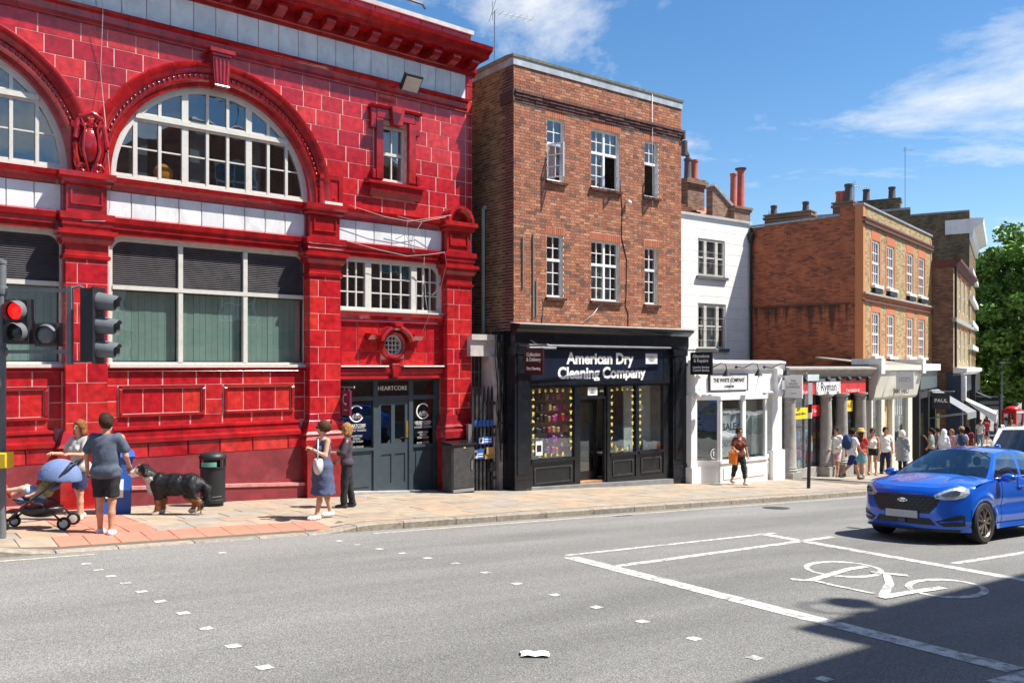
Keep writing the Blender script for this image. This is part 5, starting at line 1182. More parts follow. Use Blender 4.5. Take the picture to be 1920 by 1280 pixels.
ob('hanging_banner', MB().box(.95, 1.9, .05, .09, -1.8, -1.42), M('yellow_board', (.8, .6, .02), .5), SX); ob('hanging_banner', MB().box(1.92, 2.75, .05, .09, -1.74, -1.36), M('bright_red_board', (.75, .02, .02), .5), SX)
text('banner_lettering', '2 for', .18, OFFW, SX, 2.35, -1.56, -.045, .003); text('banner_lettering', 'special offers', .13, BLKT, SX, 1.42, -1.62, -.045, .003)
ob('hanging_banner', MB().box(4.35, 5.15, .05, .09, -1.66, -1.26), M('yellow_board', (.8, .6, .02)), SX); text('banner_lettering', 'DHL', .2, M('bright_red_board', (.75, .02, .02)), SX, 4.75, -1.46, -.045, .003)
ob('shop_interior', MB().box(.3, 6.2, 2.2, 2.3, -4.4, -.9).box(.3, .35, .2, 2.2, -4.4, -.9).box(6.15, 6.2, .2, 2.2, -4.4, -.9).box(.3, 6.2, .2, 2.2, -.98, -.92), M('shop_dim', (.16, .15, .14), .9), SX)
rr = random.Random(9); pal = [(.7, .05, .15), (.1, .35, .7), (.75, .6, .1), (.1, .45, .25), (.75, .75, .72), (.65, .2, .5), (.3, .65, .75)]
for k in range(90):
    u = rr.choice([rr.uniform(.85, 1.2), rr.uniform(2.0, 2.6), rr.uniform(3.25, 3.75), rr.uniform(4.4, 5.2), rr.uniform(.9, 2.6)]); zz = rr.uniform(-3.5, -1.7); c = rr.randrange(7)
    ob('display_item', MB().pil(u, u + rr.uniform(.1, .28), .16 + rr.uniform(0, .3), .6, zz, zz + rr.uniform(.12, .34), .01), M('display_%d' % c, pal[c], .5), SX)

# ============================================================ cream optician shop
SJ = thing('cream_flared_shop', 'cream painted shop with flared fascia and striped window blinds', 'shop', (13.58, 32.43, 0), rad(47), zb=-4.2)
CRM = M('cream_paint', (.66, .63, .54), .45, var=.05, dirt=.2, dirtcol=(.4, .36, .28), ds=3)
ob('fascia', MB().prof([(-.1, -1.3), (.02, -1.3), (.1, -1.2), (.3, -.2), (.38, -.16), (.38, .05), (-.1, .05)], .1, 4.95), CRM, SJ)
for u in (.02, 4.72): ob('parapet_end', MB().poly([(u - .06, -.3), (u + .34, -.3), (u + .34, .3), (u - .06, .3)], -.42, -.3).box(u - .06, u + .34, -.3, .7, .05, .28), M('white_lead', (.62, .63, .63), .6), SJ)
ob('roof', MB().prof([(-2.2, .3), (.2, .04), (.2, .06), (-2.2, .36)], .1, 4.9), M('mossy_roof', (.25, .22, .18), .9), SJ)
for a0, a1 in ((-.02, .12), (1.0, 1.34), (2.18, 2.42), (4.0, 4.5)): ob('pilaster', MB().box(a0, a1, -.05, .2, -4.6, -1.3), CRM, SJ)
for a0, a1 in ((.12, 1.0), (2.42, 4.0)):
    ob('stallriser', MB().box(a0, a1, .0, .1, -4.6, -3.7), CRM, SJ); ob('shop_glass', MB().box(a0, a1, .06, .07, -3.7, -1.3), SG, SJ)
    n = int((a1 - a0) / .11)
    for i in range(n): ob('blind_stripe', MB().box(a0 + (a1 - a0) * i / n, a0 + (a1 - a0) * (i + 1) / n, .12, .14, -2.05 + .06 * (i % 2), -1.3), OFFW if i % 2 else BLKT, SJ)
ob('shop_door', MB().box(1.34, 2.18, .12, .16, -4.4, -1.3), M('pale_timber', (.6, .42, .2), .6, var=.2), SJ)
ob('shop_interior', MB().box(.1, 4.5, 1.8, 1.9, -4.5, -1.3).box(.1, 4.5, .2, 1.8, -3.75, -3.7), M('warm_interior', (.5, .45, .33), .8), SJ)
ob('window_sign', MB().box(.35, .95, .3, .33, -2.95, -2.05), M('lemon_board', (.85, .75, .1), .6), SJ); text('window_lettering', 'CLUB\nFEEL', .3, BLKT, SJ, .65, -2.5, -.29, .003, .003)
text('sign_lettering', 'JIMMY FAIRLY', .3, BLKT, SJ, 2.6, -1.0, .25, .003, .01)
projsign('pale grey square sign with spaced letters projecting from cream shop', 1.3, .5, 1.15, -.88, -.22, [('J I M M Y\nF A I R L Y', -.52, .1)], SGB, BLKT, 47, (13.58, 32.43), up=.04)

# ============================================================ orange and yellow brick corner house
OB = thing('yellow_brick_house', 'two tone brick house, orange side wall and yellow front with white sash windows', 'house', (14.14, 34.5, 0), rad(51), zb=-4.4)
ORB = brickmat('orange_side_brick', [(.13, .036, .022), (.37, .095, .036), (.47, .14, .055)], (.3, .14, .09), 'y', dirt=.35, stain=2.55 + 4.4)
YBB = brickmat('yellow_stock_brick', [(.16, .1, .045), (.36, .25, .1), (.48, .36, .16)], (.3, .25, .17), 'x', dirt=.25)
ORF = M('orange_rubbed_brick', ramp=[(.5, .16, .06), (.46, .13, .05), (.54, .2, .08)], rough=.85, var=.12, ns=20)
yw = [(a0, a1, z0, z1) for z0, z1 in ((3.36, 5.24), (.42, 2.25)) for a0, a1 in ((1.24, 2.26), (3.38, 4.46), (6.54, 7.62), (8.62, 9.74))]
ob('front_wall', MB().tess(rect(0, 11.1, -.6, 6.5), [rect(*w_) for w_ in yw], 0, 0, .2), YBB, OB)
ob('side_wall', MB().add([(0, 0, -.6), (0, 6, -.6), (0, 6, 6.0), (0, .9, 6.12), (0, .9, 6.5), (0, 0, 6.5)], [(5, 4, 3, 2, 1, 0)]), ORB, OB)
ob('rear_wall', MB().add([(0, 6, -.6), (11.1, 6, -.6), (11.1, 6, 6), (0, 6, 6)], [(3, 2, 1, 0)]).add([(11.1, 0, -4.6), (11.1, 6, -4.6), (11.1, 6, 6), (11.1, 0, 6.5)], [(0, 1, 2, 3)]).add([(0, .2, 5.95), (11.1, .2, 5.95), (11.1, 6, 5.95), (0, 6, 5.95)], [(0, 1, 2, 3)]), YBB, OB)
ob('coping', MB().prof([(-.3, 6.5), (.06, 6.5), (.06, 6.58), (-.3, 6.6)], -.05, 11.15), LEADM, OB); ob('side_coping', MB().add([(-.06, .9, 6.12), (.25, .9, 6.12), (.25, 6, 6.0), (-.06, 6, 6.0), (-.06, .9, 6.22), (.25, .9, 6.22), (.25, 6, 6.1), (-.06, 6, 6.1)], [(4, 5, 6, 7), (0, 4, 7, 3), (0, 1, 5, 4)]), LEADM, OB)
ob('corner_strip', MB().box(-.012, .22, -.02, .3, -.6, 6.5), ORF, OB); ob('corner_strip', MB().box(10.9, 11.12, -.02, .2, -.6, 6.3), ORF, OB)
for z0, z1, o_, mt in ((5.94, 6.02, .12, BRICKD), (5.86, 5.94, .07, ORF), (5.76, 5.86, .1, BRICKD), (2.92, 3.0, .12, STN), (2.78, 2.92, .04, ORF), (2.62, 2.7, .09, BRICKD)): ob('string_course', MB().box(-.02, 11.12, -o_, .02, z0, z1), mt, OB)
ob('side_ledge', MB().box(-.06, .0, .5, 4.8, 2.52, 2.6), BRICKD, OB)
sog = MB()
for a0, a1, z0, z1 in yw:
    sash(OB, a0, a1, z0, z1, 3, 4, .08, WHITE, .09, .018, room=True, depth=.5, name='sash_window')
    ob('sill', MB().box(a0 - .1, a1 + .1, -.16, .1, z0 - .12, z0), WHITE, OB)
    ob('flat_arch', MB().poly([(a0 - .05, z1), (a1 + .05, z1), (a1 + .18, z1 + .42), (a0 - .18, z1 + .42)], -.012, .02), ORF, OB)
    for b0, b1 in ((a0 - .26, a0 - .02), (a1 + .02, a1 + .26)): ob('jamb_strip', MB().box(b0, b1, -.01, .02, z0 - .1, z1), ORF, OB)
    ob('window_box', MB().box(a0, a1, -.14, -.02, z0 - .32, z0 - .13), BLACKM, OB)
# stacks and aerials behind the parapet
def stack(par, x0, x1, y0, y1, z0, z1, mat=STK):
    return ob('chimney', MB().box(x0, x1, y0, y1, z0, z1).box(x0 - .06, x1 + .06, y0 - .06, y1 + .06, z1 - .2, z1 - .1).box(x0 - .05, x1 + .05, y0 - .05, y1 + .05, z1 - .04, z1 + .02), mat, par)
stack(OB, .3, .9, .5, 1.3, 5.9, 6.75); pot(OB, .45, .7, 6.75, .75, .17, DKPOT); pot(OB, .6, .95, 6.75, .5, .17, REDPOT); pot(OB, .75, 1.15, 6.75, .55, .18, REDPOT)
stack(OB, .2, .8, 2.2, 4.2, 5.9, 6.55); pot(OB, .5, 2.5, 6.55, .45, .14, DKPOT); pot(OB, .5, 3.9, 6.55, .45, .14, DKPOT)
def aerial(label, x, y, z, h, s=.5, par=None):
    r = thing('television_aerial', label, 'aerial', (x, y, z), rad(25))
    ob('mast', MB().tube([(0, 0, 0), (0, 0, h)], .02, 6), STEEL, r)
    ob('boom', MB().tube([(-.1 * s, 0, h - .05), (1.6 * s, 0, h - .05)], .012, 5), STEEL, r)
    for i in range(7): ob('element', MB().tube([(i * .24 * s, -.22 * s, h - .05 + (.03 if i == 0 else 0)), (i * .24 * s, .22 * s, h - .05)], .008, 4), STEEL, r)
    ob('reflector', MB().tube([(-.08 * s, -.3 * s, h + .25 * s), (-.08 * s, .3 * s, h - .3 * s)], .01, 4).tube([(-.08 * s, .0, h + .3 * s), (-.08 * s, 0, h - .35 * s)], .01, 4), STEEL, r)
    return r
aerial('television aerial on a thin mast above the orange side wall', 15.3, 38.3, 6.0, 2.1, .6); aerial('small television aerial low behind the orange wall parapet', 11.6, 38.6, 6.1, .75, .5)
aerial('tall television aerial between the red building and brick parapet', -.55, 27.0, 8.0, 3.2, .9)

# ============================================================ dark bakery front and brown brick building
BN = thing('brown_brick_building', 'narrow brown brick building with navy shopfront beside the bakery', 'building', (21.94, 42.57, 0), rad(58), zb=-4.8)
BRW = brickmat('brown_side_brick', [(.07, .035, .022), (.16, .08, .045), (.26, .14, .08)], (.2, .14, .1), 'y', dirt=.3)
BRF = brickmat('buff_front_brick', [(.2, .13, .06), (.36, .26, .12), (.44, .33, .16)], (.3, .25, .17), 'x', dirt=.2)
ob('side_wall', MB().add([(0, 0, -5), (0, 7, -5), (0, 7, 5.1), (0, 0, 5.3)], [(3, 2, 1, 0)]), BRW, BN)
bwn = [(a0, a0 + .9, z0, z1) for z0, z1 in ((2.9, 4.6), (.2, 1.9)) for a0 in (1.2, 3.6, 6.2, 8.8)]
ob('front_wall', MB().tess(rect(0, 12, -.3, 5.3), [rect(*w_) for w_ in bwn], 0, 0, .2), BRF, BN)
for w_ in bwn: sash(BN, *w_, 2, 4, .08, WHITE, .08, .02, name='sash_window'); ob('flat_arch', MB().poly([(w_[0] - .05, w_[3]), (w_[1] + .05, w_[3]), (w_[1] + .15, w_[3] + .35), (w_[0] - .15, w_[3] + .35)], -.02, .02), ORF, BN)
ob('cornice', MB().prof([(0, 4.9), (.12, 4.95), (.2, 5.1), (.34, 5.2), (.36, 5.32), (0, 5.36)], -.05, 12), BRICKD, BN); ob('cornice_return', MB().box(-.06, 0, -.1, 1.6, 4.95, 5.3), BRICKD, BN)
ob('string_course', MB().box(-.05, 12, -.16, .02, 2.2, 2.42), STN, BN)
ob('downpipe', MB().tube([(.15, -.1, 5), (.15, -.1, -.2)], .06, 8), BLACKM, BN, smooth=40)
NV = M('navy_shopfront', (.015, .03, .06), .35, var=.2)
ob('navy_pilaster', MB().box(-.1, .9, -.35, .3, -5.2, -.35).box(.1, .7, -.4, -.35, -4.8, -.6), NV, BN); ob('navy_shopfront', MB().box(.9, 11.5, -.15, .2, -1.4, -.5).box(.9, 11.5, .0, .2, -5.2, -4.4), NV, BN)
ob('shop_glass', MB().box(.9, 11.5, .05, .07, -4.4, -1.4), SG, BN); ob('shop_interior', MB().box(.9, 11.5, 1.5, 1.6, -5, -1), DARKIN, BN)
ob('white_cornice', MB().prof([(0, -.5), (.4, -.45), (.6, -.3), (.62, -.12), (0, -.05)], -.1, 11.5), WHITE, BN)
ob('console', MB().poly([(.1, -1.7), (.5, -1.7), (.6, -.5), (.0, -.5)], -.55, -.35, .02), WHITE, BN)
ob('rear_wall', MB().add([(0, 7, -5), (12, 7, -5), (12, 7, 5), (0, 7, 5)], [(3, 2, 1, 0)]).add([(12, 0, -5.5), (12, 7, -5.5), (12, 7, 5.1), (12, 0, 5.3)], [(0, 1, 2, 3)]).add([(0, .1, 5), (12, .1, 5), (12, 7, 5), (0, 7, 5)], [(0, 1, 2, 3)]), BRW, BN)
ob('creeper', MB().ball((-.1, 1.0, -1.3), .25, .5, .35, 8, 6), M('dry_creeper', (.05, .03, .03), .9), BN)
PB = thing('bakery_front', 'black bakery front with glazed bay under a small white cornice', 'shop', (17.4, 36.6, 0), rad(57), zb=-4.4)
ob('cornice', MB().box(-.4, 5.2, -.25, 1.2, -.2, .1), WHITE, PB); ob('fascia', MB().box(-.3, 5.2, -.1, .2, -1.0, -.2), M('dark_teal_grey', (.06, .08, .09), .4), PB)
ob('frame', MB().box(-.3, .1, -.05, .2, -4.8, -1.0).box(2.6, 2.9, -.05, .2, -4.8, -1.0).box(4.9, 5.2, -.05, .2, -4.8, -1.0), BLACKM, PB); ob('shop_glass', MB().box(.1, 2.6, .05, .07, -4.4, -1.4).box(2.9, 4.9, .05, .07, -4.6, -1.4), SG, PB)
ob('transom', MB().box(.1, 4.9, -.02, .1, -1.4, -1.0), BLACKM, PB); ob('shop_interior', MB().box(-.2, 5, 1.5, 1.6, -5, -.8), M('bakery_interior', (.3, .33, .33), .8), PB)
ob('menu_board', MB().box(3.4, 4.4, -.3, -.27, -3.2, -2.2), M('menu_green', (.4, .45, .2), .6), PB)
BLKS = M('black_sign', (.01, .011, .016))
projsign('black square sign with white capital letters over the bakery awning', 1.0, .4, 1.08, -1.85, -1.16, [('PAUL', -1.5, .22)], BLKS, OFFW, 57, (17.4, 36.6), bold=.004)
AW = thing('grey_awning', 'grey sloping fabric awning beside the black bakery sign', 'awning', (19.2, 39.4, 0), rad(52), zb=-2.6)
AWG = M('grey_awning_fabric', (.2, .21, .22), .8)
ob('canopy', MB().add([(0, 0, -1.1), (1.9, 0, -1.1), (2.0, -1.6, -2.1), (-.1, -1.6, -2.1), (2.0, -1.6, -2.4), (-.1, -1.6, -2.4)], [(3, 2, 1, 0), (5, 4, 2, 3)]), AWG, AW)
ob('frame_arm', MB().tube([(0, 0, -2.4), (-.1, -1.6, -2.12)], .03, 5), STEEL, AW); ob('frame_arm', MB().tube([(1.9, 0, -2.4), (2.0, -1.6, -2.12)], .03, 5), STEEL, AW)

# ============================================================ tall dark building behind
TB = thing('tall_dark_building', 'tall dark brick building with white cornice end rising behind the others', 'building', (27.26, 51, 0), rad(60), zb=-5.2)
TBW = brickmat('dark_tall_brick', [(.07, .05, .03), (.15, .11, .06), (.22, .17, .09)], (.16, .13, .09), 'y', dirt=.4)
ob('side_wall', MB().add([(0, 0, -5.5), (0, 9, -5.5), (0, 9, 9.7), (0, 3.2, 9.6), (0, 3.2, 9.25), (0, 0, 9.2)], [(5, 4, 3, 2, 1, 0)]), TBW, TB)
twn = [(a0, a0 + 1, z0, z0 + 1.7) for z0 in (.2, 2.9, 5.4) for a0 in (1.4, 3.8, 6.2, 8.6)]
ob('front_wall', MB().tess(rect(0, 11, -.5, 9.2), [rect(*w_) for w_ in twn], 0, 0, .2), brickmat('tall_front_brick', [(.12, .07, .03), (.24, .15, .06), (.3, .2, .09)], (.2, .16, .1), 'x', dirt=.25), TB)
for w_ in twn: sash(TB, *w_, 2, 2, .08, WHITE, .08, .02, name='sash_window')
ob('rear_wall', MB().add([(0, 9, -5.5), (11, 9, -5.5), (11, 9, 9.4), (0, 9, 9.7)], [(3, 2, 1, 0)]).add([(11, 0, -6), (11, 9, -6), (11, 9, 9.4), (11, 0, 9.2)], [(0, 1, 2, 3)]).add([(0, .1, 9.1), (11, .1, 9.1), (11, 9, 9.1), (0, 9, 9.1)], [(0, 1, 2, 3)]), TBW, TB)
ob('cornice', MB().prof([(0, 7.6), (.15, 7.7), (.25, 8.2), (.7, 8.45), (.75, 8.75), (0, 8.8)], -.1, 11.1), WHITE, TB); ob('cornice_end', MB().box(-.1, 0, -.1, 1.3, 7.9, 8.75), WHITE, TB)
for z in (5.55, 3.95, 2.45, 1.0): ob('string_course', MB().box(-.06, 11, -.2, .5, z, z + .28), WHITE, TB)
ob('coping', MB().box(-.06, .2, 3.2, 9, 9.6, 9.74).box(-.06, .2, 0, 3.2, 9.2, 9.3), LEADM, TB); stack(TB, .1, .9, 3.8, 6.4, 9.3, 10.4, TBW)
pot(TB, .5, 4.3, 10.4, .8, .22, DKPOT); pot(TB, .5, 5.8, 10.4, .8, .22, DKPOT); aerial('slim mast aerial on the tall dark building chimney', 25.9, 56.4, 10.3, 4.0, .5)
ob('shopfront', MB().box(.2, 11, -.3, .1, -1.6, -.5).box(.2, .8, -.3, .1, -5.9, -1.6).box(10, 11, -.3, .1, -6.2, -1.6), BLACKM, TB); ob('shop_glass', MB().box(.8, 10, -.05, -.03, -5.5, -1.6), SG, TB); ob('shop_interior', MB().box(.8, 10, 1.2, 1.3, -5.8, -1.2), DARKIN, TB)
# further terrace closing the street
FT = thing('far_terrace', 'distant terrace of brick houses at the bottom of the street', 'building', (40, 78, 0), rad(66), zb=-7)
ob('walls', MB().box(0, 40, 0, 9, -8.5, 3.5), BRW, FT); ob('roof', MB().prof([(-9, 3.5), (.3, 3.5), (-4.5, 6)], -.2, 40.2), M('slate_roof', (.1, .1, .12), .7), FT)
for i in range(12): ob('window', MB().box(1.5 + i * 3.2, 2.6 + i * 3.2, -.05, .05, -1, 1), GLASS, FT)
# ============================================================ figures: bodies grown from signed distance fields
V3 = lambda *a: np.array(a, float)
def cone(P, a, b_, r0, r1):
    a = np.asarray(a, float); b_ = np.asarray(b_, float); d = b_ - a; L2 = max(d @ d, 1e-9)
    t = np.clip(((P - a) @ d) / L2, 0, 1); return np.linalg.norm(P - a - t[..., None] * d, axis=-1) - (r0 + (r1 - r0) * t)
def elli(P, c, r):
    r = np.asarray(r, float); q = (P - np.asarray(c, float)) / r; k0 = np.linalg.norm(q, axis=-1); k1 = np.linalg.norm(q / r, axis=-1)
    return k0 * (k0 - 1) / np.maximum(k1, 1e-6)
def smin(a, b_, k):
    h = np.clip(.5 + .5 * (b_ - a) / k, 0, 1); return b_ * (1 - h) + a * h - k * h * (1 - h)
def field(P, prims, k=.03, inf=0.0):
    d = None
    for p in prims:
        v = cone(P, *p[1:]) if p[0] == 'c' else elli(P, *p[1:])
        d = v if d is None else smin(d, v, k)
    return d - inf
def nets(fn, lo, hi, h):
    ax = [np.arange(lo[i], hi[i] + h, h) for i in range(3)]; n = [len(a) for a in ax]
    G = np.stack(np.meshgrid(*ax, indexing='ij'), -1); V = fn(G.reshape(-1, 3)).reshape(n); S = V < 0
    cs = [(i, j, k) for i in (0, 1) for j in (0, 1) for k in (0, 1)]
    sl = lambda A, c: A[c[0]:n[0] - 1 + c[0], c[1]:n[1] - 1 + c[1], c[2]:n[2] - 1 + c[2]]
    cnt = sum(sl(S, c).astype(int) for c in cs); act = (cnt > 0) & (cnt < 8)
    I = np.argwhere(act); idx = -np.ones(act.shape, int); idx[act] = np.arange(len(I))
    acc = np.zeros((len(I), 3)); num = np.zeros(len(I))
    for a in range(8):
        for ax_i in range(3):
            ca = cs[a]
            if ca[ax_i]: continue
            cb = list(ca); cb[ax_i] = 1; va = sl(V, ca)[act]; vb = sl(V, cb)[act]; cr = (va < 0) != (vb < 0)
            t = np.where(cr, va / np.where(cr, va - vb, 1), 0); p = np.tile(np.array(ca, float), (len(I), 1)); p[:, ax_i] += t
            acc += p * cr[:, None]; num += cr
    verts = (I + acc / num[:, None]) * h + np.array(lo)
    F = []
    for a in range(3):
        b_, c = (a + 1) % 3, (a + 2) % 3
        s0 = [slice(None)] * 3; s1 = [slice(None)] * 3; s0[a] = slice(0, n[a] - 1); s1[a] = slice(1, n[a])
        A, B = S[tuple(s0)], S[tuple(s1)]; E = np.argwhere(A != B); E = E[(E[:, b_] > 0) & (E[:, c] > 0) & (E[:, b_] < n[b_] - 1) & (E[:, c] < n[c] - 1)]
        if not len(E): continue
        flip = A[tuple(E.T)]
        q = []
        for db, dc in ((-1, -1), (0, -1), (0, 0), (-1, 0)):
            e = E.copy(); e[:, b_] += db; e[:, c] += dc; q.append(idx[tuple(e.T)])
        q = np.stack(q, 1); q[~flip] = q[~flip][:, ::-1]; F.append(q)
    F = np.concatenate(F); F = F[(F >= 0).all(1)]
    return verts, F
def npmesh(name, parts, mat, parent=None, colfn=None):
    v = np.concatenate([p[0] for p in parts]); o = 0; f = []
    for p in parts: f += [tuple(int(i) + o for i in q) for q in p[1]]; o += len(p[0])
    me = bpy.data.meshes.new(name); me.from_pydata(v.tolist(), [], f); me.update(); me.materials.append(mat)
    me.polygons.foreach_set('use_smooth', [True] * len(me.polygons))
    if colfn:
        at = me.color_attributes.new('col', 'FLOAT_COLOR', 'POINT'); c = np.ones((len(v), 4)); c[:, :3] = colfn(v); at.data.foreach_set('color', c.ravel())
    ob_ = bpy.data.objects.new(name, me); COL.objects.link(ob_)
    if parent: ob_.parent = parent
    return ob_
def hand_raw(curl):
    pr = [('e', (0, 0, .045), (.016, .04, .05)), ('c', (0, 0, -.02), (0, 0, .03), .026, .028)]
    for i, (y, l) in enumerate(((-.032, .062), (-.011, .074), (.011, .07), (.03, .054))):
        a = np.array((0, y, .085)); c1 = curl * .9; b_ = a + l * .5 * np.array((math.sin(c1), y * 2, math.cos(c1))); c = b_ + l * .55 * np.array((math.sin(c1 * 2.1), 0, math.cos(c1 * 2.1)))
        pr += [('c', a, b_, .0095, .0088), ('c', b_, c, .0088, .0075)]
    a = np.array((.006, -.034, .025)); b_ = a + np.array((.016, -.026, .03)); c = b_ + np.array((.012, -.002, .032)); pr += [('c', a, b_, .013, .011), ('c', b_, c, .011, .009)]
    return nets(lambda P: field(P, pr, .008), (-.05, -.09, -.06), (.11, .07, .2), .0068)
HANDS = {}
def hand(curl, wrist, d, side, palm_in):
    if curl not in HANDS: HANDS[curl] = hand_raw(curl)
    v, f = HANDS[curl]; z = d / np.linalg.norm(d); x = np.asarray(palm_in, float); x = x - z * (x @ z); x /= np.linalg.norm(x) + 1e-9; y = np.cross(z, x)
    w = v.copy()
    if side < 0: w[:, 1] *= -1; f = f[:, ::-1]
    return w[:, :1] * x + w[:, 1:2] * y + w[:, 2:3] * z + wrist, f
SKINS = [M('skin_a', (.56, .3, .2), .55, var=.08, ns=12), M('skin_b', (.5, .24, .14), .55, var=.08, ns=12), M('skin_c', (.62, .36, .26), .55, var=.08, ns=12)]
def cloth(name, c, rough=.85): return M('cloth_' + name, c, rough, var=.16, ns=14, bump=.25, bs=26)
EYEM = M('eye_dark', (.03, .02, .02), .3); LIPM = M('lip', (.35, .1, .09), .5)
def person(px, py, H, face, label, group=None, skin=0, legs=((8, 4), (-8, 6)), arms=None, top=('tee', 'white', (.75, .75, .75)), bottom=('shorts', 'navy', (.02, .03, .08)), hair=('short', (.05, .03, .02)),
           shoes=((.05, .05, .05), True), h=.02, fem=False, hat=None, glasses=False, lean=0, name='person', at=None, head_turn=0, wide=1.0, hands=True):
    S = H / 1.75; sw = (.165 if fem else .185) * wide; hipw = .092
    root_z = .93
    J = {}
    for i, s in enumerate((1, -1)):
        th, kn = [rad(a) for a in legs[i]]; hp = V3(0, s * hipw, 0); k_ = hp + .43 * V3(math.sin(th), 0, -math.cos(th)); a_ = k_ + .42 * V3(math.sin(th - kn), 0, -math.cos(th - kn))
        J['hip', s], J['knee', s], J['ank', s] = hp, k_, a_
    low = min(J['ank', 1][2], J['ank', -1][2]); dz = .085 - low
    for k_ in list(J): J[k_] = J[k_] + V3(0, 0, dz)
    bz = J['hip', 1][2]; ln = math.tan(rad(lean))
    T = lambda x, y, z: V3(x + ln * (z), y, bz + z)       # torso points measured from the hips
    arms = arms or ((5, 8, 15, 0), (-5, 8, 15, 0))
    for i, s in enumerate((1, -1)):
        p, ab, el, inw = [rad(a) for a in arms[i]]; sh = T(0, s * sw, .485); ud = V3(math.sin(p) * math.cos(ab), s * math.sin(ab), -math.cos(p) * math.cos(ab)); e = sh + .28 * ud
        fd = V3(math.sin(p + el) * math.cos(inw), s * (math.sin(ab) * .5 - math.sin(inw)), -math.cos(p + el) * math.cos(inw)); fd /= np.linalg.norm(fd); w = e + .25 * fd
        J['sh', s], J['el', s], J['wr', s], J['fd', s] = sh, e, w, fd
    hc = T(.015, 0, .71)
    tor = [('e', T(0, 0, .33), (.105 * wide, .155 * wide * (.92 if fem else 1), .2)), ('e', T(.005, 0, .13), (.1 * wide, .135 * wide, .16)), ('e', T(-.01, 0, .02), (.115 * wide, .155 * wide, .12)), ('c', T(-.01, .11 * wide, .46), T(-.01, -.11 * wide, .46), .055, .055)]
    if fem: tor += [('e', T(.085, .065, .32), (.06, .06, .065)), ('e', T(.085, -.065, .32), (.06, .06, .065))]
    neck = [('c', T(-.015, 0, .48), T(.005, 0, .62), .056, .05)]
    head = [('e', hc, (.094, .076, .115)), ('e', hc + V3(.03, 0, -.065), (.06, .052, .06)), ('e', hc + V3(.1, 0, -.018), (.02, .013, .026)), ('e', hc + V3(-.005, .078, -.01), (.02, .012, .03)), ('e', hc + V3(-.005, -.078, -.01), (.02, .012, .03)), ('e', hc + V3(.07, 0, .03), (.025, .055, .016))]
    ct, st = math.cos(rad(head_turn)), math.sin(rad(head_turn))
    def hturn(P): Q = P - hc; return np.stack([Q[:, 0] * ct + Q[:, 1] * st, -Q[:, 0] * st + Q[:, 1] * ct, Q[:, 2]], -1) + hc
    def unturn(p): q = np.asarray(p) - hc; return np.array([q[0] * ct - q[1] * st, q[0] * st + q[1] * ct, q[2]]) + hc
    legp, armp = {}, {}
    for s in (1, -1):
        hp, k_, a_ = J['hip', s], J['knee', s], J['ank', s]
        legp[s] = [('c', hp, k_, .082 * wide, .054), ('c', k_, k_ * .6 + a_ * .4 + V3(-.012, 0, 0), .052, .05), ('c', k_ * .6 + a_ * .4 + V3(-.012, 0, 0), a_, .05, .034)]
        armp[s] = [('c', J['sh', s], J['el', s], .05, .039), ('c', J['el', s], J['wr', s], .037, .027)]
    feet = {s: [('e', J['ank', s] + V3(.055, 0, -.045), (.125, .045, .042)), ('c', J['ank', s], J['ank', s] + V3(-.02, 0, -.045), .036, .036)] for s in (1, -1)}
    allp = tor + neck + legp[1] + legp[-1] + armp[1] + armp[-1] + feet[1] + feet[-1]
    pts = np.array([J[k_] for k_ in J if k_[0] != 'fd'] + [hc]); lo = pts.min(0) - .2; hi = pts.max(0) + .2; lo[2] = -.02
    body = nets(lambda P: smin(field(P, allp, .028), field(hturn(P), head, .018), .02), lo, hi, h)
    parts = [(body[0] * S, body[1])]
    if hands:
        for i, s in enumerate((1, -1)):
            hv, hf = hand(.95 if len(arms[i]) < 5 else arms[i][4], J['wr', s], J['fd', s], s, (-.3, -s, .0) if arms[i][2] < 50 else (0, -s * .3, -1)); parts.append((hv * S, hf))
    root = npmesh(name, parts, SKINS[skin]); loc = Vector(at) if at is not None else onpav(px, py)
    root.location = loc; root.rotation_euler = (0, 0, rad(face)); tag(root, label, 'person', group)
    def wear(nm, prims, mat, inf, keep, k=.03, cut=None, wr=.006, hh=None, turn=False):
        def fn(P):
            d = field(hturn(P) if turn else P, prims, k, inf) + wr * np.sin(P[:, 0] * 19 + P[:, 1] * 23 + P[:, 2] * 15 + 2.2 * np.sin(P[:, 2] * 9 + P[:, 1] * 11)) * np.sin(P[:, 2] * 21 - P[:, 1] * 9 + 1.5 * np.sin(P[:, 0] * 17))
            for (q, nrm) in keep: d = np.maximum(d, (P - np.asarray(q)) @ np.asarray(nrm))
            if cut: d = np.maximum(d, -cut(P))
            return d
        m_ = nets(fn, lo, hi, hh or h); 
        if len(m_[0]) == 0: return None
        return npmesh(nm, [(m_[0] * S, m_[1])], mat, root)
    neckcut = lambda P: cone(P, T(.03, 0, .5), T(.06, 0, .75), .065, .09)
    tk, tn, tc_ = top; bk_, bn, bc = bottom
    tm = cloth(tn, tc_); bm_ = cloth(bn, bc)
    slv = {'tee': .62, 'shirt': 1.55, 'tank': 0, 'long': 1.95, 'blouse': 1.3, 'dress': 0, 'coat': 1.95}[tk]
    sl_pr = []
    for s in (1, -1):
        sh, e, w = J['sh', s], J['el', s], J['wr', s]
        if slv: sl_pr.append(('c', sh + (T(0, 0, .45) - sh) * .12, sh + (e - sh) * min(slv, 1), .047, .052))
        if slv > 1: sl_pr.append(('c', e, e + (w - e) * min(slv - 1, .95), .05, .04))
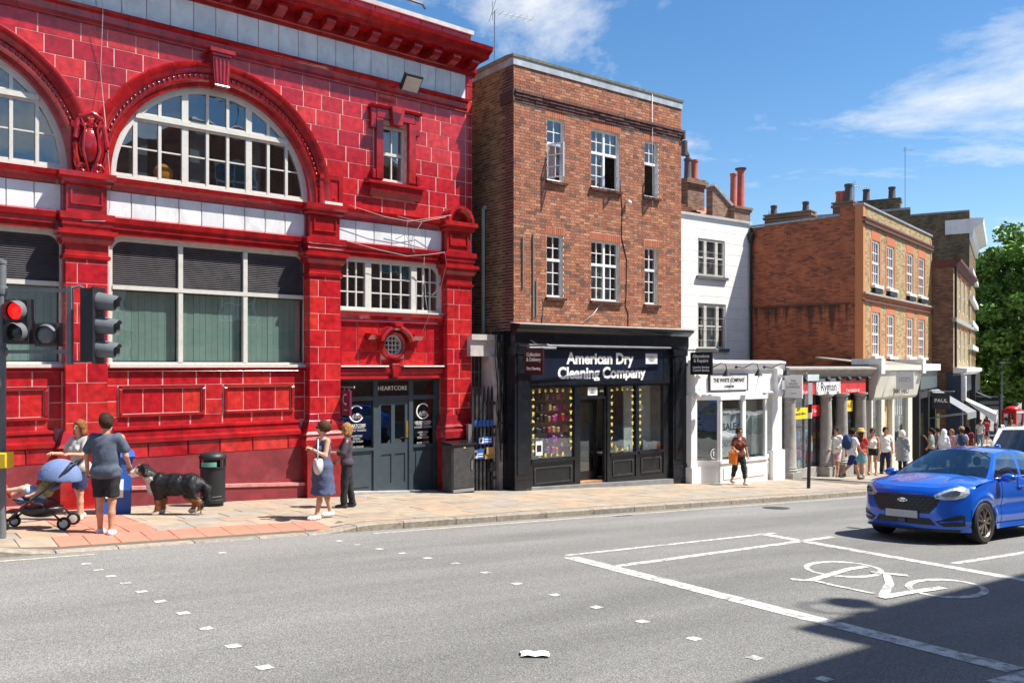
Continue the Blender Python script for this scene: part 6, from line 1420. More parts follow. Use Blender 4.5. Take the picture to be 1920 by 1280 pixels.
    if tk == 'tank': tp = [tor[0], tor[1], tor[2]] + tor[4:]
    else: tp = tor + sl_pr + [('c', T(0, .078, -.01), T(0, -.078, -.01), .108 * wide, .108 * wide)] + ([] if fem else [('e', T(0, 0, .02), (.118 * wide, .15 * wide, .16)), ('e', T(0, 0, .2), (.108 * wide, .148 * wide, .2))])
    hem = (-.07 if fem else -.1) if tk not in ('blouse', 'tank') else -.03
    if tk in ('dress', 'coat'):
        L_ = .5 if tk == 'dress' else .45
        tp = tp + [('c', T(0, 0, .1), T(.0, 0, -L_), .13, .2), ('c', T(.03, .08, 0), T(.04, .1, -L_), .12, .16), ('c', T(.02, -.08, 0), T(-.02, -.1, -L_), .12, .16)]
        wear('dress' if tk == 'dress' else 'coat', tp, tm, .02, [(T(0, 0, -L_ + .02), (0, 0, -1)), (T(0, 0, .5 if tk == 'dress' else .56), (0, 0, 1))], cut=neckcut, wr=.012)
    else:
        wear({'tee': 't_shirt', 'shirt': 'shirt', 'tank': 'vest_top', 'long': 'long_sleeved_top', 'blouse': 'blouse'}[tk], tp, tm, .022 if tk != 'tank' else .012, [(T(0, 0, hem), (0, 0, -1)), (T(0, 0, .45 if tk == 'tank' else .56), (0, 0, 1))], cut=neckcut, wr=.009)
    if bk_ != 'none':
        bp = [tor[2], ('e', T(0, 0, .06), (.105 * wide, .14 * wide, .1))]; ends = {'shorts': .86, 'miniskirt': .4, 'trousers': 1.95, 'capri': 1.6, 'skirt': .8, 'hotpants': .3}[bk_]
        for s in (1, -1):
            hp, k_, a_ = J['hip', s], J['knee', s], J['ank', s]; e = min(ends, 1)
            bp.append(('c', hp, hp + (k_ - hp) * e, .092 * wide, .076 if bk_ == 'shorts' else (.07 if e == 1 else .09)))
            if ends > 1: bp.append(('c', k_, k_ + (a_ - k_) * (ends - 1), .064, .056 if bk_ == 'trousers' else .05))
        if bk_ == 'skirt': bp.append(('c', T(0, 0, -.02), T(.0, 0, -.38), .14, .18))
        kp = [(T(0, 0, .12), (0, 0, 1))]
        zc = {'shorts': -.37, 'skirt': -.36, 'hotpants': -.17}.get(bk_)
        if zc: kp.append((T(0, 0, zc), (0, 0, -1)))
        wear({'shorts': 'shorts', 'trousers': 'trousers', 'capri': 'leggings', 'skirt': 'skirt', 'hotpants': 'shorts', 'miniskirt': 'skirt'}[bk_], bp, bm_, .014, kp, wr=.008)
    if shoes:
        for s in (1, -1): wear('shoe', feet[s][:1] + [('e', J['ank', s] + V3(-.02, 0, -.03), (.055, .045, .05))], cloth('shoe%d' % int(sum(shoes[0]) * 100), shoes[0], .6), .008, [], wr=0)
    if hair:
        hk, hcol = hair; hm = M('hair_%d_%d' % (int(hcol[0] * 300), int(hcol[2] * 300)), hcol, .7, var=.45, ns=30, bump=.8, bs=45, spec=.15)
        pr = [('e', hc + V3(-.018, 0, .022), (.105, .09, .112))]
        if hk == 'bob': pr += [('e', hc + V3(-.05, 0, -.06), (.07, .1, .11)), ('c', hc + V3(0, .085, 0), hc + V3(.01, .085, -.1), .03, .026), ('c', hc + V3(0, -.085, 0), hc + V3(.01, -.085, -.1), .03, .026)]
        if hk == 'long': pr += [('c', hc + V3(-.06, 0, 0), hc + V3(-.1, 0, -.28), .08, .06)]
        if hk == 'tied': pr += [('e', hc + V3(-.11, 0, .0), (.05, .05, .06))]
        if hk == 'veil': pr = [('e', hc + V3(-.01, 0, .01), (.12, .11, .14)), ('c', hc + V3(-.04, 0, -.05), hc + V3(-.06, 0, -.42), .11, .17)]
        fc = lambda P: elli(hturn(P), hc + V3(.1, 0, -.06), (.075, .085, .125))
        wear({'veil': 'headscarf'}.get(hk, 'hair'), pr, hm if hk != 'veil' else cloth('veil', hcol), .012, [], cut=fc, wr=.009, hh=h * .85, turn=True)
    face_on = MB()
    for s in (1, -1):
        c = unturn(hc + V3(.082, s * .032, .004)); face_on.ball(tuple(c * S), .014 * S, .014 * S, .009 * S, 6, 4)
    ob('eyes', face_on, EYEM, root, smooth='all'); c = unturn(hc + V3(.086, 0, -.068)); ob('mouth', MB().ball(tuple(c * S), .012 * S, .026 * S, .008 * S, 6, 4), LIPM, root, smooth='all')
    if glasses:
        gm = MB()
        for s in (1, -1): c = unturn(hc + V3(.094, s * .036, .006)); gm.ball(tuple(c * S), .016 * S, .032 * S, .024 * S, 8, 5); d = unturn(hc + V3(.0, s * .086, .01)); gm.tube([tuple(unturn(hc + V3(.08, s * .07, .01)) * S), tuple(d * S)], .006, 5)
        ob('sunglasses', gm, M('dark_lens', (.01, .01, .012), .1), root, smooth='all')
    if hat:
        z = hc[2] + .045; hm_ = MB().lathe([(.2, 0), (.21, .012), (.12, .02), (.112, .1), (.07, .13), (.01, .135)] if hat[0] == 'straw' else [(.13, -.01), (.122, .03), (.1, .1), (.05, .13), (.01, .135)], (hc[0] * S, 0, z * S), 16); ob('hat', hm_, cloth(hat[1], hat[2]), root, smooth='all')
    root['S'] = 0; del root['S']
    root_J = {k_: J[k_] * S for k_ in J}
    return root, root_J
def wpt(root, p): root_m = Matrix.Translation(root.location) @ Matrix.Rotation(root.rotation_euler.z, 4, 'Z'); return root_m @ Vector(p)
BROWNH = (.07, .035, .018); DARKH = (.025, .017, .013); GINGER = (.26, .13, .045); GREYH = (.5, .5, .48)
# --- the near group by the crossing
person(199, 1004, 1.80, 98, 'man in slate blue t-shirt and black shorts seen from behind, talking to woman with pushchair', skin=1, legs=((4, 3), (-4, 3)), arms=((8, 14, 18, 0), (-2, 14, 55, 10)), top=('tee', 'slate', (.075, .095, .135)), bottom=('shorts', 'black', (.012, .013, .016)), hair=('short', (.045, .025, .015)), shoes=((.6, .55, .6), True), h=.0165, wide=1.12)
WPX = person(150, 974, 1.64, -112, 'woman in pale grey t-shirt and navy shorts holding the pushchair handle', skin=0, legs=((10, 6), (-6, 4)), arms=((28, 12, 70, 10), (26, 12, 72, 10)), top=('tee', 'pale_grey', (.45, .44, .4)), bottom=('shorts', 'navy', (.02, .035, .1)), hair=('bob', (.22, .09, .03)), shoes=((.6, .5, .42), True), h=.0165, fem=True, wide=1.08)
wa, wj = person(606, 971, 1.70, -140, 'woman in sleeveless slate blue dress and sunglasses with white trainers, standing on pavement', skin=0, legs=((14, 4), (-10, 6)), arms=((16, 12, 105, 25), (-6, 10, 20, 0)), head_turn=-30, top=('dress', 'slate_dress', (.06, .08, .15)), bottom=('none', 'none', (.1, .1, .1)), hair=('tied', (.08, .04, .02)), shoes=((.8, .8, .79), True), h=.0165, fem=True, glasses=True)
person(650, 951, 1.64, -170, 'woman in dark spotted blouse and black trousers beside woman in slate dress', skin=1, legs=((6, 4), (-6, 4)), arms=((15, 12, 80, 25), (5, 12, 40, 10)), top=('blouse', 'spotted', (.05, .035, .05)), bottom=('trousers', 'black', (.012, .013, .016)), hair=('bob', (.32, .17, .06)), shoes=((.03, .03, .03), True), h=.0165, fem=True, glasses=True)
# white specks on the blouse
# grey shoulder bag on the woman in the dress
bg = thing('shoulder_bag', 'pale grey leather shoulder bag hanging from arm of woman in slate dress', 'bag', wpt(wa, (.2, .2, .84)), wa.rotation_euler.z + rad(60))
GREYL = M('grey_leather', (.5, .49, .47), .5, var=.1)
bgm = nets(lambda P: np.maximum(elli(P, (0, 0, .12), (.26, .085, .17)) + .004 * np.sin(P[:, 0] * 40), P[:, 2] - .23), (-.3, -.12, -.08), (.3, .12, .28), .02); npmesh('bag_body', [bgm], GREYL, bg)
ob('strap', MB().tube([(-.18, 0, .22), (-.1, 0, .42), (0, .0, .56), (.1, 0, .42), (.18, 0, .22)], .012, 6), GREYL, bg, smooth='all')
# --- woman in brown by the white shop, shopper beyond
ba, bj = person(1386, 908, 1.67, -75, 'woman in brown t-shirt and dark leggings walking past the white shop', skin=1, legs=((16, 6), (-14, 10)), arms=((6, 10, 12, 0), (8, 14, 70, 0)), top=('tee', 'brown', (.13, .035, .02)), bottom=('capri', 'dark_green', (.012, .022, .02)), hair=('tied', (.05, .025, .015)), shoes=((.75, .6, .55), True), fem=True, h=.02, glasses=True)
ot = thing('tote_bag', 'bright orange tote bag carried by woman in brown', 'bag', wpt(ba, (.16, -.3, .62)), ba.rotation_euler.z)
ob('bag_body', MB().poly([(-.17, 0), (.17, 0), (.19, .36), (-.19, .36)], -.05, .05, .03), M('orange_cloth_bag', (.85, .2, .01), .7, var=.1, bump=.3, bs=20), ot); ob('handles', MB().tube([(-.1, 0, .36), (-.05, 0, .52), (.05, 0, .52), (.1, 0, .36)], .01, 5), M('orange_cloth_bag', (.85, .2, .01)), ot)
GRP = 'pedestrians on the shopping pavement'
person(1567, 893, 1.76, -120, 'man in open white shirt, pink shorts and sunglasses', GRP, 1, ((20, 8), (-16, 14)), ((14, 12, 60, 30), (8, 12, 50, 20)), ('shirt', 'white', (.78, .77, .74)), ('shorts', 'pale_pink', (.6, .42, .4)), ('short', DARKH), ((.05, .05, .06), True), .022, glasses=True)
bk1, bj1 = person(1598, 899, 1.74, 10, 'man striding in white t-shirt and navy shorts with dark blue backpack', GRP, 1, ((26, 8), (-24, 22)), ((-18, 10, 20, 0), (18, 12, 22, 0)), ('tee', 'white', (.78, .77, .74)), ('shorts', 'navy2', (.015, .03, .12)), ('short', DARKH), ((.08, .09, .08), True), .022)
person(1614, 893, 1.66, 70, 'woman in straw hat and coral red top carrying a pale blue shawl', GRP, 2, ((14, 5), (-12, 8)), ((8, 12, 30, 0), (5, 10, 20, 0)), ('tee', 'coral', (.55, .05, .04)), ('skirt', 'teal', (.1, .3, .36)), ('long', BROWNH), ((.5, .3, .2), True), .024, fem=True, hat=('straw', 'straw', (.6, .36, .1)))
person(1636, 891, 1.70, -100, 'woman in white vest top and very short black shorts', GRP, 1, ((12, 5), (-10, 6)), ((4, 10, 14, 0), (0, 10, 12, 0)), ('tank', 'white', (.78, .77, .74)), ('hotpants', 'black', (.012, .013, .016)), ('tied', BROWNH), ((.4, .25, .15), True), .024, fem=True, glasses=True)
person(1660, 889, 1.74, -95, 'man in plain white t-shirt and long navy trousers', GRP, 1, ((8, 4), (-8, 4)), ((4, 8, 14, 0), (0, 8, 14, 0)), ('tee', 'white', (.78, .77, .74)), ('trousers', 'navy3', (.02, .025, .07)), ('short', DARKH), ((.05, .05, .05), True), .024)
person(1692, 886, 1.63, 60, 'white haired person in a long grey coat seen from behind', GRP, 2, ((6, 4), (-6, 4)), ((4, 8, 20, 0), (0, 8, 20, 0)), ('coat', 'grey_coat', (.24, .26, .3)), ('trousers', 'black', (.012, .013, .016)), ('bob', (.7, .69, .66)), ((.05, .05, .05), True), .024, fem=True)
def backpack(root, J, label, col):
    t = thing('backpack', label, 'backpack', wpt(root, (-.2, 0, 1.12)), root.rotation_euler.z)
    m_ = nets(lambda P: elli(P, (0, 0, .12), (.13, .18, .26)) + .004 * np.sin(P[:, 2] * 30), (-.2, -.24, -.2), (.2, .24, .44), .022); npmesh('pack_body', [m_], cloth('pack_' + str(int(col[2] * 100)), col), t)
    ob('pocket', MB().pil(-.0, .0, 0, 0, 0, 0) if False else MB().ball((-.1, 0, .04), .06, .13, .12, 10, 6), cloth('pack_pocket', [c * .7 for c in col]), t, smooth='all')
    for s in (1, -1): ob('strap', MB().tube([(.08, s * .1, .3), (.2, s * .12, .36), (.31, s * .12, .24), (.28, s * .13, .02), (.1, s * .14, -.02)], .02, 6), cloth('pack_' + str(int(col[2] * 100)), col), t, smooth='all')
    return t
backpack(bk1, bj1, 'dark blue backpack worn by striding man in white t-shirt', (.02, .05, .16))
# group waiting behind the blue car
person(0, 0, 1.72, 150, 'man in grey-green t-shirt with dark shoulder strap, hand to his mouth', GRP, 1, top=('tee', 'sage', (.26, .3, .28)), bottom=('trousers', 'black', (.012, .013, .016)), hair=('short', DARKH), h=.026, at=tuple(gp(1746, 878, .12)), arms=((6, 8, 20, 0), (30, 5, 120, 30)))
person(0, 0, 1.70, 170, 'dark haired person half hidden behind man in grey-green t-shirt', GRP, 1, top=('tee', 'mauve', (.2, .15, .18)), bottom=('trousers', 'black', (.012, .013, .016)), hair=('short', DARKH), h=.03, at=tuple(gp(1757, 874, .12)))
person(0, 0, 1.66, 40, 'person in white headscarf and pale lilac top', GRP, 2, top=('long', 'lilac', (.6, .6, .74)), bottom=('trousers', 'navy3', (.02, .025, .07)), hair=('veil', (.72, .72, .76)), h=.026, at=tuple(gp(1770, 878, .12)), fem=True)
person(0, 0, 1.66, -150, 'ginger haired woman in pink top', GRP, 2, top=('tee', 'pink', (.6, .3, .36)), bottom=('trousers', 'navy3', (.02, .025, .07)), hair=('long', GINGER), h=.026, at=tuple(gp(1784, 876, .12)), fem=True)
b2, b2j = person(0, 0, 1.75, 65, 'man in cap and grey t-shirt seen from behind with navy backpack', GRP, 1, top=('tee', 'mid_grey', (.36, .37, .38)), bottom=('shorts', 'navy2', (.015, .03, .12)), hair=('short', BROWNH), hat=('cap', 'tan', (.3, .2, .12)), h=.026, at=tuple(gp(1803, 878, .12)))
backpack(b2, b2j, 'navy backpack worn by man in cap', (.03, .04, .1))
person(0, 0, 1.72, 60, 'person in deep maroon top with dark curly hair', GRP, 1, top=('tee', 'maroon', (.16, .015, .03)), bottom=('trousers', 'black', (.012, .013, .016)), hair=('bob', (.015, .01, .01)), h=.03, at=tuple(gp(1815, 868, .12)))
person(0, 0, 1.74, -110, 'person in white t-shirt and pale blue jeans walking uphill', GRP, 1, legs=((14, 6), (-12, 8)), top=('tee', 'white', (.78, .77, .74)), bottom=('trousers', 'jeans', (.2, .32, .42)), hair=('short', BROWNH), shoes=((.7, .7, .7), True), h=.03, at=(29.8, 54.5, gz(29.8, 54.5, .12)))
CG = 'distant crowd at the bottom of the street'
rr = random.Random(12); tops = [('navy', (.03, .05, .14)), ('white', (.78, .77, .74)), ('red_c', (.45, .04, .05)), ('pinkc', (.6, .3, .32)), ('black', (.012, .013, .016)), ('khaki', (.3, .25, .14)), ('sky', (.3, .45, .6)), ('plum', (.2, .05, .12))]
nm_ = {'navy': 'navy', 'white': 'white', 'red_c': 'red', 'pinkc': 'pink', 'black': 'black', 'khaki': 'khaki', 'sky': 'sky blue', 'plum': 'plum'}
k = 0
for X_, Y_ in [(30.6, 57.5), (31.5, 55.2), (32.3, 58.4), (31.6, 60.6), (33.4, 61.5), (32.8, 56.2), (34.6, 60.0), (33.8, 64.5), (35.6, 63.0), (35.0, 66.5), (36.6, 66.0), (31.2, 63.5), (37.4, 64.2), (33.0, 53.6), (34.0, 57.0), (36.0, 60.4)]:
    t_ = tops[k % 8]
    hk_ = ('short', 'long')[k // 8]; hc_ = rr.choice([DARKH, BROWNH, GINGER])
    person(0, 0, rr.uniform(1.6, 1.8), rr.choice([-110, 60, -90, 80, 150]), 'small distant %s haired figure in %s top and %s' % (hk_, nm_[t_[0]], ('navy ' if k % 3 else 'khaki ') + ('trousers' if k % 2 else 'shorts')), CG, rr.randrange(3), ((rr.uniform(4, 16), 6), (-rr.uniform(4, 14), 8)), None, ('tee',) + t_, ('trousers' if k % 2 else 'shorts', 'navy3' if k % 3 else 'khaki', (.02, .025, .07) if k % 3 else (.3, .25, .14)), (hk_, hc_), None, .04, at=(X_, Y_, gz(X_, Y_, .12)), hands=False); k += 1

# ============================================================ bernese dog
def dogbuild():
    B = []
    body = [('e', (.0, 0, .5), (.32, .17, .185)), ('e', (.24, 0, .5), (.18, .165, .205)), ('e', (-.26, 0, .5), (.19, .16, .185)), ('c', (.3, 0, .55), (.46, 0, .72), .12, .095), ('e', (.36, 0, .5), (.09, .1, .16))]
    hd = [('e', (.52, 0, .755), (.12, .095, .095)), ('c', (.58, 0, .735), (.7, 0, .705), .06, .045), ('c', (.58, 0, .70), (.67, 0, .655), .035, .028), ('e', (.725, 0, .72), (.02, .024, .02))]
    ears = [('c', (.47, s * .085, .81), (.45, s * .115, .69), .035, .042) for s in (1, -1)]
    legs = []
    for s, dx in ((1, .02), (-1, -.03)):
        legs += [('c', (.25, s * .085, .45), (.23 + dx, s * .09, .25), .075, .05), ('c', (.23 + dx, s * .09, .25), (.24 + dx, s * .09, .07), .045, .038), ('e', (.27 + dx, s * .09, .04), (.065, .045, .04))]
    for s, dx in ((1, -.08), (-1, .06)):
        legs += [('c', (-.28, s * .085, .46), (-.25 + dx, s * .09, .3), .1, .06), ('c', (-.25 + dx, s * .09, .3), (-.37 + dx, s * .09, .19), .055, .042), ('c', (-.37 + dx, s * .09, .19), (-.35 + dx, s * .09, .06), .038, .034), ('e', (-.32 + dx, s * .09, .038), (.06, .042, .038))]
    tail = [('c', (-.4, 0, .56), (-.52, 0, .42), .05, .075), ('c', (-.52, 0, .42), (-.54, 0, .24), .075, .06), ('c', (-.54, 0, .24), (-.5, 0, .16), .06, .02)]
    allp = body + hd + ears + legs + tail
    return nets(lambda P: field(P, allp, .035) + .006 * np.sin(P[:, 0] * 55 + P[:, 2] * 30) * np.sin(P[:, 1] * 60 + P[:, 2] * 47), (-.68, -.26, -.02), (.8, .26, .95), .015)
dv, df = dogbuild()
def dogcol(v):
    c = np.tile(np.array((.012, .012, .014)), (len(v), 1)); x, y, z = v.T
    w_ = np.array((.7, .66, .6)); t_ = np.array((.34, .13, .035))
    c[(x > .27) & (x < .55) & (z < .66) & (z > .36) & (np.abs(y) < .12) & (x > .33)] = w_
    c[(x > .57) & (z < .79)] = w_; c[(x > .55) & (np.abs(y) < .022)] = w_
    c[(x > .5) & (x < .62) & (z < .73) & (np.abs(y) > .055)] = t_
    c[(z < .27)] = t_; c[(z < .075)] = w_; c[(x < -.45)] = (.012, .012, .014); c[(x > .705) & (z > .7)] = (.01, .01, .01)
    return c
def colmat(name, rough=.7):
    m = bpy.data.materials.new(name); m.use_nodes = True; nt = m.node_tree; a = nt.nodes.new('ShaderNodeAttribute'); a.attribute_name = 'col'
    nt.links.new(a.outputs['Color'], nt.nodes['Principled BSDF'].inputs['Base Color']); nt.nodes['Principled BSDF'].inputs['Roughness'].default_value = rough; return m
FUR = colmat('dog_fur', .5)
dog = npmesh('dog', [(dv, df)], FUR, None, dogcol); dp = onpav(327, 964); dog.location = dp; dog.rotation_euler = (0, 0, rad(180 + 8)); dog.scale = (1.04, 1.04, 1.06); tag(dog, 'large black dog with white chest and tan legs standing on pavement', 'dog')
# fur locks
rg = np.random.default_rng(4); fi = rg.choice(len(df), 9000); fc = dv[df[fi]].mean(1); e1 = dv[df[fi, 1]] - dv[df[fi, 0]]; e2 = dv[df[fi, 3]] - dv[df[fi, 0]]; nn = np.cross(e1, e2); nn /= np.linalg.norm(nn, axis=1, keepdims=True) + 1e-9
ok = (fc[:, 2] > .1) & ~((fc[:, 0] > .55)); fc, nn = fc[ok], nn[ok]; flow = np.array((-.75, 0, -.6)) + rg.normal(0, .25, fc.shape); flow -= nn * (flow * nn).sum(1, keepdims=True); flow /= np.linalg.norm(flow, axis=1, keepdims=True)
side = np.cross(flow, nn); L_ = rg.uniform(.03, .065, (len(fc), 1)); tri = np.stack([fc - side * .004, fc + side * .004, fc + flow * L_ + nn * .012], 1).reshape(-1, 3)
npmesh('fur', [(tri, np.arange(len(tri)).reshape(-1, 3))], FUR, dog, lambda v: np.repeat(dogcol(fc), 3, 0))['kind'] = 'stuff'
ob('tongue', MB().ball((.66, 0, .645), .045, .02, .008, 8, 5), M('tongue', (.6, .15, .17), .4), dog, smooth='all'); ob('eyes', MB().ball((.585, .06, .785), .013).ball((.585, -.06, .785), .013), EYEM, dog, smooth='all')

# ============================================================ pushchair with child
sp0 = onpav(76, 990); PU = thing('pushchair', 'black pushchair with blue canopy and white wheel hubs', 'pushchair', sp0, rad(190))
BLC = M('pram_blue', (.13, .19, .36), .8, var=.12, ns=6, bump=.1, bs=10)
FRM = M('pram_frame', (.02, .02, .022), .4)
# local x = forward
for s in (1, -1):
    ob('frame_tube', MB().tube([(.42, s * .2, .14), (.1, s * .24, .42), (-.28, s * .24, .72), (-.5, s * .24, 1.0)], .016, 8), FRM, PU, smooth='all'); ob('frame_tube', MB().tube([(-.38, s * .25, .14), (-.1, s * .25, .4), (.3, s * .24, .48)], .015, 8), FRM, PU, smooth='all')
    for x, r, nm2 in ((.44, .085, 1), (-.4, .1, 1)):
        wl = ob('wheel', MB().lathe([(r * .6, -.02), (r * .92, -.024), (r, -.012), (r, .012), (r * .92, .024), (r * .6, .02)], (x, s * .22, r), 18, 'y'), BLACKM, PU, smooth=40); ob('wheel_hub', MB().lathe([(.01, -.03), (r * .62, -.024), (r * .62, .024), (.01, .03)], (x, s * .22, r), 14, 'y'), M('hub_white', (.6, .6, .58), .5), wl, smooth=40)
    ob('fork', MB().tube([(.44, s * .22, .09), (.41, s * .2, .2)], .022, 7), FRM, PU, smooth='all')
ob('handlebar', MB().tube([(-.5, .24, 1.0), (-.53, .2, 1.02), (-.53, -.2, 1.02), (-.5, -.24, 1.0)], .02, 8), FRM, PU, smooth='all')
sm_ = nets(lambda P: field(P, [('c', (.25, -.12, .44), (.25, .12, .44), .06, .06), ('c', (0, -.13, .42), (0, .13, .42), .06, .06), ('c', (-.2, -.13, .62), (-.2, .13, .62), .05, .05), ('c', (-.32, -.13, .82), (-.32, .13, .82), .04, .04)], .1), (-.45, -.26, .3), (.4, .26, .95), .025); npmesh('seat', [sm_], M('pram_seat', (.1, .13, .22), .85), PU)
bk3 = nets(lambda P: np.maximum(elli(P, (-.02, 0, .3), (.32, .2, .13)), P[:, 2] - .34), (-.4, -.24, .14), (.36, .24, .36), .025); npmesh('basket', [bk3], FRM, PU)
cn = nets(lambda P: np.maximum(np.maximum(np.abs(elli(P, (-.27, 0, .74), (.3, .25, .3))) - .014, -(P[:, 2] - .74 - (P[:, 0] + .2) * .12)), P[:, 0] - .03), (-.62, -.32, .6), (.4, .32, 1.14), .018); npmesh('canopy', [cn], BLC, PU)
ob('front_bar', MB().tube([(.42, .2, .14), (.42, -.2, .14)], .014, 6), FRM, PU, smooth='all'); ob('footrest', MB().box(.3, .46, -.14, .14, .26, .29), FRM, PU)
# child: one body mesh sitting back in the seat
cp = [('e', (-.1, 0, .62), (.08, .095, .14)), ('e', (.0, 0, .52), (.09, .1, .08)), ('c', (-.15, 0, .74), (-.15, 0, .78), .035, .035), ('e', (-.15, 0, .86), (.085, .075, .095)), ('e', (-.07, 0, .85), (.014, .01, .014))]
for s, kx, fz in ((1, .28, .6), (-1, .25, .5)): cp += [('c', (.02, s * .06, .52), (.22, s * .08, .62), .06, .048), ('c', (.22, s * .08, .62), (.42, s * .09, fz), .044, .03), ('e', (.46, s * .09, fz + .03), (.035, .03, .06))]
for s in (1, -1): cp += [('c', (-.11, s * .1, .7), (-.02, s * .17, .58), .034, .028), ('c', (-.02, s * .17, .58), (.1, s * .2, .52), .027, .02), ('e', (.13, s * .2, .52), (.03, .02, .022))]
ch = npmesh('person', [nets(lambda P: field(P, cp, .02), (-.28, -.26, .4), (.54, .26, 1.0), .014)], SKINS[2]); ch.location = PU.location; ch.rotation_euler = PU.rotation_euler; tag(ch, 'small child in green top and blue shorts lying back in the pushchair', 'person')
npmesh('t_shirt', [nets(lambda P: np.maximum(field(P, cp[:1] + [('c', (-.11, .1, .7), (-.06, .14, .64), .036, .036), ('c', (-.11, -.1, .7), (-.06, -.14, .64), .036, .036)], .02, .014), P[:, 2] - .76), (-.25, -.24, .44), (.1, .24, .8), .014)], cloth('olive', (.3, .3, .12)), ch)
npmesh('shorts', [nets(lambda P: np.maximum(field(P, [cp[1], ('c', (.02, .06, .52), (.19, .08, .6), .06, .055), ('c', (.02, -.06, .52), (.19, -.08, .6), .06, .055)], .02, .012), P[:, 0] - .17), (-.15, -.2, .4), (.3, .2, .72), .014)], cloth('pale_blue', (.3, .45, .6)), ch)
npmesh('hair', [nets(lambda P: np.maximum(elli(P, (-.165, 0, .875), (.1, .092, .1)) + .008 * np.sin(P[:, 0] * 70) * np.sin(P[:, 2] * 60 + P[:, 1] * 50), -elli(P, (-.06, 0, .83), (.07, .075, .09))), (-.3, -.13, .74), (.0, .13, 1.0), .012)], M('hair_blond', (.3, .2, .08), .7, var=.3, ns=20), ch)
for s, fz in ((1, .6), (-1, .5)): ob('shoe', MB().ball((.465, s * .09, fz + .03), .045, .038, .07, 10, 7), M('red_shoe', (.5, .03, .03), .5), ch, smooth='all')
# ============================================================ vehicles
def ground_matrix(x, y, heading, up=0):
    h = Vector((math.cos(heading), math.sin(heading), 0)); n = Vector((.0133, .0679, 1)).normalized(); h = (h - n * h.dot(n)).normalized(); l = n.cross(h)
    m = Matrix((h, l, n)).transposed().to_4x4(); m.translation = (x, y, gz(x, y, up)); return m
def lerp(a, b_, t): return a + (b_ - a) * t
def pw(tab, x):
    if x >= tab[0][0]: return tab[0][1]
    for (x0, v0), (x1, v1) in zip(tab, tab[1:]):
        if x >= x1: t = (x0 - x) / (x0 - x1); t = t * t * (3 - 2 * t) * .5 + t * .5; return lerp(v0, v1, t)
    return tab[-1][1]
BLUE = M('metallic_blue_paint', (.006, .11, .62), .22, metal=.3, var=.03, ns=3, coat=1.0, spec=.6)
CGL = glass('car_glass', (.32, .42, .46), 2.6, .06); PLB = M('black_plastic', (.012, .012, .013), .45); CHR = M('chrome', (.75, .75, .76), .15, metal=1)
TYRE = M('tyre_rubber', (.02, .02, .021), .8, var=.2); RIM = M('bronze_grey_alloy', (.3, .25, .21), .3, metal=.85)
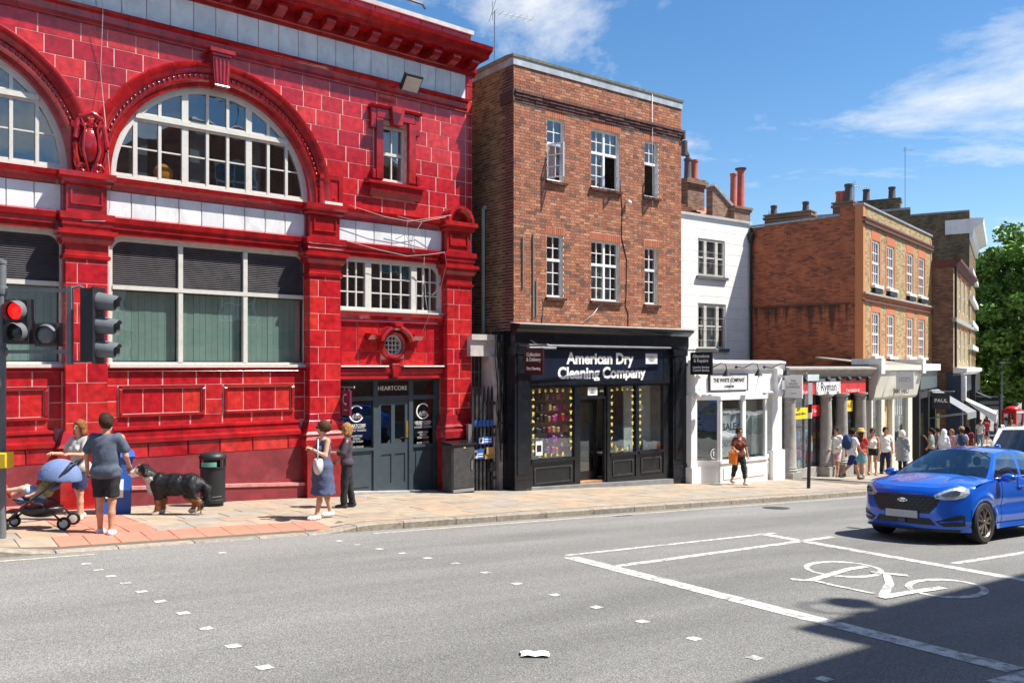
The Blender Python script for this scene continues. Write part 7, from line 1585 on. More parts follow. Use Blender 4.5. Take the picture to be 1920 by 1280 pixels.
def build_car(root):
    FA, RA, AR_, R_ = 1.23, -1.36, .385, .335
    zb = lambda x: pw([(1.7, .885), (1.3, .945), (.9, .985), (0, 1.0), (-1.2, 1.04), (-1.9, 1.06)], x)
    def zlow(x):
        z = .26
        for c in (FA, RA):
            if abs(x - c) < AR_: z = max(z, .3 + math.sqrt(AR_ ** 2 - (x - c) ** 2))
        return z
    def yside(x, z):
        t = (z - .26) / (zb(x) - .26); w = pw([(1.7, .84), (1.45, .88), (1.2, .9), (.4, .875), (-.9, .885), (-1.36, .905), (-1.8, .86), (-2.0, .78)], x)
        y = w - .05 * max(0, (t - .62) / .38) ** 1.6 - .045 * max(0, (.28 - t) / .28) ** 1.4
        y -= .028 * math.exp(-((t - .42) / .14) ** 2) * (1 if -1.0 < x < .85 else math.exp(-(max(x - .85, -1.0 - x) / .15) ** 2))
        for c in (FA, RA):
            r = math.hypot(x - c, z - .34); y += .022 * math.exp(-((r - AR_ - .03) / .05) ** 2)
        return y
    xs = sorted(set([round(1.62 - i * .045, 4) for i in range(80)] + [FA - AR_, FA + AR_ - .0005, RA - AR_, RA + AR_]), reverse=True); xs = [x for x in xs if x >= -1.95]; nv = 12
    for s in (1, -1):
        mb = MB()
        for x in xs:
            zl = zlow(x)
            for j in range(nv + 1): z = lerp(zl, zb(x), j / nv); mb.v.append((x, s * yside(x, z), z))
        for i in range(len(xs) - 1):
            for j in range(nv): q = (i * (nv + 1) + j, i * (nv + 1) + j + 1, (i + 1) * (nv + 1) + j + 1, (i + 1) * (nv + 1) + j); mb.f.append(q if s > 0 else q[::-1])
        ob('side_panel', mb, BLUE, root, smooth=50)
        for c in (FA, RA):   # dark arch lip and liner
            ln = MB(); n = 16
            for i in range(n + 1):
                t = math.pi * i / n; x, z = c + AR_ * math.cos(t), .3 + AR_ * math.sin(t)
                ln.v += [(x, s * (yside(max(min(x, 1.6), -1.9), z) + .004), z), (c + (AR_ - .02) * math.cos(t), s * (yside(max(min(x, 1.6), -1.9), z) - .005), .3 + (AR_ - .02) * math.sin(t)), (x, s * .5, z)]
            for i in range(n):
                for j in (0, 1): q = (i * 3 + j, i * 3 + j + 1, i * 3 + j + 4, i * 3 + j + 3); ln.f.append(q)
            ob('arch_liner', ln, PLB, root, smooth=40)
        sk = MB()
        for i in range(12):
            x0, x1 = lerp(FA - AR_, RA + AR_, i / 12), lerp(FA - AR_, RA + AR_, (i + 1) / 12)
            sk.add([(x0, s * (yside(x0, .3) + .02), .3), (x1, s * (yside(x1, .3) + .02), .3), (x1, s * (yside(x1, .3) + .025), .22), (x0, s * (yside(x0, .3) + .025), .22), (x1, s * .7, .16), (x0, s * .7, .16)], [(0, 1, 2, 3), (3, 2, 4, 5)])
        ob('sill', sk, BLUE, root, smooth=40)
    # nose
    def xf(y, z):
        a = abs(y); b0 = 2.1 - .2 * (a / .9) ** 2 - .28 * (a / .9) ** 6
        v = -.16 * max(0, (z - .74) / .14) ** 2 * .5 - .05 * max(0, (.34 - z) / .16) - .03 * max(0, (z - .5) / .3)
        return b0 + v
    ys = [-.88 + 1.76 * i / 44 for i in range(45)]; fb = lambda y: .055 * math.exp(-((abs(y) - .68) / .14) ** 2); zt = lambda y: .885 - .02 * (abs(y) / .88) ** 4 + fb(y)
    mb = MB(); nz = 14
    for y in ys:
        for j in range(nz + 1): z = lerp(.2, zt(y), j / nz); mb.v.append((xf(y, z), y * (1 if z > .34 else 1 - .02), z))
    for i in range(len(ys) - 1):
        for j in range(nz): mb.f.append((i * (nz + 1) + j, (i + 1) * (nz + 1) + j, (i + 1) * (nz + 1) + j + 1, i * (nz + 1) + j + 1))
    ob('front_bumper', mb, BLUE, root, smooth=60)
    # bonnet
    mb = MB(); ns2 = 16
    for y in ys:
        x0 = xf(y, zt(y)); yy = min(abs(y) / .88, 1); xb = .98 - .16 * yy ** 2
        for j in range(ns2 + 1):
            t = j / ns2; x = lerp(x0, xb, t); ze = zb(x); ctr = lerp(.885, 1.07, t ** .75); z = lerp(ctr, ze, yy ** 3) * min(1, t * 8) + (zt(y) - fb(y)) * (1 - min(1, t * 8)) + fb(y) * (1 - t) ** 1.5 + .018 * math.sin(math.pi * min(t * 1.2, 1)) * math.exp(-((abs(y) - .52) / .08) ** 2)
            mb.v.append((x, y * lerp(1, .965, t) if abs(y) > .8 else y, z))
    for i in range(len(ys) - 1):
        for j in range(ns2): mb.f.append((i * (ns2 + 1) + j, (i + 1) * (ns2 + 1) + j, (i + 1) * (ns2 + 1) + j + 1, i * (ns2 + 1) + j + 1))
    ob('bonnet', mb, BLUE, root, smooth=60)
    ob('scuttle', MB().box(.72, 1.0, -.78, .78, .93, 1.0), PLB, root)
    # greenhouse
    zr = lambda s: pw([(1, 1.41), (.7, 1.455), (.35, 1.46), (0, 1.4)], 1 - s) if False else lerp(1.405, 1.36, s ** 3) + .06 * math.sin(math.pi * min(s * 1.1, 1))
    def gh(s, v, sd):
        xb, xt = lerp(.93, -1.86, s), lerp(.12, -1.5, s); x = lerp(xb, xt, v); zbase = zb(xb); z = lerp(zbase, zr(s), v); y = lerp(.825, .56, v ** 1.25) - .05 * s ** 3; return (x, sd * y, z)
    NS, NV = 46, 10
    wins = [(.05, .4, .1, .9), (.435, .735, .12, .9), (.755, .85, .2, .82)]
    def isglass(s, v):
        for k_, (s0, s1, v0, v1) in enumerate(wins):
            ss0, ss1 = s0, s1
            if ss0 <= s <= ss1 and v0 <= v <= v1: return True
    for sd in (1, -1):
        bo, gl_ = MB(), MB(); vv = [gh(i / NS, j / NV, sd) for i in range(NS + 1) for j in range(NV + 1)]; bo.v = list(vv); gl_.v = list(vv)
        for i in range(NS):
            for j in range(NV):
                q = (i * (NV + 1) + j, i * (NV + 1) + j + 1, (i + 1) * (NV + 1) + j + 1, (i + 1) * (NV + 1) + j); q = q if sd > 0 else q[::-1]
                (gl_ if isglass((i + .5) / NS, (j + .5) / NV) else bo).f.append(q)
        ob('pillar_panel', bo, BLUE, root, smooth=50)
        for k_, (s0, s1, v0, v1) in enumerate(wins):
            g2 = MB(); g2.v = list(vv); g2.f = [q for q in gl_.f if s0 - .02 <= (q[0] // (NV + 1)) / NS <= s1]; used = sorted({i for q in g2.f for i in q}); mp_ = {u: n for n, u in enumerate(used)}
            g2.v = [vv[u] for u in used]; g2.f = [tuple(mp_[i] for i in q) for q in g2.f]; ob('side_window', g2, CGL, root, smooth=50)
        tr = MB().tube([tuple(Vector(gh(s0, .06, sd)) + Vector((0, sd * .012, 0))) for s0 in [.06 + .8 * i / 16 for i in range(17)]], .014, 5); ob('window_trim', tr, M('satin_trim', (.4, .4, .4), .3, metal=.8), root, smooth='all')
    rf = MB()
    for i in range(25):
        s = i / 24; L0 = Vector(gh(s, 1, 1)); R0 = Vector(gh(s, 1, -1))
        for j in range(13): t = j / 12; p = L0.lerp(R0, t); rf.v.append((p.x + .09 * math.sin(math.pi * t) * (1 - s), p.y, p.z + .055 * math.sin(math.pi * t) ** .8))
    rf.f = [(i * 13 + j, i * 13 + j + 1, (i + 1) * 13 + j + 1, (i + 1) * 13 + j) for i in range(24) for j in range(12)]; ob('roof', rf, BLUE, root, smooth=60)
    ws = MB(); NW = 33
    for j in range(9):
        v = j / 8; L0 = Vector(gh(0, v, 1)); R0 = Vector(gh(0, v, -1))
        for i in range(NW): t = i / (NW - 1); p = L0.lerp(R0, t); k_ = math.sin(math.pi * t); ws.v.append((p.x + lerp(.13, .09, v) * k_, p.y, p.z + lerp(.06, .055, v) * k_ ** .8))
    fs = [(j * NW + i, j * NW + i + 1, (j + 1) * NW + i + 1, (j + 1) * NW + i) for j in range(8) for i in range(NW - 1)]
    for nm, ok_, mt in (('windscreen', lambda c_: 0 < c_ < NW - 2, CGL), ('windscreen_pillar', lambda c_: c_ == 0, BLUE), ('windscreen_pillar', lambda c_: c_ == NW - 2, BLUE)):
        ff = [f for f in fs if ok_(f[0] % NW)]; us = sorted({i for q in ff for i in q}); m2 = {u: n for n, u in enumerate(us)}; b_ = MB(); b_.v = [ws.v[u] for u in us]; b_.f = [tuple(m2[i] for i in q) for q in ff]; ob(nm, b_, mt, root, smooth='all')
    rw = MB()
    for j in range(5):
        v = j / 4; L0 = Vector(gh(1, v, 1)); R0 = Vector(gh(1, v, -1))
        for i in range(9): t = i / 8; p = L0.lerp(R0, t); rw.v.append((p.x - .06 * math.sin(math.pi * t), p.y, p.z + .04 * v * math.sin(math.pi * t)))
    rw.f = [(j * 9 + i, (j + 1) * 9 + i, (j + 1) * 9 + i + 1, j * 9 + i + 1) for j in range(4) for i in range(8)]; ob('rear_window', rw, CGL, root, smooth='all')
    tl = MB()
    for x, w_, z in ((-1.9, .8, 1.07), (-2.0, .8, .95), (-2.06, .78, .6), (-2.04, .76, .3)): tl.v += [(x + .1, w_ + .03, z), (x, w_ * .7, z), (x - .03, 0, z), (x, -w_ * .7, z), (x + .1, -w_ - .03, z)]
    tl.f = [(i * 5 + j, i * 5 + j + 1, (i + 1) * 5 + j + 1, (i + 1) * 5 + j) for i in range(3) for j in range(4)]; ob('tailgate', tl, BLUE, root, smooth=40)
    ob('underbody', MB().box(-1.95, 1.75, -.72, .72, .2, .6), PLB, root); ob('cabin_floor', MB().box(-1.7, .8, -.74, .74, .6, .92), PLB, root)
    for x, y in ((.1, .36), (.1, -.36), (-.9, .36), (-.9, -.36)): ob('car_seat', MB().pil(y - .22, y + .22, 0, .1, .6, 1.15, .03).ball((y, .06, 1.25), .12, .05, .09), M('seat_cloth', (.05, .05, .055), .8), root); o_ = root.children[-1]; o_.rotation_euler = (0, 0, rad(90)); o_.location = (x, 0, 0); 
    ob('dashboard', MB().box(.55, .85, -.74, .74, .85, 1.0), PLB, root)
    # face: everything laid on the nose surface
    def fp(name, poly, off, mat, par=root):
        mb = MB(); y0 = min(p[0] for p in poly); y1 = max(p[0] for p in poly); n = max(1, int((y1 - y0) / .05))
        for i in range(n):
            a0 = lerp(y0, y1, i / n); a1 = lerp(y0, y1, (i + 1) / n); c = clip(clip(list(poly), 1, 0, -a0), -1, 0, a1)
            if len(c) > 2:
                z0 = min(p[1] for p in c); z1 = max(p[1] for p in c); m_ = max(1, int((z1 - z0) / .06))
                for j in range(m_):
                    b0, b1 = lerp(z0, z1, j / m_), lerp(z0, z1, (j + 1) / m_); d = clip(clip(c, 0, 1, -b0), 0, -1, b1)
                    if len(d) > 2: mb.add([(xf(y, z) + off, y, z) for y, z in d], [tuple(range(len(d)))])
        return ob(name, mb, mat, par)
    gr_ = fp('grille', [(-.57, .735), (-.3, .765), (.3, .765), (.57, .735), (.52, .61), (.41, .475), (-.41, .475), (-.52, .61)], .006, PLB)
    mesh_m = M('grille_mesh', (.05, .05, .055), .35, metal=.5)
    gm = MB()
    for r in range(6):
        for c in range(13):
            y = -.48 + c * .08 + (.04 if r % 2 else 0); z = .505 + r * .048
            if abs(y) < .54 - max(0, (.6 - z)) * .9: gm.obox((xf(y, z) + .008, y, z), (0, 1, .35), (1, 0, 0), (0, -.35, 1), .026, .004, .007)
    ob('grille_mesh', gm, mesh_m, gr_, kind='stuff')
    ob('number_plate', MB().obox((xf(.0, .46) + .03, 0, .455), (0, 1, 0), (1, 0, 0), (0, 0, 1), .26, .012, .057), M('plate_grey', (.5, .49, .47), .6, var=.03), root)
    bd = ob('badge', MB().lathe([(.001, .016), (.075, .014), (.085, .008), (.085, 0)][::-1], (0, 0, 0), 24, 'x', 1, .42), CHR, root, smooth=40); bd.location = (xf(0, .67) + .004, 0, .67)
    cu = bpy.data.curves.new('badge_lettering', 'FONT'); cu.body = 'Ford'; cu.size = .065; cu.align_x = 'CENTER'; cu.align_y = 'CENTER'; cu.shear = .3; cu.extrude = .001; t0 = bpy.data.objects.new('t', cu); COL.objects.link(t0); me = bpy.data.meshes.new_from_object(t0.evaluated_get(bpy.context.evaluated_depsgraph_get())); bpy.data.objects.remove(t0)
    tm_ = MB(); tm_.v = [(v.co.z + xf(0, .67) + .022, v.co.x, v.co.y + .67) for v in me.vertices]; tm_.f = [tuple(p.vertices) for p in me.polygons]; ob('badge_lettering', tm_, BLACKM, root)
    fp('lower_intake', [(-.42, .405), (.42, .405), (.5, .3), (-.5, .3)], .008, PLB); fp('splitter', [(-.8, .235), (.8, .235), (.76, .2), (-.76, .2)], .012, PLB)
    ob('radar_panel', MB().obox((xf(0, .35) + .02, 0, .35), (0, 1, 0), (1, 0, 0), (0, 0, 1), .06, .01, .035), M('radar_blue', (.02, .03, .12), .3), root)
    for s in (1, -1):
        fp('side_intake', [(s * y, z) for y, z in ((.5, .36), (.6, .4), (.8, .475), (.83, .46), (.83, .3), (.6, .285))], .007, PLB); fp('intake_blade', [(s * y, z) for y, z in ((.56, .365), (.82, .4), (.82, .37), (.56, .345))], .02, BLUE)
        hl = [(.47, .765), (.5, .72), (.6, .7), (.74, .71), (.83, .75), (.86, .81), (.84, .88), (.76, .905), (.66, .88), (.55, .82)]
        h0 = fp('headlight', [(s * y, z) for y, z in hl], .008, M('headlight_chrome', (.75, .77, .8), .25, metal=.5)); c = (.69, .8)
        fp('lamp_core', [(s * lerp(c[0], y, .55), lerp(c[1], z, .52)) for y, z in hl], .014, M('lamp_dark', (.06, .075, .1), .1), h0)
        fp('lamp_lens', [(s * lerp(c[0], y, 1.02), lerp(c[1], z, 1.03)) for y, z in hl], .022, glass('lamp_glass', (.9, .93, .95), 2, .05), h0)
        ob('door_mirror', MB().ball((.62, s * 1.0, 1.03), .09, .12, .075, 12, 8).tube([(.6, s * .83, .98), (.62, s * .93, 1.0)], .03, 6), BLUE, root, smooth='all')
        for x0 in (.6, -.36): 
            dl_ = MB().tube([(x0 - .1 * t * t, s * (yside(x0, lerp(.32, zb(x0), t)) + .001), lerp(.32, zb(x0), t)) for t in [i / 10 for i in range(11)]], .004, 4); ob('door_gap', dl_, BLACKM, root)
        for x0 in (-.1, -1.12): ob('door_handle', MB().tube([(x0 + .1, s * (yside(x0, .86) + .006), .865), (x0 + .06, s * (yside(x0, .86) + .03), .87), (x0 - .06, s * (yside(x0, .86) + .03), .875), (x0 - .1, s * (yside(x0, .86) + .006), .87)], .014, 6), BLUE, root, smooth='all')
        for i_, c in enumerate((FA, RA)):
            wy = s * .79; tw = ob('wheel', MB().lathe([(.22, -.11), (.3, -.112), (.33, -.09), (R_, -.05), (R_, .05), (.33, .09), (.3, .112), (.235, .105), (.225, .06), (.225, -.1)], (c, wy, R_), 36, 'y'), TYRE, root, smooth=35)
            rm = MB().lathe([(.235, .09), (.228, .1), (.215, .085), (.215, .02)], (c, wy, R_), 30, 'y')
            if s < 0: rm.v = [(x, 2 * wy - y, z) for x, y, z in rm.v]; rm.f = [f[::-1] for f in rm.f]
            rm.f = rm.f[:-2]; ob('rim', rm, RIM, tw, smooth=40); ob('brake_disc', MB().lathe([(.01, -.02), (.2, -.02), (.2, .02), (.01, .02)], (c, wy, R_), 20, 'y'), PLB, tw)
            for k_ in range(5):
                t = rad(90 + 72 * k_ + 11); rdir = Vector((math.cos(t), 0, math.sin(t))); tdir = Vector((-math.sin(t), 0, math.cos(t))); ctr = Vector((c, wy + s * .07, R_))
                for dd_ in (-1, 1):
                    p0 = ctr + rdir * .03 + Vector((0, s * .012, 0)); p1 = ctr + rdir * .225 + tdir * dd_ * .055; ax = (p1 - p0); ob('spoke', MB().obox((p0 + p1) / 2, ax, (0, s, 0), ax.cross(Vector((0, s, 0))), ax.length / 2, .014, .017), RIM, tw)
            ob('hub_cap', MB().ball((c, wy + s * .085, R_), .045, .02, .045, 12, 6), RIM, tw, smooth='all')
    for y0 in (.1, -.55): ob('wiper', MB().tube([(.99, y0, 1.03), (.97, y0 + .3, 1.06), (.93, y0 + .55, 1.075)], .009, 5), BLACKM, root)
    ob('shark_fin', MB().ball((-1.35, 0, 1.5), .1, .02, .05, 8, 5), BLUE, root, smooth='all')
CAR = thing('parked_car', 'bright blue compact crossover with black grille and bronze wheels, driving up the road', 'car'); CAR.name = 'blue_car'
build_car(CAR); CAR.matrix_world = ground_matrix(7.96, 15.03, KA + math.pi)
VN = thing('white_van', 'white van with large windscreen coming up behind the blue car', 'van')
VW = M('white_van_paint', (.78, .79, .8), .3, coat=.5, var=.03)
def van(root):
    pr = [(2.2, .35), (2.22, .7), (2.1, .95), (1.45, 1.12), (.75, 1.82), (.2, 1.92), (-2.1, 1.9), (-2.25, 1.7), (-2.3, .4)]
    w_ = lambda z: .93 - .13 * max(0, (z - 1.05) / .87) ** 1.3
    for s in (1, -1):
        side = MB(); n = len(pr)
        top = [(x, s * w_(z), z) for x, z in pr]; bot = [(x, s * .92, .3) for x, z in pr]; mid = [(x, s * w_(min(z, 1.1)), min(z, 1.1)) for x, z in pr]
        side.v = bot + mid + top
        for i in range(n - 1):
            for a in (0, n): q = (a + i, a + i + 1, a + n + i + 1, a + n + i); side.f.append(q if s < 0 else q[::-1])
        ob('body_side', side, VW, root, smooth=25)
        ob('side_window', MB().add([(1.25, s * (w_(1.14) + .004), 1.14), (.1, s * (w_(1.14) + .004), 1.14), (.1, s * (w_(1.75) + .004), 1.75), (.72, s * (w_(1.75) + .004), 1.75)], [(0, 1, 2, 3) if s > 0 else (3, 2, 1, 0)]), CGL, root)
        for c in (1.4, -1.35): wl = ob('wheel', MB().lathe([(.2, -.1), (.3, -.1), (.33, -.05), (.33, .05), (.3, .1), (.2, .1), (.01, .08)], (c, s * .82, .33), 24, 'y'), TYRE, root, smooth=35)
        ob('door_mirror', MB().ball((1.1, s * 1.07, 1.2), .06, .1, .14, 10, 6), PLB, root, smooth='all'); ob('headlight', MB().ball((2.08, s * .68, .85), .1, .17, .1, 10, 6), M('headlight_chrome', (.55, .57, .6)), root, smooth='all')
    def strip(name, a, b_, mat):
        mb = MB()
        for x, z in (pr[a], pr[b_]):
            for j in range(9): t = -1 + j / 4; mb.v.append((x + .06 * (1 - t * t) * (1 if x > 0 else -1), t * w_(z), z + .02 * (1 - t * t)))
        mb.f = [(j, j + 1, 9 + j + 1, 9 + j) for j in range(8)]; ob(name, mb, mat, root, smooth='all')
    for i, (nm, mt) in enumerate((('bumper', VW), ('nose', VW), ('bonnet', VW), ('windscreen', CGL), ('roof_front', VW), ('roof', VW), ('rear_top', VW), ('rear_doors', VW))): strip(nm, i, i + 1, mt)
    for s in (1, -1): ob('windscreen_pillar', MB().tube([(1.47, s * (w_(1.12) - .02), 1.12), (.77, s * (w_(1.82) - .02), 1.84)], .05, 8), VW, root, smooth='all')
    ob('grille', MB().box(2.2, 2.3, -.5, .5, .55, .68), PLB, root); ob('dashboard', MB().box(.9, 1.4, -.8, .8, .9, 1.1), PLB, root); ob('bulkhead', MB().box(-.3, -.2, -.88, .88, .4, 1.85), DARKIN, root)
    for y in (.4, -.4): ob('car_seat', MB().box(.1, .25, y - .22, y + .22, .7, 1.5), M('seat_cloth', (.05, .05, .055)), root)
    ob('underbody', MB().box(-2.2, 2.1, -.85, .85, .22, .5), PLB, root)
van(VN); VN.matrix_world = ground_matrix(16.2, 26.3, rad(222))

# ============================================================ traffic signals
TL = thing('traffic_signal', 'traffic signal pole with lit red light and side facing black signal head', 'traffic light', (-7.16, 12.0, gz(-7.16, 12, .12)), 0); ZB[TL.name] = TL.location.z
GP_ = M('signal_grey', (.13, .14, .15), .5, var=.15); SBK = M('signal_black', (.014, .015, .017), .5)
def tl(name, mb, mat, par=TL, sm_=40): return ob(name, mb, mat, par, smooth=sm_)
zg = TL.location.z
tl('pole', MB().tube([(.0, 0, zg), (.0, 0, 1.45)], .062, 14), GP_); tl('pole_cap', MB().lathe([(.07, 1.43), (.07, 1.48), (.01, 1.5)], (0, 0, 0), 14), GP_)
for z in (1.06, .2): tl('bracket_arm', MB().box(0, .98, -.03, .03, z - .025, z + .025), GP_, sm_=False)
tl('bracket_upright', MB().box(.93, 1.0, -.035, .035, .02, 1.12), GP_, sm_=False); tl('pole_clamp', MB().lathe([(.075, 1.0), (.08, 1.02), (.08, 1.1), (.075, 1.12)], (0, 0, 0), 12), GP_); tl('pole_clamp', MB().lathe([(.075, .14), (.08, .16), (.08, .24), (.075, .26)], (0, 0, 0), 12), GP_)
def aspect(x, z, lens, par, out=.16, r=.145):
    h = tl('signal_box', MB().pil(x - .17, x + .17, -.08, .06, z - .165, z + .165, .02), SBK, par, False)
    v = MB(); k_ = 20
    for i in range(k_ + 1):
        t = rad(-50 + 280 * i / k_); d = out * (1 if 40 < -50 + 280 * i / k_ < 140 else .75); v.v += [(x + r * math.cos(t), -.08, z + r * math.sin(t)), (x + r * math.cos(t) * .97, -.08 - d, z + r * math.sin(t) * .97 - .02)]
    v.f = [(2 * i, 2 * i + 1, 2 * i + 3, 2 * i + 2) for i in range(k_)]; tl('visor', v, GP_, h, 60)
    tl('lens', MB().ball((x, -.08, z), r * .86, .03, r * .86, 18, 8), lens, h, 'all'); return h
REDL = M('red_lens_lit', (.6, .01, .01), .2, emit=((1, .012, .01), .5)); DKL = M('dark_lens_glass', (.02, .022, .024), .15); PGL = M('pixel_lens', (.12, .12, .12), .3, var=.5, ns=60)
aspect(.26, .77, REDL, TL); aspect(.27, .47, DKL, TL); aspect(.67, .44, PGL, TL, .06)
SH = tl('side_signal_head', MB().box(1.19, 1.36, -.17, .17, .06, 1.08), SBK, sm_=False); tl('backing_board', MB().box(1.36, 1.375, -.19, .19, .03, 1.1), SBK, SH, False)
for i in range(3):
    z = .9 - .33 * i; v = MB(); k_ = 18
    for j in range(k_ + 1):
        t = rad(-60 + 300 * j / k_); v.v += [(1.37, .135 * math.cos(t), z + .135 * math.sin(t)), (1.37 + (.29 if 30 < -60 + 300 * j / k_ < 150 else .25), .105 * math.cos(t), z - .035 + .11 * math.sin(t))]
    v.f = [(2 * j, 2 * j + 1, 2 * j + 3, 2 * j + 2) for j in range(k_)]; tl('visor', v, GP_, SH, 60); tl('lens', MB().lathe([(.115, .0), (.11, .02), (.01, .03)], (1.37, 0, z), 16, 'x'), DKL, SH)
tl('head_bracket', MB().tube([(.97, 0, 1.08), (1.1, 0, 1.12), (1.2, 0, 1.06)], .02, 6).tube([(.97, 0, .06), (1.2, 0, .06)], .02, 6), GP_)
tl('push_button_box', MB().pil(-.02, .14, -.12, .06, -1.42, -1.2, .02), M('signal_yellow', (.75, .5, .02), .4), sm_=False)
# ============================================================ bins, poles, boards
bp_ = onpav(399, 948); BIN = thing('litter_bin', 'black domed litter bin with green label against the maroon plinth', 'bin', bp_, 0)
ob('body', MB().lathe([(.2, 0), (.2, .06), (.25, .08), (.25, .14), (.235, .15), (.235, .74), (.25, .75), (.25, .78)], (0, 0, 0), 20), SBK, BIN, smooth=35); ob('hood', MB().lathe([(.245, .92), (.26, .94), (.26, .98), (.22, 1.03), (.12, 1.06), (.01, 1.065)], (0, 0, 0), 20), SBK, BIN, smooth=50)
for t in (30, 150, 210, 330): ob('hood_post', MB().box(-.03, .03, -.02, .02, .74, .95), SBK, BIN); BIN.children[-1].location = (.225 * math.cos(rad(t)), .225 * math.sin(rad(t)), 0); BIN.children[-1].rotation_euler = (0, 0, rad(t + 90))
ob('inner_liner', MB().lathe([(.18, .6), (.18, .93)], (0, 0, 0), 14), BLACKM, BIN); ob('label_band', MB().arc([(.252, .79), (.258, .79), (.258, .87), (.252, .87)], 0, 0, 0, .1, 1), M('label_green', (.15, .4, .3), .5), BIN) if False else ob('label_band', MB().add([(.262 * math.sin(rad(t)), -.262 * math.cos(rad(t)), z) for t in range(-35, 36, 10) for z in (.79, .88)], [(2 * i, 2 * i + 2, 2 * i + 3, 2 * i + 1) for i in range(7)]), M('label_green', (.15, .4, .3), .5), BIN)
ob('body_rib', MB().add([(.25 * math.sin(rad(t)), -.25 * math.cos(rad(t)), z) for t in range(-60, 61, 10) for z in (.2, .22)], [(2 * i, 2 * i + 2, 2 * i + 3, 2 * i + 1) for i in range(12)]), GP_, BIN)
bb = onpav(212, 961); RBN = thing('blue_bin', 'tall royal blue recycling box behind man in slate t-shirt', 'bin', bb, rad(30))
RBL = M('recycling_blue', (.01, .1, .42), .45, var=.08); ob('body', MB().add([(-.27, -.22, 0), (.27, -.22, 0), (.27, .22, 0), (-.27, .22, 0), (-.3, -.25, .98), (.3, -.25, .98), (.3, .25, .98), (-.3, .25, .98)], [(0, 1, 5, 4), (1, 2, 6, 5), (2, 3, 7, 6), (3, 0, 4, 7), (4, 5, 6, 7)]), RBL, RBN); ob('lid', MB().prof([(-.28, .98), (.28, .98), (.3, 1.02), (.1, 1.1), (-.28, 1.1)], -.33, .33), RBL, RBN); ob('white_panel', MB().poly([(-.14, .3), (.14, .3), (.15, .62), (-.15, .62)], -.252, -.235), OFFW, RBN)
sp1 = gp(1516, 915, .12); SP = thing('sign_pole', 'slim black street pole with parking plates beside the stationery shop', 'sign pole', sp1, rad(37))
ob('pole', MB().tube([(0, 0, 0), (.1, 0, 3.1)], .05, 10), SBK, SP, smooth=40); ob('street_plate', MB().box(-.14, .4, -.07, -.05, 3.0, 3.18), M('pale_blue_plate', (.55, .66, .68), .5), SP); ob('parking_plate', MB().box(-.1, .1, -.06, -.045, 2.35, 2.95), M('grey_plate', (.35, .36, .36), .5), SP); ob('pole_band', MB().lathe([(.056, 1.95), (.058, 1.96), (.058, 2.1), (.056, 2.11)], (.062, 0, 0), 10), OFFW, SP)
for px_, py_, lab, col, hh in ((1508, 890, 'white and pink newspaper display rack beside the sign pole', (.72, .55, .56), .85), (1556, 892, 'black framed pavement board with white poster by stone column', (.7, .68, .62), .95)):
    q = gp(px_, py_, .12); A = thing('pavement_board', lab, 'sign', q, rad(40)); ob('board', MB().obox((0, .1, hh / 2), (1, 0, 0), (0, 1, .25), (0, -.25, 1), .3, .02, hh / 2), M('board_%d' % px_, col, .6, var=.15), A); ob('frame', MB().tube([(-.31, .22, 0), (-.31, -.02, hh + .02), (.31, -.02, hh + .02), (.31, .22, 0)], .022, 6), SBK, A); ob('back_leg', MB().tube([(-.31, .5, 0), (-.31, .02, hh)], .015, 5), SBK, A); ob('back_leg', MB().tube([(.31, .5, 0), (.31, .02, hh)], .015, 5), SBK, A)
    for i in range(4): ob('print_block', MB().obox((0, .03 - .02 - .25 * (hh * (.25 + .17 * i) - hh / 2) + .035, hh * (.25 + .17 * i)), (1, 0, 0), (0, 1, .25), (0, -.25, 1), .22, .004, .035), M('ink_%d' % i, [(.5, .03, .05), (.05, .05, .06), (.6, .2, .25), (.1, .3, .5)][i], .6), A)
    if hh > .9: ob('oval_topper', MB().lathe([(.3, -.01), (.3, .01)], (0, -.03, hh + .16), 20, 'y', .55, 1), M('yellow_board', (.8, .6, .02)), A)
# floodlight and loose cables on the red facade
FL = ob('floodlight', MB().obox((-2.05, -.62, 6.66), (1, 0, 0), (0, .62, -.78), (0, .78, .62), .24, .2, .05).tube([(-2.05, -.1, 6.72), (-2.05, -.5, 6.72)], .03, 6), SBK, RB); ob('lamp_face', MB().obox((-2.05, -.65, 6.61), (1, 0, 0), (0, .62, -.78), (0, .78, .62), .21, .17, .008), M('lamp_face', (.5, .45, .38), .4), FL)
for pts in ([(-3.5, -.27, 3.66), (-2.6, -.28, 3.5), (-1.9, -.28, 3.46), (-1.3, -.28, 3.6), (-.75, -.42, 3.72)], [(-2.2, -.28, 3.55), (-1.6, -.28, 3.48), (-.9, -.4, 3.66)], [(-3.6, -.2, 2.86), (-2.7, -.21, 2.72), (-1.9, -.21, 2.64), (-1.3, -.21, 2.72), (-.9, -.35, 2.8), (-.85, -.36, 2.5), (-.9, -.2, 2.0), (-1.1, -.12, 1.75), (-1.25, -.12, 1.8)],
            [(-1.9, -.25, 3.5), (-1.85, -.05, 3.2), (-1.7, -.2, 2.75)], [(-1.5, -.25, 3.5), (-1.6, -.05, 3.2), (-1.68, -.2, 2.75)], [(-1.4, -.2, 2.7), (-1.35, -.1, 2.4), (-1.3, -.12, 1.6), (-1.25, -.16, 1.2), (-1.35, -.05, .85)], [(-8.75, -.1, 8.0), (-8.7, -.2, 6.7), (-8.7, -.03, 5.6), (-8.68, -.3, 4.6), (-8.6, -.3, 3.6), (-8.58, -.2, 3.0), (-8.7, -.35, 2.72), (-9.1, -.4, 2.68)]): wire('loose_cable', pts, .006, M('grey_cable', (.42, .4, .38), .6), RB)
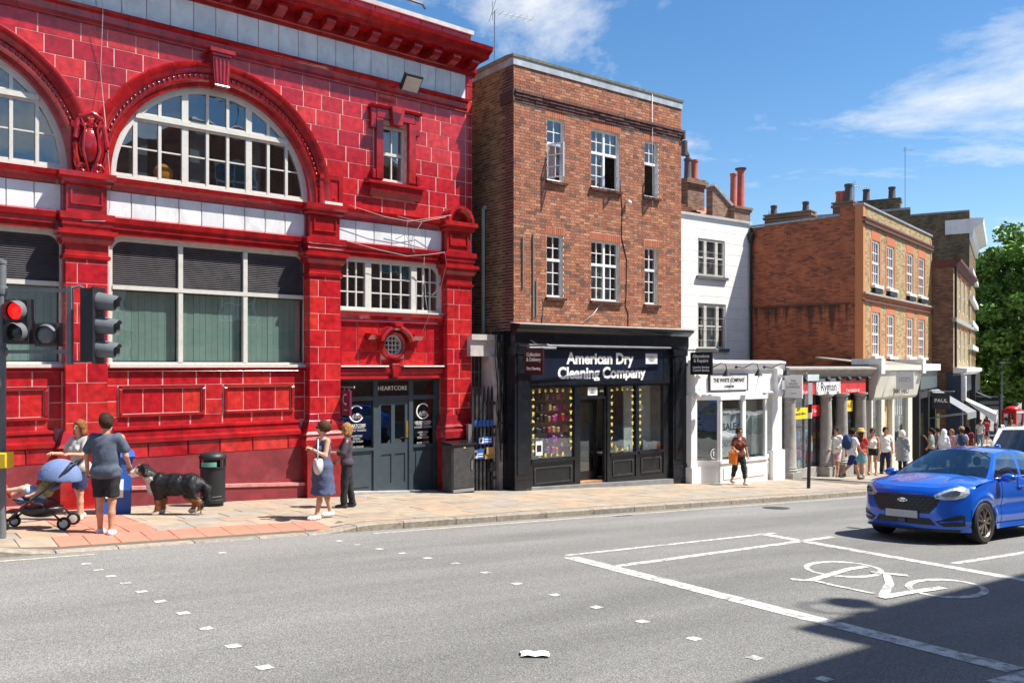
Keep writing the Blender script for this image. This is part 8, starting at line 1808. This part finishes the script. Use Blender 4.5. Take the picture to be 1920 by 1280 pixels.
ob('roof_handrail', MB().tube([(-6, .2, 8.6), (-6, .2, 9.0), (-1.2, .2, 9.0), (-1.1, .2, 8.9)], .03, 6).tube([(-3.6, .2, 9.0), (-3.6, .2, 8.6)], .025, 6), M('dark_rail', (.06, .06, .065), .5), RB)
ob('end_parapet', MB().box(.1, .5, .4, 1.2, 7.6, 8.4).box(.0, .6, .2, .5, 7.9, 8.05), BRICKB, RB)
# ============================================================ far end of the street
ph = (35.1, 60.0); PH = thing('telephone_box', 'red telephone box with domed top among the distant crowd', 'phone box', (ph[0], ph[1], gz(*ph, .12)), rad(30))
PRD = M('phone_box_red', (.55, .01, .012), .35); pf = MB()
for sx in (-1, 1):
    for sy in (-1, 1): pf.box(sx * .45 - .06, sx * .45 + .06, sy * .45 - .06, sy * .45 + .06, 0, 2.15)
for nm, mb_ in (('frame', pf.box(-.5, .5, -.5, .5, 0, .15).box(-.5, .5, -.5, .5, 2.1, 2.35)),): ob(nm, mb_, PRD, PH)
ob('dome', MB().lathe([(.7, 2.35), (.68, 2.42), (.5, 2.54), (.25, 2.6), (.01, 2.62)], (0, 0, 0), 16, 'z', .72, .72), PRD, PH, smooth='all'); ob('sign_panel', MB().box(-.4, .4, -.515, -.5, 2.14, 2.27), OFFW, PH)
for s in (-1, 1):
    ob('pane', MB().box(-.39, .39, s * .46 - .01, s * .46 + .01, .3, 2.1), GLASS, PH); ob('pane', MB().box(s * .46 - .01, s * .46 + .01, -.39, .39, .3, 2.1), GLASS, PH)
    gb = MB()
    for i in range(8): gb.box(-.39, .39, s * .47 - .015, s * .47 + .015, .3 + i * .25, .32 + i * .25)
    ob('glazing_bars', gb, PRD, PH)
FPp = (28.6, 50.2); FP = thing('finger_post', 'black fingerpost with direction arms near the white awning', 'signpost', (*FPp, gz(*FPp, .12)), rad(20)); ob('post', MB().tube([(0, 0, 0), (0, 0, 3.3)], .07, 8), SBK, FP, smooth=40); ob('direction_arm', MB().box(-1.6, 0, -.03, .03, 2.75, 2.95), SBK, FP); ob('direction_arm', MB().box(-1.5, 0, -.03, .03, 2.45, 2.65), SBK, FP)
def awning(x, y, rz, w_, d, z, mat, label, val=.5):
    t = thing('shop_awning', label, 'awning', (x, y, z), rad(rz)); ob('canopy', MB().add([(0, 0, .9), (w_, 0, .9), (w_, -d, .1), (0, -d, .1), (w_, -d, .1 - val), (0, -d, .1 - val)], [(3, 2, 1, 0), (5, 4, 2, 3), (0, 3, 5), (1, 4, 2)]), mat, t); ob('front_bar', MB().tube([(0, -d, .1), (w_, -d, .1)], .03, 5), STEEL, t)
awning(24.6, 46.7, 60, 3.2, 1.6, -2.7, WHITE, 'white fabric awning past the navy shopfront'); awning(28.4, 53.4, 62, 4, 1.7, -2.3, M('black_awning', (.03, .035, .035), .7), 'black rounded awning below the green trees')
projsign('dark projecting sign with pale script near the trees', 1.0, .4, 1.6, -2.6, -1.9, [('Boutique', -2.25, .24)] if False else [], BLKS, OFFW, 60, (27.26, 51))
LM = ob('lamp_column', MB().tube([(0, 0, 0), (0, 0, 6.2)], [.09, .05], 8), M('lamp_grey', (.2, .22, .22), .5), smooth=40); LM.location = (39.5, 69, gz(39.5, 69)); tag(LM, 'tall thin grey lamp column in front of the trees', 'lamp post'); ob('lantern', MB().box(-.15, .7, -.12, .12, 6.1, 6.25), STEEL, LM)
# ============================================================ trees: limbs and leaf clumps
LEAF = M('plane_leaf', ramp=[(.09, .18, .025), (.13, .25, .035), (.18, .32, .045), (.11, .21, .03), (.22, .36, .06)], rough=.55, var=.2, ns=2); BARK = M('bark', (.12, .1, .08), .9, var=.3, ns=8)
def tree(label, x, y, H, R, base, seed, nclump=110, leaves=170, ls=.2):
    rg = np.random.default_rng(seed); t = thing('plane_tree', label, 'tree', (x, y, gz(x, y)), 0, 'trees at the bottom of the street'); tr = MB().tube([(0, 0, -.3), (.1, 0, H * .2), (-.1, .1, H * .45), (.1, 0, H * .75)], [.42, .34, .26, .1], 10); lim = []
    for i in range(9):
        a = rg.uniform(0, 6.28); z0 = H * rg.uniform(.22, .5); r1 = R * rg.uniform(.5, .85); tr.tube([(0, 0, z0), (r1 * .5 * math.cos(a), r1 * .5 * math.sin(a), z0 + H * .12), (r1 * math.cos(a), r1 * math.sin(a), z0 + H * rg.uniform(.18, .34))], [.16, .1, .04], 7)
    ob('trunk', tr, BARK, t, smooth=60)
    d = rg.normal(size=(nclump, 3)); d /= np.linalg.norm(d, axis=1, keepdims=True); rr_ = rg.uniform(.3, .93, (nclump, 1)) ** .6; C = d * rr_ * np.array([R, R, (H - base) / 2]) * rg.uniform(.85, 1.06, (nclump, 1)) + np.array([0, 0, (H + base) / 2])
    n = nclump * leaves; cl = np.repeat(C, leaves, 0); off = rg.normal(size=(n, 3)); off /= np.linalg.norm(off, axis=1, keepdims=True); P = cl + off * (rg.uniform(.2, 1, (n, 1)) ** .5) * np.repeat(rg.uniform(.7, 1.35, (nclump, 1)), leaves, 0) * np.array([1, 1, .75])
    a = rg.normal(size=(n, 3)); a[:, 2] *= .5; a /= np.linalg.norm(a, axis=1, keepdims=True); b_ = np.cross(a, rg.normal(size=(n, 3))); b_ /= np.linalg.norm(b_, axis=1, keepdims=True); s = rg.uniform(.6, 1.3, (n, 1)) * ls
    v = np.stack([P - a * s, P + b_ * s * .6, P + a * s, P - b_ * s * .6], 1).reshape(-1, 3)
    me = bpy.data.meshes.new('crown'); me.vertices.add(len(v)); me.vertices.foreach_set('co', v.ravel()); me.loops.add(n * 4); me.loops.foreach_set('vertex_index', np.arange(n * 4)); me.polygons.add(n); me.polygons.foreach_set('loop_start', np.arange(n) * 4); me.update(); me.validate(); me.materials.append(LEAF)
    o = bpy.data.objects.new('crown', me); COL.objects.link(o); o.parent = t; o['kind'] = 'stuff'
tree('tall spreading green plane tree overhanging the far street end', 43.2, 72, 17.8, 7.3, 2.0, 1, 260, 250, .22)
tree('broad green tree behind the red telephone box', 49, 84, 16, 7.5, 2, 2, 170, 190, .26)
tree('leafy green tree growing behind the tall dark building', 41.5, 88, 13.5, 6, 1.5, 3, 120, 170, .26)
# ============================================================ across the road, behind the camera (shade and reflections)
OPB = brickmat('opposite_brick', [(.12, .05, .035), (.3, .12, .07), (.38, .17, .1)], (.3, .25, .2), 'x')
def opposite(label, a0, a1, ztop, mat, n, fl, nm):
    p = AD(a1, -14.0, 0); t = thing(nm, label, 'building', (p.x, p.y, 0), KA + math.pi, zb=-2.6); L_ = a1 - a0
    hs = [(L_ * (i + .28) / n, L_ * (i + .72) / n, z0, z0 + 1.7) for i in range(n) for z0 in fl]; hs = [h for h in hs]
    ob('front_wall', MB().tess(rect(0, L_, -4, ztop), [rect(*h) for h in hs], 0, 0, .15), mat, t); ob('body', MB().add([(0, 0, -4), (0, 8, -4), (0, 8, ztop), (0, 0, ztop)], [(3, 2, 1, 0)]).add([(L_, 0, -4), (L_, 8, -4), (L_, 8, ztop), (L_, 0, ztop)], [(0, 1, 2, 3)]).add([(0, 0, ztop), (L_, 0, ztop), (L_, 8, ztop), (0, 8, ztop)], [(0, 1, 2, 3)]).add([(0, 8, -4), (L_, 8, -4), (L_, 8, ztop), (0, 8, ztop)], [(3, 2, 1, 0)]), mat, t)
    for h in hs: sash(t, *h, 2, 2, .1, WHITE, .08, .02, name='sash_window')
    ob('cornice', MB().prof([(0, ztop - .5), (.15, ztop - .4), (.25, ztop - .1), (.02, ztop)], 0, L_), WHITE, t); ob('shop_fascia', MB().box(0, L_, -.1, .05, .9, 1.5), NAVY, t); return t, L_
oa, La = opposite('tall brick building on the near side of the road', 11.7, 46, 10.65, OPB, 8, (1.9, 4.6, 7.4), 'opposite_tall_building')
ob('gable_step', MB().box(La, La + 2.4, 0, 8, -4, 9.5), OPB, oa)
cx_ = 46 - 13.82; cw = MB().tube([(cx_, .2, 10.6), (cx_, .2, 11.6), (cx_, 0, 11.75)], .03, 6).lathe([(.02, 11.74), (.27, 11.75), (.27, 11.79), (.02, 11.82)], (cx_, 0, 0), 20); cw.tube([(cx_ + .42 + .26 * math.cos(t), .26 * math.sin(t), 11.76) for t in [6.2832 * i / 20 for i in range(21)]], .025, 6); ob('shadow_disc_and_ring', cw, STEEL, oa, smooth=40)  # disc and ring added out of view to cast the round road shadow
opposite('lower painted terrace on the near side of the road', -22, 9.2, 6.3, M('opposite_render', (.5, .47, .42), .8, var=.15), 9, (2.6,), 'opposite_low_terrace')
